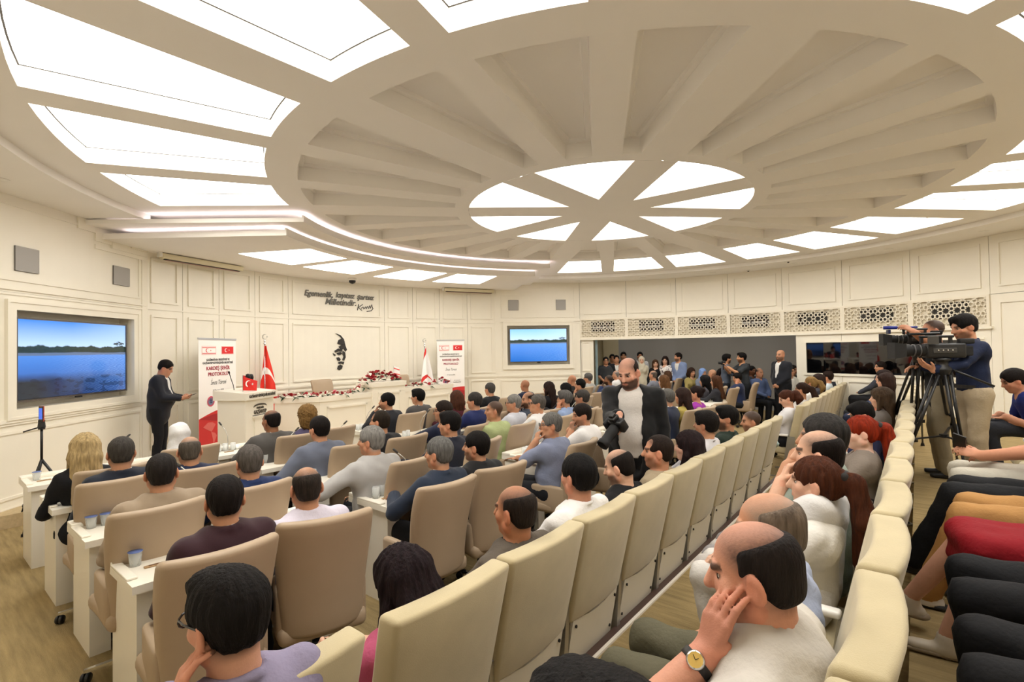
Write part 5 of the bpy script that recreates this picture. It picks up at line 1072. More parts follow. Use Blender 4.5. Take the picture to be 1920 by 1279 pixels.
    if ts in ('suit', 'openblazer'):
        P = trunk(.020)+[('c', H-s*.10 if stand else H+s*.01, H+s*.08, .165*sc*bulk+.012*fat, .155*sc*bulk, .05, f, flat+.04)]+sleeve(.013, 1.93)
        P += [('c', shy+Rb @ X*sd*(sw-.03*sc), shy+Rb @ X*sd*(sw-.015*sc), .060*sc, .056*sc, .04) for sd in (1, -1)]
        ring = [N+s*.030*sc+np.array([math.cos(t)*.070*sc, -.012*sc+math.sin(t)*.066*sc, 0]) for t in np.linspace(math.pi*.98, math.pi*2.02, 7)]
        P += [('c', ring[i], ring[i+1], .016*sc, .016*sc, .01) for i in range(6)]+neckcut
        wv = .066 if ts == 'suit' else .095; P += [('-', ('c', N+f*.10*sc, H+s*Tl*(.36 if ts == 'suit' else -.25)+f*(.150+.03*fat)*sc, wv*sc, (.012 if ts == 'suit' else wv)*sc, .010))]+HEM
        put('jacket', P, hg, tm, fold(.0035))
        if shirt:
            P = trunk(.006)+[('c', N+s*.02*sc-f*.006, N+s*.050*sc+f*.004, .066*sc, .062*sc, .012)]+[('-', ('c', N+s*.02*sc+f*.01, N+s*.16*sc+f*.03, .054*sc, .06*sc, .008)), ('p', H+s*(Tl*.25 if ts == 'suit' else -.05), -s)]
            put('shirt', P, hg, cloth(shirt))
            if tie: put('tie', [('c', N+f*.078*sc-s*.015*sc, H+s*Tl*.45+f*(.128+.04*fat)*sc, .014*sc, .026*sc, .01, f, .5)], min(hg, .012), cloth(tie))
    elif ts in ('shirt', 'polo', 'tee', 'blouse', 'shortshirt', 'dress'):
        up = {'shirt': 1.93, 'blouse': 1.9, 'polo': .72, 'tee': .70, 'shortshirt': .80, 'dress': 1.9}[ts]
        P = trunk(.013)+([('c', H-s*.09 if stand else H+s*.01, H+s*.06, .148*sc*bulk, .150*sc*bulk, .05, f, flat+.06)])+sleeve(.010, up)
        if ts in ('shirt', 'polo', 'shortshirt'):
            ring = [N+s*.034*sc+np.array([math.cos(t)*.068*sc, -.006*sc+math.sin(t)*.064*sc, -.018*max(0, math.sin(t))*sc]) for t in np.linspace(math.pi*.60, math.pi*2.40, 11)]
            P += [('c', ring[i], ring[i+1], .013*sc, .013*sc, .008) for i in range(10)]
        P += [('-', ('c', N-s*.02*sc+f*.012, N+s*.16*sc+f*.03, (.057 if not female else .07)*sc, .064*sc, .010))]
        if ts in ('polo', 'shirt', 'blouse') : P += [('-', ('c', N+f*.10*sc, N-s*.10*sc+f*.14*sc, .028*sc, .006, .01))]
        P += HEM+([('p', H+s*.03, -s)] if tuck else [])
        o = put({'shirt': 'shirt', 'polo': 'polo_shirt', 'tee': 't_shirt', 'blouse': 'blouse', 'shortshirt': 'shirt', 'dress': 'dress'}[ts], P, hg, tm, fold(.0048 if ts != 'tee' else .0035))
        if len(top) > 2 and isinstance(top[2], str) and o: # a yoke of another colour
            P2 = [p for p in P]; P2 = trunk(.021)+sleeve(.018, up*.45)+[q for q in P if q[0] == '-']+[('p', H+s*Tl*.60, -s)]; put('shirt_yoke', P2, hg, cloth(top[2]))
    if legs:
        if skirt: put('skirt', leg(.012, 1.10)+[('c', (hj[1]+hj[-1])/2-(0, 0, .0), (kn[1]+kn[-1])/2, .085, .075, .05), ('c', kn[1]+np.array([-.02, .04, .01]), kn[-1]+np.array([.02, .04, .01]), .060, .060, .03), ('c', kn[1]+np.array([0, .05, -.10]), kn[-1]+np.array([0, .05, -.08]), .045, .045, .04)], hg, cloth(skirt), fold(.003))
        else: put('trousers', leg(.013)+([('c', H, H+s*.06, .142*sc*bulk, .140*sc*bulk, .04, f, flat)] if ts not in ('suit',) else []), hg*(1.15 if dist > 1.5 and z0 > .3 else 1.6), cloth(bottom), fold(.0045))
        for sd in (1, -1):
            d = np.array([.12*sd, 1., 0]); d /= np.linalg.norm(d); a_ = an[sd]; fl = a_*1.; fl[2] = max(a_[2]-.055, .03)
            put('shoe', [('c', fl-d*.035, fl+d*.13*sc, .040*sc, .034*sc, .02, (0, 0, 1.), .8), ('c', a_-d*.005, fl, .045*sc, .042*sc, .02), ('p', (0, 0, fl[2]-.028), (0, 0, -1.))], min(.025, hg), mat(f'shoe {shoes}', shoes, .45))
            if dist < 4.6 and z0 > .3: put('sole', [('c', fl-d*.045-np.array([0, 0, .014]), fl+d*.14*sc-np.array([0, 0, .014]), .043*sc, .037*sc, .015, (0, 0, 1.), .42), ('p', (0, 0, fl[2]-.029), (0, 0, -1.))], .010, mat('sole light', '#8f7d66', .6) if skirt else SOLE)
    if glasses:
        g = MB(); gr = .0016 if dist > 4 else .0022
        for sd in (1, -1):
            g.tube([hd(.033*sd+.024*math.cos(t), .106, .004+.019*math.sin(t)) for t in np.linspace(0, 2*math.pi, 13)], gr*1.4, 5)
            g.tube([hd(.057*sd, .104, .010), hd(.074*sd, .06, .012), hd(.084*sd, -.004, .010), hd(.083*sd, -.02, -.006)], gr*1.3, 5)
        g.tube([hd(-.010, .108, .008), hd(0, .112, .011), hd(.010, .108, .008)], gr, 5); g.build('glasses', mat('glasses frame', '#1c1613', .35), root)
    if dist < 5:
        for sd in (1, -1):
            e = MB(); e.lathe([(.0001, -.0115*sc), (.008*sc, -.008*sc), (.0115*sc, 0), (.008*sc, .008*sc), (.0001, .0115*sc)], 10, frame(hd(.033*sd, .0645, .003), *[Vector(c) for c in Rh.T]))
            eo = e.build('eye', EYE, root, True)
            i = MB(); i.lathe([(.0068*sc, -.0008), (.0068*sc, .0006)], 10, frame(hd(.033*sd, .0752, .002), Vector(Rh @ np.array([1, 0, 0])), Vector(Rh @ np.array([0, 0, 1.])), Vector(Rh @ np.array([0, 1., 0])))); i.build('iris', IRIS, eo, True)
    root['_arms'] = 0; del root['_arms']
    return root, dict(H=H, N=N, Hc=Hc, arms=arms, hd=hd, Rh=Rh, kn=kn, an=an, sc=sc)
def Lw(root, p): return root.matrix_basis @ Vector(p)
# ---------------------------------------------------------------- the people
K, N2, NB, G1, G2 = '#121215', '#161d2c', '#1c2c55', '#4a4a4e', '#2c2e33'
BLK_H, BRN_H, GRY_H, SLV_H = '#120e0c', '#2a1a12', '#55524e', '#a3a09a'
TAN, FAIR, OLIVE, DARKS = '#bd8a6a', '#d9ab90', '#b98560', '#8f6244'
def P_(label, px, py, a=None, z=None, turn=0, ch=None, z0=0., **k):
    p = ata(px, py, a) if a is not None else atz(px, py, z)
    hz = float(p[2]) if 'hz' not in k else k.pop('hz')
    k.setdefault('skin', TAN); root, info = person(label, (float(p[0]), float(p[1])), FACE+R(turn), hz, z0, **k)
    if ch is not None:
        q = root.matrix_basis @ Vector((0, -.02, 0)); aa, bb = ab(q); chair(aa, bb+ch[1], ch[2], turn+ch[0])
    return root, info
CHG = 'taupe swivel armchair of '
A5, A4, A3, A2 = ROWA
def desk_person(label, px, py, a, who, db=0., ct=0., **k):
    k.setdefault('lh', 'desk'); k.setdefault('rh', 'desk'); a += .13; return P_(label, px, py, a, ch=(ct, db, CHG+who), **k)
# block by the side wall
desk_person('blonde woman in a black top seated at the front desk by the side wall', 160, 842, 1.75, 'the blonde woman by the side wall', .12, female=True, lh='lap', hair=('long', '#d2b682', 1.3, .9), top=('blouse', K), skin=FAIR, hyaw=R(-12), hpitch=R(-8))
desk_person('grey-haired man in a dark navy suit beside the blonde woman', 227, 849, 1.25, 'the grey-haired man beside the blonde woman', -.08, lh='lap', hair=('short', '#4c4742', .8), top=('suit', N2), hyaw=R(-8))
desk_person('woman in a white headscarf and navy jacket near the standing man', 336, 815, 2.2, 'the woman in the white headscarf', 0, female=True, hair=('hijab', '#e9e9ea'), top=('blouse', '#1d2748'), hyaw=R(-15), hpitch=R(-8))
desk_person('bald-topped man in a blue suit before the woman in the white headscarf', 356, 845, 1.15, 'the bald-topped man in the blue suit', .02, hair=('balding', '#6b6258'), top=('suit', '#1c2746'), hyaw=R(-20), bulk=1.08)
desk_person('man with cropped greying hair in a beige blazer', 303, 886, A4, 'the man in the beige blazer', -.10, lh='lap', hair=('short', '#2c2623', .7), top=('suit', '#a08d76'), bulk=1.12, hyaw=R(-18), shirt='#d9d0c0')
desk_person('grey-haired man in a bright navy blazer beyond the maroon jacket', 467, 866, A4, 'the man in the bright navy blazer', -.10, hair=('short', '#6d6660', .9), top=('suit', '#1c305e'), hyaw=R(-5))
desk_person('dark-haired man in a maroon blazer at the back desk by the side wall', 421, 936, A5, 'the man in the maroon blazer', -.12, lh='lap', hair=('short', '#1d1512', .9), top=('suit', '#341720'), bulk=1.06, hyaw=R(-14), ct=-4)
desk_person('balding man in a lilac short-sleeved shirt', 574, 913, A5, 'the balding man in the lilac shirt', .03, hair=('balding', '#3a312b'), top=('shortshirt', '#d6cfdd'), bulk=1.08, hyaw=R(-10), ct=-14, turn=-4, beard=('#8f8a84', .3), lh='arm', rh='desk')
# block beside it
desk_person('dark man with thinning hair in a grey suit before the podium', 508, 789, 2.0, 'the man in the grey suit before the podium', .15, hair=('balding', '#1d1512', 1.2), top=('suit', '#55524f'), skin=DARKS, bulk=1.1, hyaw=R(18))
desk_person('woman with curly light-brown hair in a purple jacket', 576, 781, 2.1, 'the curly-haired woman', .18, female=True, hair=('curly', '#9a7644'), top=('blouse', '#4c4560'), skin=FAIR, hyaw=R(-10))
desk_person('dark-haired man in a blue-grey checked blazer', 598, 804, 1.0, 'the man in the blue-grey blazer', .18, hair=('short', '#1c1411', .9), top=('suit', '#6b7182'), bulk=1.1, hyaw=R(10), lh='arm')
desk_person('silver-haired man in a pale grey blazer', 695, 827, .02, 'the silver-haired man', .14, hair=('short', '#9d9a95', 1.1), top=('suit', '#b4b2b0'), bulk=1.18, hyaw=R(24), turn=6, lh={'l': (-.42, .34, .80), 'fd': (-.5, .9, 0), 'hint': (-.9, -.4, -.3)}, rh='lap')
desk_person('man with receding dark hair in a black suit, beyond the silver-haired man', 712, 791, .92, 'the man in the black suit beyond the silver-haired man', .1, hair=('receding', '#33291f', .9), top=('suit', '#17171b'), hyaw=R(28))
desk_person('black-haired man in a charcoal suit resting his chin on his hand before the stage table', 725, 753, A2, 'the man with hand on chin before the stage table', .16, hair=('short', BLK_H, 1.1), top=('suit', '#24262d'), hyaw=R(38), lh='mouth', beard=(BLK_H, .45), turn=4)
desk_person('young man with black hair in a grey suit before the stage table', 783, 744, 2.6, 'the young man in the grey suit', .18, hair=('short', '#0f0c0b', 1.4), top=('suit', '#514e4d'), hyaw=R(26), lh='lap')
# middle block
desk_person('grey-haired man in a slate blue suit beside the black notebook', 822, 850, A5, 'the grey-haired man beside the black notebook', -.22, hair=('short', '#7d7b78', .9), top=('suit', '#242f42'), hyaw=R(18), bulk=1.04, ct=-3)
desk_person('dark-haired man with an earphone in a black jacket', 892, 837, A5, 'the man with the earphone', -.04, hair=('short', '#17110e', .9), top=('suit', '#111114'), hyaw=R(26), bulk=1.1, beard=('#17110e', .5), ct=-8, lh='desk')
desk_person('man with glasses in a dark blue suit reaching along his desk', 830, 771, .85, 'the man in glasses and dark blue suit', .2, hair=('short', '#2e221b', 1.), top=('suit', '#161e38'), hyaw=R(40), glasses=True, turn=10, lh={'l': (-.30, .62, .80), 'fd': (-.3, 1, 0)}, rh='desk', bulk=1.05)
desk_person('dark-haired man in a midnight jacket turned to the stage, behind the man in glasses', 842, 795, .10, 'the man in the midnight jacket', .12, hair=('short', '#15100e', 1.3), top=('suit', '#14182a'), hyaw=R(26), turn=6, lh={'l': (-.26, .46, .80), 'fd': (-.3, 1, 0)})
desk_person('woman with auburn shoulder-length hair in a maroon top', 855, 748, 2.0, 'the woman in maroon', .1, female=True, hair=('bob', '#5b3524', 1.2), top=('blouse', '#4c1622'), skin=FAIR, hyaw=R(-6))
desk_person('greying man in a royal blue suit behind the woman in maroon', 889, 752, 1.4, 'the greying man in royal blue', .18, hair=('short', '#45413e', 1.1), top=('suit', '#19265a'), hyaw=R(24))
desk_person('man with cropped brown hair in a pale green polo', 926, 770, .45, 'the man in the green polo', .1, hair=('buzz', '#33241b', 1.8), top=('polo', '#aeb985'), hyaw=R(40), lh={'l': (-.16, .45, .80), 'fd': (.3, 1, 0)}, turn=6, bulk=1.1, fat=.5)
desk_person('grey-haired man in a black suit at the front desk below the far banner', 918, 730, 2.65, 'the grey-haired man below the far banner', .15, hair=('short', '#5e5a56', .9), top=('suit', '#151619'), hyaw=R(2))
desk_person('shaven-headed man in a navy suit at the front desk below the distant television', 984, 723, 2.7, 'the shaven-headed man in navy', .12, hair=('bald', '#6b5140'), top=('suit', '#1a2340'), skin='#b07a5a', hyaw=R(-4))
desk_person('grey man with glasses in a pale shirt, behind the white polo', 962, 756, .9, 'the grey man in the pale shirt', .12, hair=('short', '#9a9792', .9), top=('shirt', '#c9ccd6'), glasses=True, hyaw=R(40), turn=4)
desk_person('bald bearded man half hidden behind the man in the white polo', 990, 750, .95, 'the half-hidden bearded man', .1, hair=('balding', '#3a2a20'), top=('shirt', '#3d4350'), beard=('#2a1c14', .8), hyaw=R(50), lh='mouth')
desk_person('man with glasses and greying hair in a white polo', 1007, 757, .42, 'the man in the white polo', .1, hair=('short', '#6f6963', .9), top=('polo', '#e6e4e2'), glasses=True, hyaw=R(40), bulk=1.12, fat=.6, turn=5, lh={'l': (-.14, .45, .80), 'fd': (.3, 1, 0)})
desk_person('woman with long straight dark brown hair in a black top', 1028, 728, 2.0, 'the woman with long brown hair before the lower wall', .12, female=True, hair=('straight', '#33201a', 1.2), top=('tee', '#17161a'), skin=FAIR, hyaw=R(5))
desk_person('woman with black hair in a black top beside the shaven man', 1060, 731, 1.5, 'the black-haired woman', .12, female=True, hair=('straight', '#0e0c0d', 1.2), top=('blouse', '#141418'), hyaw=R(5))
desk_person('man with a shaved tanned head in a black shirt', 1072, 713, 2.65, 'the man with the shaved tanned head', .1, hair=('bald', '#8a6248'), top=('shirt', '#16161a'), skin='#b98262', hyaw=R(10))
desk_person('black-haired man in a black suit touching his chin', 1087, 722, 1.75, 'the man in black touching his chin', .1, hair=('short', '#0e0b0a', 1.1), top=('suit', '#16181c'), hyaw=R(28), lh='chin', turn=4)
desk_person('grey-haired man in a light grey suit near the gallery opening', 1102, 709, 2.7, 'the grey-haired man near the gallery opening', .1, hair=('short', '#6d6a68', 1.2), top=('suit', '#a9a8a4'), hyaw=R(22))
desk_person('curly grey-haired man in a striped blue shirt, hand at his face', 1058, 748, .55, 'the man in the striped blue shirt', .12, hair=('short', '#6e6b68', 1.5), top=('shirt', '#8fa3c8'), hyaw=R(20), lh='cheek', bulk=1.08)
desk_person('greying man in a dark navy suit behind the clasped-hands man', 1091, 746, .42, 'the greying man in dark navy', .12, hair=('short', '#4f4a46', 1.), top=('suit', '#1b2234'), hyaw=R(18), bulk=1.06)
desk_person('grey-haired man with glasses in a blue-grey short-sleeved shirt, fist at his mouth', 1032, 797, A5, 'the man in the blue-grey shirt', .02, hair=('short', '#85827e', .8), top=('shortshirt', '#8b93ad'), glasses=True, hyaw=R(42), lh='mouth', rh={'l': (.0, .44, .80), 'fd': (-.5, .8, 0)}, turn=4, bulk=1.14, fat=.7, hands='l', grip=(1, .4))
desk_person('dark-haired man in a white and brown polo, hands clasped at his mouth', 1090, 778, -.62, 'the man in the white and brown polo', .10, hair=('short', '#231812', 1.2), top=('polo', '#7d6c58', '#e9e6e4'), hyaw=R(42), hpitch=R(-8), lh='mouth', rh='mouth', turn=8, lean=.22, bulk=1.08, beard=('#231812', .45), hands='both')
# row behind the desks
def seat_person(label, px, py, a=-1.9, **k): k.setdefault('seat', .445); k.setdefault('lean', -.17); a = max(a, -1.93); return P_(label, px, py, a, **k)
R9 = P_('dark-haired man in a lilac-grey polo leaning on his hand behind the desks', 425, 1155, None, 1.235, hair=('short', '#17110e', 1.25), top=('polo', '#8f87a0'), hyaw=R(16), hpitch=R(-6), glasses=True, lh={'h': (-.125, .045, -.165), 'fd': (.30, -.1, 1.), 'n': (-.9, .3, 0), 'hint': (-.5, .6, -1), 'curl': .45}, seat=.445, hands='l', skin='#c9957a', lean=.0)
seat_person('woman with long dark brown hair in a pink jacket, phone in her lap', 753, 1088, -1.88, female=True, hair=('long', '#24151a', 1.4, 1.), top=('blouse', '#c25a7c'), bottom='#e6e1da', hyaw=R(10), hpitch=R(-16), lh={'l': (-.10, .34, .66), 'fd': (.2, 1, .2), 'n': (-.6, 0, 1)}, rh='lap', skin=FAIR)
seat_person('man with cropped thinning hair and a brown jacket behind the desks', 965, 958, -2.0, hair=('balding', '#2c221c', 1.2), top=('shirt', '#5b5248'), bottom='#a9a6a8', hyaw=R(6), bulk=1.1, fat=.5, skin='#b27a5a')
seat_person('man with short black hair in a white shirt, seen from behind', 1083, 893, -1.93, hair=('short', '#14100f', 1.0), top=('shirt', '#e9e6e3'), hyaw=R(-8), bulk=1.14, skin='#c08a70')
seat_person('man with thinning dark hair in a black t-shirt, phone in hand', 1160, 874, -1.82, hair=('balding', '#1d1512', 1.5), top=('tee', '#141416'), hyaw=R(10), hpitch=R(-16), beard=('#1d1512', .7), skin=FAIR, bulk=1.1)
seat_person('balding man with a stubble beard in a khaki overshirt, in profile', 1233, 847, -1.98, hair=('receding', '#2c1f18', .8), top=('shirt', '#a4947a'), hyaw=R(24), beard=('#2c1f18', .4), skin='#c48d70')
seat_person('woman with wavy dark hair and a white top beside the khaki overshirt', 1290, 838, -2.02, female=True, hair=('long', '#2a1a1c', 1.4, .55), top=('tee', '#e6e4e4'), skin='#e0b39c', hyaw=R(16), bottom='#1d2030')
seat_person('dark-haired man in a white shirt beyond the wavy-haired woman', 1323, 796, -1.88, hair=('short', '#1c1512', 1.3), top=('shirt', '#e2dfe2'), hyaw=R(-4))
seat_person('bearded man with slick black hair in a dark green shirt', 1361, 784, -1.9, hair=('short', '#110d0c', 1.3), top=('shirt', '#27352d'), hyaw=R(24), beard=('#120e0c', .8))
seat_person('man with a buzz cut in a navy blazer and white shirt', 1408, 790, -2.1, hair=('buzz', '#241a15', 1.6), top=('suit', '#1b2136'), hyaw=R(22), beard=('#241a15', .45), hpitch=R(-6))
# gallery-side row, all seated
for lab, px, py, kw in (('woman with tied auburn hair in a white t-shirt looking down', 1474, 746, dict(hair=('ponytail', '#5a2f1d', 1, .6), top=('tee', '#eae8ea'), hyaw=R(24), hpitch=R(-22), skin=FAIR)),
    ('woman with dark brown ponytail beyond the white t-shirt', 1503, 731, dict(hair=('ponytail', '#3a2318', 1, 1.), top=('tee', '#d9d4d0'))),
    ('woman with a blonde ponytail in a white top', 1519, 717, dict(hair=('ponytail', '#a6834f', 1, .7), top=('tee', '#e6e3e0'))),
    ('woman with straight brown hair beyond the blonde ponytail', 1534, 713, dict(hair=('straight', '#35231c', 1.2), top=('blouse', '#3b3a42'))),
    ('short-haired person in a pale blue shirt in the gallery-side row', 1551, 706, dict(hair=('short', '#2e1d16', 1.2), top=('shirt', '#cfdbe2'), female=False)),
    ('woman with long dark hair in the gallery-side row, before the pale headscarf', 1564, 703, dict(hair=('straight', '#2a1a16', 1.2), top=('blouse', '#272a33'))),
    ('woman in a pale blue headscarf in the gallery-side row', 1571, 697, dict(hair=('hijab', '#b3c3de'), top=('blouse', '#b3c3de'))),
    ('woman with long brown hair at the far end of the gallery-side row', 1579, 693, dict(hair=('straight', '#4a2f22', 1.2), top=('blouse', '#2b2b30')))):
    kw.setdefault('female', True); seat_person(lab, px, py, -1.9, hz=min(1.22, max(1.08, float(ata(px, py, -1.9)[2]))), **kw)
# far right desks
for lab, who, px, py, a, kw in (
    ('bearded man in a blue suit, hand on chin, before the black-suited standing man', 'the bearded man in the blue suit', 1141, 714, 2.1, dict(hair=('buzz', '#120d0b', 2), top=('suit', '#2c3c66'), skin=DARKS, beard=('#120d0b', .8), hyaw=R(22), lh='mouth')),
    ('bald man in a white shirt at the front desk before the gallery', 'the bald man in the white shirt', 1155, 704, 2.8, dict(hair=('balding', '#8d8680'), top=('shirt', '#e6e4e2'), hyaw=R(20))),
    ('woman with light brown hair and a white top at a desk below the standing group', 'the woman with light brown hair', 1244, 717, .55, dict(hair=('straight', '#7d5635', 1.1), top=('tee', '#e9e5e1'), female=True, skin=FAIR)),
    ('balding man hidden behind the photographer, at a desk before the gallery', 'the balding man behind the photographer', 1224, 705, 1.7, dict(hair=('balding', '#6d6259'), top=('shirt', '#777a86'))),
    ('small brown-haired person seated before the floral blouse', 'the small brown-haired person', 1251, 705, 2.0, dict(hair=('bob', '#6b4a35', 1.1), top=('blouse', '#b9b3bd'), female=True)),
    ('grey-haired man in a dark blue suit just behind the photographer', 'the grey-haired man behind the photographer', 1250, 750, -.74, dict(hair=('short', '#77746f', 1.1), top=('suit', '#202a44'), hyaw=R(0))),
    ('woman with long brown hair in a yellow top', 'the woman in yellow', 1279, 748, -.82, dict(hair=('long', '#3b2721', 1.2, 1.), top=('blouse', '#b7a457'), female=True, hyaw=R(8))),
    ('woman with gathered dark hair in a magenta top', 'the woman in magenta', 1304, 742, -.80, dict(hair=('bun', '#2a1a18', 1.), top=('blouse', '#a23aa8'), female=True, hyaw=R(16))),
    ('woman with very long black hair in a grey jacket', 'the woman with very long black hair', 1321, 717, .1, dict(hair=('straight', '#0f0c0e', 1.4, 1.1), top=('blouse', '#5b5a63'), female=True)),
    ('bald man in a light shirt between the black-haired woman and the gallery', 'the bald man before the gallery', 1335, 703, .6, dict(hair=('bald', '#8a6a52'), top=('shirt', '#c9c4c0'), skin='#b98a6a')),
    ('woman with chestnut hair in a dark top beside the navy suit', 'the woman with chestnut hair', 1342, 718, -.2, dict(hair=('long', '#5b371f', 1.1, .8), top=('blouse', '#2a2a30'), female=True)),
    ('dark-haired man in a navy suit leaning on his hand, end of the desks', 'the man leaning at the end of the desks', 1382, 711, -.2, dict(hair=('short', '#17110e', 1.1), top=('suit', '#1f2a4c'), hyaw=R(30), hpitch=R(-10), lh='cheek', turn=10))):
    desk_person(lab, px, py, a, who, .08, hz=min(1.24, max(1.10, float(ata(px, py, a)[2]))), **kw)
# seated along the gallery opening, facing the hall
def onring(px, py, rad): return onR(px, py, rad)
for lab, px, py, rad, kw in (('woman in a khaki dress seated in the gallery opening', 1297, 698, 7.4, dict(hair=('bob', '#3a2418', 1.2), top=('blouse', '#a3935a'), bottom='#a3935a', female=True)),
    ('woman in a light blue headscarf seated in the gallery opening', 1318, 699, 7.3, dict(hair=('hijab', '#7d9bd0'), top=('blouse', '#7c8496'), female=True)),
    ('woman with dark bob seated behind the man with the gimbal', 1353, 700, 7.2, dict(hair=('bob', '#1b1312', 1.2), top=('blouse', '#2a2326'), female=True, skin=FAIR)),
    ('dark-skinned man seated beside the man in the blue shirt', 1410, 695, 7.4, dict(hair=('short', '#0f0b0a', .9), top=('shirt', '#3a4250'), skin='#6b452f')),
    ('bald man in a blue shirt with folded hands seated by the gallery wall', 1424, 699, 7.2, dict(hair=('balding', '#3a2a20'), top=('shirt', '#5a6a92'), bulk=1.15, fat=.6, skin='#b07e60', lh='clasp', rh='clasp')),
    ('young man in a white jacket seated at the corner of the gallery wall', 1482, 696, 7.2, dict(hair=('short', '#17100e', 1.2), top=('suit', '#d2d0c8'), bottom='#2a2a2c')),
    ('man seated in shadow behind the white jacket', 1487, 687, 7.9, dict(hair=('short', '#17100e', 1.), top=('shirt', '#3a3a3e')))):
    p = onring(px, py, rad); hz = min(1.3, max(1.1, float(p[2]))); person(lab, (float(p[0]), float(p[1])), R(200), hz, 0., **{**dict(skin=TAN, hpitch=R(-4)), **kw})
# standing in the gallery opening
for lab, px, py, rad, az, kw in (('man with glasses in a dark grey t-shirt standing at the opening edge, arms hanging', 1136, 676, 8.0, 262, dict(hair=('short', '#1b1411', .9), top=('tee', '#3d3f42'), bottom='#26282d', glasses=True, lh='clasp', rh='clasp')),
    ('dark-haired man standing behind the black-suited man', 1148, 671, 8.5, 262, dict(hair=('short', '#130f0d', 1.1), top=('shirt', '#22242a'))),
    ('man in a black suit and grey tie standing in the opening', 1156, 673, 8.05, 264, dict(hair=('short', '#1f1612', .9), top=('suit', '#17181c'), tie='#9a9691', lh='clasp', rh='clasp')),
    ('man mostly hidden behind the photographer, standing in the gallery', 1169, 667, 8.5, 262, dict(hair=('short', '#130f0d', 1.), top=('suit', '#1a1c22'))),
    ('woman in a cream headscarf and cream coat standing in the gallery', 1203, 675, 8.0, 258, dict(hair=('hijab', '#d6cdb8'), top=('dress', '#d9d0b8'), bottom='#cfc6ae', female=True, skin=FAIR)),
    ('man in a white shirt standing behind the cream headscarf', 1200, 667, 8.5, 258, dict(hair=('short', '#17110e', 1.), top=('shirt', '#dfdfe2'), beard=('#17110e', .5))),
    ('woman with long fair-brown hair in a black jacket standing', 1229, 681, 8.0, 250, dict(hair=('long', '#5c3c24', 1.1, .9), top=('blouse', '#141417'), female=True, skin=FAIR, hyaw=R(10))),
    ('woman with long dark hair in a floral blouse standing', 1247, 675, 7.95, 225, dict(hair=('long', '#2c1a15', 1.2, .9), top=('blouse', '#e3ddda', 'floral'), bottom='#1c1c20', female=True, skin=FAIR, hyaw=R(20), lh='clasp', rh='clasp')),
    ('bearded man in a light blue blazer and navy trousers standing with clasped hands', 1271, 669, 7.85, 215, dict(hair=('short', '#1f1713', 1.1), top=('suit', '#8496bd'), bottom='#1d2640', tie='#c9d0e2', beard=('#1f1713', .75), lh='clasp', rh='clasp', hyaw=R(-25)))):
    p = onring(px, py, rad); tp_ = kw['top']
    if len(tp_) > 2:
        fm = mat('floral cloth', '#e3ddda', .8, noise=.0); t_ = fm.node_tree; n_ = t_.nodes; vz = n_.new('ShaderNodeTexNoise'); vz.inputs['Scale'].default_value = 22; cr = n_.new('ShaderNodeValToRGB'); cr.color_ramp.interpolation = 'CONSTANT'; cr.color_ramp.elements[0].color = (*lin('#5b4a55'), 1); cr.color_ramp.elements[1].position = .43; cr.color_ramp.elements[1].color = (*lin('#e6e1dd'), 1)
        tc_ = n_.new('ShaderNodeTexCoord'); t_.links.new(tc_.outputs['Object'], vz.inputs[0]); t_.links.new(vz.outputs[0], cr.inputs[0]); t_.links.new(cr.outputs[0], n_['Principled BSDF'].inputs['Base Color']); kw['top'] = (tp_[0], tp_[1], fm)
    k2 = {**dict(skin=TAN, lh='side', rh='side'), **kw}; person(lab, (float(p[0]), float(p[1])), R(az-90), float(p[2]), 0., stand=True, **k2)
p = onring(1363, 672, 7.0); gi, gf = person('bearded man in a grey-blue polo holding a small camera rig', (float(p[0]), float(p[1])), R(-20-90), float(p[2]), 0., stand=True, hair=('short', '#120d0b', 1.3), top=('polo', '#5b6474'), bottom='#20242c', beard=('#120d0b', .7), hyaw=R(20), lh={'l': (-.06, .40, 1.38), 'fd': (.3, .6, .6)}, rh={'l': (.12, .38, 1.30), 'fd': (-.3, .6, .6)}, skin=OLIVE)
p = onring(1390, 670, 6.7); g2, gf2 = person('bearded man in a dark t-shirt holding up a camera before the gallery', (float(p[0]), float(p[1])), R(180-90), float(p[2]), 0., stand=True, hair=('short', '#120d0b', 1.3), top=('tee', '#34383c'), bottom='#1e2126', beard=('#120d0b', .75), lh={'l': (-.10, .44, 1.42), 'fd': (.2, .6, .7)}, rh={'l': (.10, .42, 1.40), 'fd': (-.2, .6, .7)}, skin=OLIVE)
p = onring(1463, 665, 6.75); person('bald bearded man in a black suit standing by the gallery wall with clasped hands', (float(p[0]), float(p[1])), R(195-90), float(p[2]), 0., stand=True, hair=('bald', '#5b4636'), top=('suit', '#191b24'), bottom='#14151a', tie='#2c3550', beard=('#3a2c22', .75), lh='clasp', rh='clasp', bulk=1.12, fat=.6, hyaw=R(10), skin='#b98668')
for rt, inf, lab in ((g2, gf2, 'small black video camera held up by the man in the dark t-shirt'), (gi, gf, 'small black camera rig held by the man in the grey-blue polo')):
    w_ = (inf['arms'][1][2]+inf['arms'][-1][2])/2; c = empty('handheld_camera', rt.matrix_basis @ Vector(w_+np.array([0, .07, .10])), rt.rotation_euler.z, lab, 'camera'); link('body', rbox(.13, .08, .10, .012, 2, Matrix.Translation((0, 0, -.05))), BLACK, c); MB().lathe([(.03, 0), (.035, .02), (.035, .11), (.03, .115), (.0001, .115)], 14, Matrix.Rotation(R(-90), 4, 'X')).build('lens', MATTE, c, True); link('grip', rbox(.03, .03, .12, .008, 2, Matrix.Translation((0, 0, -.17))), BLACK, c)
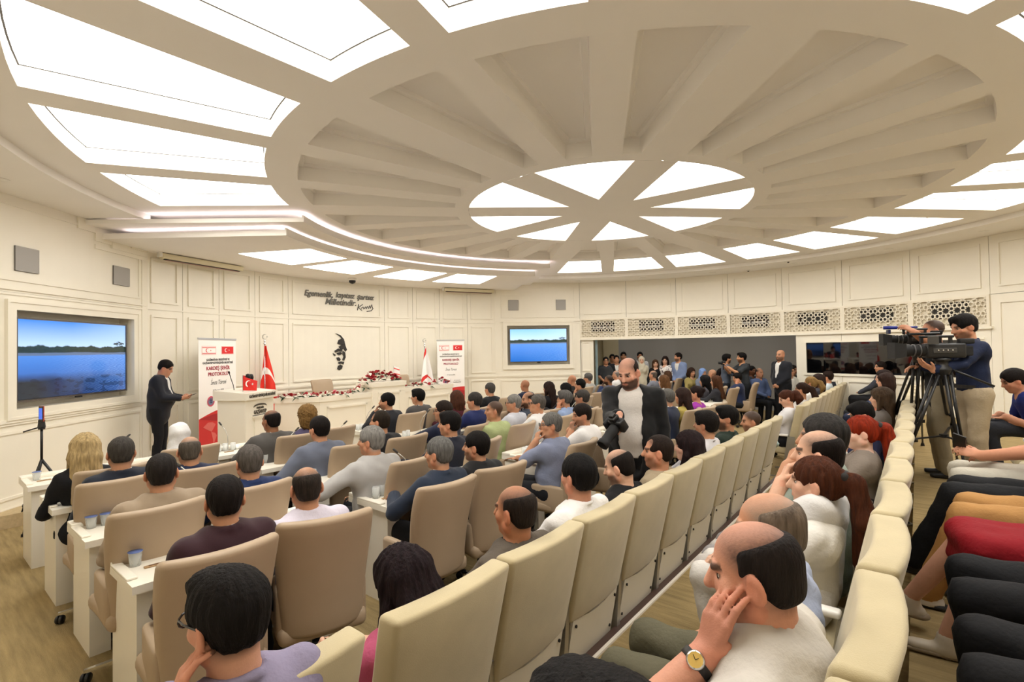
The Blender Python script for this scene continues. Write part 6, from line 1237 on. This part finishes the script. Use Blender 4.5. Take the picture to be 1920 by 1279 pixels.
# raised row
def tier_person(label, px, py, a=-3.04, **k):
    k.setdefault('seat', .445); k.setdefault('z0', TIER1); k.setdefault('lean', -.12); return P_(label, px, py, a, None, **k)
_b = tier_person('heavy balding man in a cream polo resting his face on his hand, gold-faced watch', 1412, 1076, a=-3.095, hair=('balding', '#2a2220', 1.3), top=('polo', '#d3cdc4'), bottom='#1a1a20', fat=1.2, bulk=1.2, scale=1.06, hyaw=R(8), hpitch=R(-10), lean=-.04,
    lh={'h': (-.100, .120, -.150), 'fd': (.10, -.28, 1.), 'n': (-.85, .45, 0), 'hint': (-.15, 1.3, -.5), 'curl': .30, 'thumb': .45}, rh='lap', skin='#cf957c', hands='l', res=.0055, beard=('#6b5a52', .25))
BIGR, BIGI = _b
p = W(-3.10, -5.80); person('dark-haired person close to the lens, only the crown of the head in view', (p.x, p.y), FACE, 1.362, TIER1, seat=.445, hair=('short', '#15100f', 1.5), top=('shirt', '#3a3f4a'), skin=TAN, res=.006)
tier_person('bald man with a grey fringe in a light blue shirt, behind the cream polo', 1440, 992, hair=('balding', '#8a7a6c', 1.2), top=('shirt', '#b4bfdc'), bottom='#5a5643', hyaw=R(8), skin='#c9906f', hpitch=R(-6), bulk=1.1, fat=.6, lh={'l': (-.22, .16, .62)}, rh={'l': (.22, .16, .62)})
tier_person('woman with a long auburn ponytail and a white blazer', 1527, 925, female=True, hair=('ponytail', '#5b2f1a', 1., 1.35), top=('blouse', '#e6e2da'), bottom='#d9d5cf', skin='#d3a78e', hyaw=R(4), res=.007)
tier_person('man with receding dark hair in a white t-shirt, hand at his mouth', 1533, 852, hair=('balding', '#1d1411', 1.5), top=('tee', '#e8e6e5'), bottom='#b7b1ab', hyaw=R(4), lh='mouth', skin=FAIR, bulk=1.1, hands='l')
tier_person('man with salt-and-pepper hair in a sage green t-shirt', 1541, 822, hair=('short', '#3b3836', 1.1), top=('tee', '#9aa79c'), bottom='#8c8888', bulk=1.22, fat=.8, hyaw=R(10), lh='mouth')
tier_person('young woman with a bright red ponytail and a taupe jacket', 1613, 817, a=-3.09, female=True, hair=('ponytail', '#a3300f', 1.1, 1.2), top=('blouse', '#857a70'), skin='#e3bca8', hyaw=R(16), hpitch=R(-6))
tier_person('black-haired person bent forward in a navy top beyond the redhead', 1615, 778, a=-2.98, hair=('short', '#141112', 1.3), top=('shirt', '#232747'), bottom='#15161a', lean=.45, hpitch=R(-25), hyaw=R(14))
tier_person('woman with long highlighted hair beyond the navy top', 1652, 756, a=-3.08, female=True, hair=('long', '#5e4a38', 1.4, 1.), top=('blouse', '#77706c'), bottom='#dcd7e2', skin=FAIR)
tier_person('woman with brown hair in a salmon pink top', 1660, 730, a=-3.03, hz=1.34, female=True, hair=('straight', '#3a241c', 1.3), top=('blouse', '#d3806a'), bottom='#1f2740', skin=FAIR)
tier_person('woman with dark brown hair beyond the salmon top', 1656, 708, a=-2.98, hz=1.36, female=True, hair=('long', '#2c1b17', 1.3), top=('blouse', '#34405e'), skin=FAIR, hyaw=R(14))
tier_person('woman with auburn hair near the dark window', 1674, 701, a=-2.99, hz=1.36, female=True, hair=('straight', '#6d3019', 1.3), top=('blouse', '#5a4034'), skin=FAIR)
tier_person('dark-haired man in profile before the dark window', 1650, 682, a=-2.80, hz=1.42, hair=('short', '#231914', 1.), top=('shirt', '#3a3d48'), hyaw=R(30))
tier_person('bald pale-headed man before the dark window', 1667, 684, a=-2.88, hz=1.42, hair=('bald', '#c9a893'), top=('shirt', '#44475a'), skin='#dcb29a')
tier_person('dark-haired man in a white shirt at the far end of the raised row', 1681, 673, a=-2.85, hz=1.42, hair=('short', '#15110f', 1.1), top=('shirt', '#e2e2e6'), hyaw=R(20))
# the watch of the man in the cream polo
S_, e_, w_, fd, nr, cu = BIGI['arms'][-1]; d = (w_-e_)/np.linalg.norm(w_-e_); c = e_+(w_-e_)*.88; out = np.array([-.95, .05, .3]); out -= d*(out@d); out /= np.linalg.norm(out); x = np.cross(out, d)
t = empty('wristwatch', BIGR.matrix_basis @ Vector(c), BIGR.rotation_euler.z, 'gold-faced wristwatch with a black strap on the wrist of the man in the cream polo', 'watch'); Mw = frame((0, 0, 0), x, out, d)
MB().lathe([(.0395, -.011), (.0415, -.010), (.0415, .010), (.0395, .011), (.0375, .0), (.0395, -.011)], 24, frame((0, 0, 0), x, out, d)).build('strap', mat('watch strap', '#171312', .5), t, True)
MF = frame(tuple(out*.040), x, d, out); MB().lathe([(.021, -.004), (.022, .004), (.019, .008), (.0001, .008)], 24, MF).build('case', CHROME, t, True); fo = MB().lathe([(.0001, .0083), (.0175, .0083), (.0175, .0086), (.0001, .0087)], 24, MF).build('dial', mat('gold dial', '#d9b765', .3, metal=.4), t)
MB().bar(MF @ Vector((0, 0, .0092)), MF @ Vector((.011, .004, .0092)), .0014, .0006).bar(MF @ Vector((0, 0, .0092)), MF @ Vector((-.003, .008, .0092)), .0016, .0006).build('hands', MATTE, fo)
# ---- the photographer
p = ata(1178, 692, -1.42); ph = person('bearded photographer in a black blazer and white t-shirt walking between the rows, camera in hand', (float(p[0]), float(p[1])), R(156), float(p[2]), 0., stand=True, hair=('balding', '#2a1d17', 1.1), beard=('#1d1310', .9), top=('openblazer', '#121214'), shirt='#d9d3cd', bottom='#111113', bulk=1.12, fat=.7, hyaw=R(-16), hpitch=R(-24), skin='#d29c84', lean=.06,
    rh={'w': tuple(aty(1160, 778, float(p[1])-.34)), 'fd': (.25, .7, -.75), 'n': (.5, .6, .6), 'hint': (.5, -.7, -.7), 'curl': .75}, lh='side', hands='both', res=.0075)
def slr(loc, M3, label):
    t = empty('photo_camera', loc, 0, label, 'camera'); M = M3.to_4x4()
    link('body', rbox(.15, .075, .11, .015, 2, M @ Matrix.Translation((0, 0, -.055))), BLACK, t, True); link('grip', rbox(.035, .10, .12, .012, 2, M @ Matrix.Translation((.075, .015, -.06))), MATTE, t, True); link('viewfinder', rbox(.06, .075, .04, .012, 2, M @ Matrix.Translation((0, 0, .05))), BLACK, t, True)
    MB().lathe([(.042, .03), (.045, .05), (.045, .12), (.041, .125), (.041, .19), (.048, .20), (.048, .235), (.040, .236), (.038, .20), (.0001, .20)], 20, M @ Matrix.Rotation(R(-90), 4, 'X')).build('lens', MATTE, t, True); MB().box(-.055, .035, -.041, -.037, -.045, .04, M).build('rear_screen', mat('camera screen', '#22407a', .1, emit=.5), t)
    link('flash', rbox(.045, .05, .03, .006, 1, M @ Matrix.Translation((0, 0, .085))), BLACK, t); return t
ly = Vector((-.62, -.45, -.62)).normalized(); lx = ly.cross(Vector((0, 0, 1))).normalized(); lz = lx.cross(ly); slr(Vector(aty(1158, 796, float(p[1])-.40)), Matrix((lx, ly, lz)).transposed(), 'black photo camera hanging from the hand of the walking photographer')
# ---- the man with the phone by the side wall
p = aty(311, 686, 7.95); sm_ = person('man in a dark suit standing against the side wall corner, looking at his phone', (float(p[0]), float(p[1])), R(-72), float(p[2]), PLAT, stand=True, hair=('short', '#1d1613', .9), top=('suit', '#1a1d28'), bottom='#15161c', bulk=1.08, fat=.9, hpitch=R(-26), hyaw=R(-4), skin='#c48e72', lh={'l': (-.05, .33, 1.08), 'fd': (.3, .9, .15), 'n': (-.8, 0, -.5), 'hint': (-.3, -.6, -1)}, rh={'l': (.06, .32, 1.08), 'fd': (-.3, .9, .1), 'n': (.8, 0, -.5)}, hands='both', tie='#1a1c22')
t = put('phone', make_phone, Lw(sm_[0], (0, .44, 1.11)), sm_[0].rotation_euler.z, 'blue phone held by the standing man in the dark suit', 'phone', None); t.rotation_euler = (R(20), 0, sm_[0].rotation_euler.z); [c.data.materials.clear() or c.data.materials.append(BLACK) for c in t.children if False]
# ---- the two camera men
p = aty(1806, 610, 4.95); o2 = person('bearded camera man in a navy shirt and beige chinos behind the big video camera', (float(p[0]), float(p[1])), R(70), float(p[2]), TIER2, stand=True, tuck=True, hair=('short', '#150f0d', 1.4), beard=('#1a120e', .55), top=('shirt', '#1a2440'), bottom='#b3a287', shoes='#2a211b', hyaw=R(12), hpitch=R(-14), skin='#c48d6e', lh={'w': tuple(aty(1752, 694, 4.72)), 'fd': (-.1, .85, .5), 'n': (-.2, -.3, -1.), 'hint': (-.5, -.2, -1), 'curl': .3}, rh={'l': (.26, .36, 1.20)}, hands='both', res=.0085, bulk=1.02, dist=4.5)
p = aty(1748, 618, 5.45); o1 = person('camera man with cropped hair in a black t-shirt, arms raised to his camera', (float(p[0]), float(p[1])), R(62), float(p[2]), TIER2, stand=True, hair=('buzz', '#17110f', 2.), beard=('#17110f', .55), top=('tee', '#131417'), bottom='#9d9179', shoes='#16171b', hyaw=R(6), skin='#bd8466', lh={'w': tuple(aty(1712, 622, 5.05)), 'fd': (.1, .7, .6), 'n': (-.6, -.4, .5), 'hint': (-.6, .1, -1), 'curl': .8}, rh={'w': tuple(aty(1722, 612, 5.2)), 'fd': (-.1, 1, .1), 'hint': (.7, 0, -.8)}, hands='both', res=.0095, bulk=1.04)
b = MB(); H = o2[1]['H']; q = [(H[0]+.165*math.cos(t_), .01+.135*math.sin(t_), H[2]+.075) for t_ in np.linspace(0, 2*math.pi, 25)]
for i in range(24): b.bar(q[i], q[i+1], .008, .036)
b.build('belt', mat('belt', '#17120f', .5), o2[0])
def camcorder(loc, rz, label, s_=1., mic=False):
    t = empty('video_camera', loc, rz, label, 'camera'); q = Matrix.Scale(s_, 4)
    link('body', rbox(.13, .34, .15, .02, 2, q @ Matrix.Translation((0, -.02, -.05))), BLACK, t, True)
    MB().lathe([(.055, .13), (.062, .15), (.062, .20), (.056, .205), (.056, .27), (.066, .28), (.066, .33), (.07, .335)], 20, q @ Matrix.Translation((0, 0, .03)) @ Matrix.Rotation(R(-90), 4, 'X')).build('lens', MATTE, t, True)
    for z in (.19, .24): MB().lathe([(.063, z), (.0645, z+.003), (.0645, z+.008), (.063, z+.011)], 20, q @ Matrix.Translation((0, 0, .03)) @ Matrix.Rotation(R(-90), 4, 'X')).build('lens_ring', mat('ring grey', '#4a4a4c', .4), t, True)
    m = MB(); m.hexa([q @ Vector(v) for v in ((-.075, .33, -.035), (.075, .33, -.035), (.075, .33, .095), (-.075, .33, .095), (-.092, .44, -.055), (.092, .44, -.055), (.092, .44, .115), (-.092, .44, .115))]); m.build('lens_hood', MATTE, t)
    link('top_handle', rbox(.035, .30, .028, .01, 2, q @ Matrix.Translation((0, .04, .155))), BLACK, t, True)
    m = MB(); m.bar(q @ Vector((0, .17, .10)), q @ Vector((0, .17, .16)), .026*s_); m.bar(q @ Vector((0, -.08, .10)), q @ Vector((0, -.08, .16)), .026*s_); m.build('handle_post', BLACK, t)
    link('viewfinder', rbox(.06, .13, .055, .012, 2, q @ Matrix.Translation((-.02, -.20, .09))), MATTE, t, True); link('battery', rbox(.08, .07, .10, .01, 2, q @ Matrix.Translation((0, -.22, -.03))), MATTE, t); link('flip_screen', rbox(.012, .12, .085, .004, 1, q @ Matrix.Translation((-.12, .12, .09)) @ Matrix.Rotation(R(20), 4, 'Z')), DARK, t)
    MB().tube([q @ Vector((.02, .0, .20)), q @ Vector((.02, .26, .20))], .013*s_, 10).build('microphone', mat('mic blue', '#1c2a8a', .5) if mic else BLACK, t, True)
    if mic: MB().tube([q @ Vector((.02, .24, .20)), q @ Vector((.02, .40, .20))], .024*s_, 12).build('mic_foam', mat('mic blue', '#1c2a8a', .5), t, True); link('monitor', rbox(.10, .03, .06, .006, 1, q @ Matrix.Translation((-.04, .36, .11))), mat('monitor navy', '#161f4a', .3), t)
    link('side_controls', rbox(.012, .20, .05, .004, 1, q @ Matrix.Translation((-.07, 0, .0))), DARK, t)
    for k in range(4): MB().lathe([(.0001, 0), (.007, 0), (.007, .006), (.0001, .006)], 8, q @ Matrix.Translation((-.078, -.06+.04*k, .03)) @ Matrix.Rotation(R(-90), 4, 'Y')).build('knob', CHROME, t)
    return t
def stand3(apex, feet, label, spread=.5, r=.014, pan=None):
    A = Vector(apex); t = empty('tripod', (A.x, A.y, min(f[2] for f in feet)), 0, label, 'tripod'); inv = -t.location
    MB().lathe([(.05, -.10), (.055, -.05), (.075, -.02), (.075, .0), (.05, .03), (.05, .07), (.07, .075), (.07, .095), (.0001, .095)], 16, Matrix.Translation(A+inv)).build('head', BLACK, t, True)
    mids = []
    for f in feet:
        Fv = Vector(f); d = Fv-A; h = Vector((d.x, d.y, 0)).normalized(); s_ = Vector((-h.y, h.x, 0)); top = A+h*.06+Vector((0, 0, -.06)); mid = top+(Fv-top)*.52
        m = MB(); m.tube([top-s_*.025+inv, mid-s_*.02+inv], r, 7); m.tube([top+s_*.025+inv, mid+s_*.02+inv], r, 7); m.bar(mid-s_*.045+inv, mid+s_*.045+inv, .05, .04); m.tube([mid-d*.12+inv, Fv+Vector((0, 0, .03))+inv], r*.85, 7); lg = m.build('leg', BLACK, t, True)
        MB().lathe([(.0001, 0), (.024, 0), (.02, .03), (.012, .05), (.0001, .05)], 10, Matrix.Translation(Fv+inv)).build('foot', MATTE, lg, True); mids.append(mid)
    c = Vector((A.x, A.y, sum(m_.z for m_ in mids)/3+.02)); m = MB()
    for q in mids: m.bar(c+inv, q+inv, .022, .012)
    m.lathe([(.035, -.015), (.035, .015), (.0001, .016)], 12, Matrix.Translation(c+inv)); m.build('spreader', BLACK, t)
    if pan is not None: MB().tube([A+inv+Vector((0, 0, .03)), A+inv+Vector(pan)], .010, 7).build('pan_handle', BLACK, t, True)
    return t
c2 = aty(1765, 662, 4.72); c2v = Vector(c2); camcorder(c2v, R(74), 'large black broadcast camera with a square lens hood before the man in the navy shirt', .92)
ft = [atz(1664, 937, TIER2+.0), atz(1822, 948, TIER2), atz(1795, 868, TIER2)]
stand3((c2v.x, c2v.y, c2v.z-.145), [tuple(f) for f in ft], 'heavy black tripod under the large broadcast camera', pan=(.30, -.20, -.16))
c1 = aty(1722, 640, 5.2); c1v = Vector(c1); camcorder(c1v, R(70), 'smaller black video camera with a blue microphone before the man in the black t-shirt', .74, True)
ft = [atz(1693, 868, TIER2), atz(1706, 885, TIER2), atz(1765, 862, TIER2)]; ft = [atz(1650, 850, TIER2), atz(1704, 884, TIER2), atz(1730, 836, TIER2)]
stand3((c1v.x, c1v.y, c1v.z-.12), [tuple(f) for f in ft], 'black tripod under the camera with the blue microphone', pan=(.28, -.12, -.12))
# small tripod with a phone by the side wall
fa_, fb_ = atz(33, 981, 0), atz(42, 1007, 0); A = Vector(aty(78, 862, 5.45)); fc = Vector((A.x+.38, A.y+.25, 0.)); t = empty('phone_tripod', (A.x, A.y, 0), 0, 'slim black phone tripod standing by the side wall below the television', 'tripod'); inv = -t.location
for f in (fa_, fb_, fc): 
    Fv = Vector(f); m = MB(); d = Fv-A; m.tube([A+inv, A+d*.4+inv], .014, 8); m.tube([A+d*.38+inv, A+d*.72+inv], .011, 8); m.tube([A+d*.70+inv, Fv+inv], .008, 8)
    for q in (.40, .71): m.tube([A+d*(q-.015)+inv, A+d*(q+.015)+inv], .018, 8)
    lg = m.build('leg', BLACK, t, True); MB().lathe([(.0001, 0), (.014, 0), (.012, .03), (.0001, .03)], 8, Matrix.Translation(Fv+inv)).build('foot', MATTE, lg)
zt = float(aty(75, 800, 5.45)[2]); MB().tube([A+inv, Vector((A.x, A.y, zt))+inv], .012, 8).build('column', BLACK, t, True); m = MB(); m.lathe([(.03, -.03), (.035, 0), (.03, .04), (.0001, .045)], 12, Matrix.Translation(Vector((A.x, A.y, zt))+inv)); m.tube([Vector((A.x, A.y, zt))+inv, Vector((A.x-.16, A.y-.04, zt-.05))+inv], .008, 6); m.box(A.x-.02+inv.x, A.x+.02+inv.x, A.y-.02+inv.y, A.y+.02+inv.y, zt+.03, zt+.07); m.build('pan_head', BLACK, t)
pt = put('phone', make_phone, Vector((A.x, A.y, zt+.14)), 0, 'phone in a red-edged case clamped upright on the slim tripod, filming', 'phone', None); pt.rotation_euler = (R(90), 0, R(-20)); o = MB().box(-.042, .042, -.082, .082, -.004, .004).build('case_edge', mat('phone case red', '#b0402c', .5), pt); 
MB().box(-.03, .03, -.06, .06, .0096, .0099).build('lit_screen', mat('phone lit', '#2c58c9', .2, emit=.6), pt)
# ---- top row: mostly legs in the picture
def top_person(label, b, **k):
    p = W(-4.02 if b < -3.5 else -4.10, b); k.setdefault('lh', {'l': (-.25, .06, .66), 'fd': (0, 1, -.2)}); k.setdefault('rh', {'l': (.25, .06, .66), 'fd': (0, 1, -.2)}); k.setdefault('lean', -.02); return person(label, (p.x, p.y), FACE, TIER2+1.19, TIER2, seat=.46, res=k.pop('res', .012), skin=k.pop('skin', TAN), **k)
tp1 = top_person('person in a white t-shirt and pale trousers holding a phone with a lit clock', -1.75, top=('tee', '#e6e5e8'), bottom='#c9c3b4', lh={'l': (-.05, .36, .68), 'fd': (.1, 1, .25), 'n': (-.8, 0, .6), 'curl': .6}, rh={'l': (.10, .30, .66), 'fd': (-.6, .8, .1)}, hands='both', skin='#c98d6e')
t = put('phone', make_phone, Lw(tp1[0], (-.045, .47, .755)), 0, 'black phone showing a lit clock, held over pale trousers', 'phone', None); t.rotation_euler = (R(50), R(-18), tp1[0].rotation_euler.z+R(70))
text('10:44', .034, Matrix.Translation((0, .01, .0099)), mat('clock blue', '#3a5cff', .3, emit=1.5), t, 'clock_digits', .0003)
top_person('person in black trousers and black shoes in the top row', -2.28, top=('shirt', '#26262b'), bottom='#17181b', knees={-1: ((-.10, .52, .535), (-.07, .72, .085)), 1: ((.13, .48, .535), (.12, .50, .085))}, shoes='#1c1a19')
top_person('person in mustard trousers and white sneakers in the top row', -2.72, top=('shirt', '#8d8f94'), bottom='#b98a52', shoes='#e6e2dc', knees={-1: ((-.11, .50, .525), (-.10, .66, .085)), 1: ((.12, .47, .53), (.10, .42, .085))})
top_person('woman in a red skirt with bare legs and beige slip-on shoes', -3.28, top=('blouse', '#8c1722'), female=True, skirt='#8d0f1c', hair=('long', '#3a2418', 1.2), skin='#d8a58c', shoes='#c9bda9', knees={1: ((.10, .50, .54), (.16, .74, .14)), -1: ((-.10, .46, .53), (-.06, .60, .085))}, res=.009)
top_person('person in black trousers seated beside the red skirt', -3.85, top=('shirt', '#2a2c33'), bottom='#131316', shoes='#161414')
top_person('person in black trousers at the camera end of the top row', -4.42, top=('shirt', '#2a2c33'), bottom='#131316', shoes='#161414')
p = atz(1900, 712, 1.52); person('dark-haired man in a royal blue t-shirt bending forward in the top row', (float(p[0]), float(p[1])), FACE+R(8), 1.52, TIER2, seat=.46, lean=.42, hpitch=R(-22), hair=('short', '#1d1512', 1.2), top=('tee', '#1f2d78'), bottom='#2a2c33', skin='#c98f72', hyaw=R(6), lh='lap', rh='lap')
# things on seats
t = empty('backpack', W(-1.84, .30, .45), FACE, 'black backpack on the theatre seat beside the man with the buzz cut', 'bag'); link('body', rbox(.32, .20, .42, .08, 3), mat('bag black', '#141417', .8), t, True); MB().tube([(-.04, 0, .41), (-.03, 0, .46), (.03, 0, .46), (.04, 0, .41)], .012, 7).build('handle', MATTE, t, True); link('pocket', rbox(.24, .05, .20, .02, 2, Matrix.Translation((0, -.11, .05))), mat('bag black', '#141417', .8), t, True)
bm = bmesh.new(); bmesh.ops.create_icosphere(bm, subdivisions=3, radius=.14)
for v in bm.verts: v.co = Vector((v.co.x*1.3+.015*math.sin(60*v.co.y), v.co.y*.9, max(0, v.co.z*.55+.06+.02*math.sin(45*v.co.x+30*v.co.y))))
me = bpy.data.meshes.new('bundle'); bm.to_mesh(me); bm.free(); o = link('patterned_scarf', me, mat('scarf teal', '#bcd3d2', .8, noise=.5, nscale=25), None, True); o.location = W(-1.75, 1.25, .50); tag(o, 'teal and white patterned scarf in the lap of the woman looking down', 'scarf')
# lettering becomes plain mesh
bpy.context.view_layer.update()
dg = bpy.context.evaluated_depsgraph_get()
for o in [q for q in SC.objects if q.type == 'FONT']:
    me = bpy.data.meshes.new_from_object(o.evaluated_get(dg)); n = bpy.data.objects.new('x', me); mtx = o.matrix_local.copy(); par = o.parent; nm = o.name.split('.')[0]; bpy.data.objects.remove(o); n.name = nm; COL.objects.link(n)
    if par is not None: n.parent = par
    n.matrix_local = mtx
bpy.context.view_layer.update()
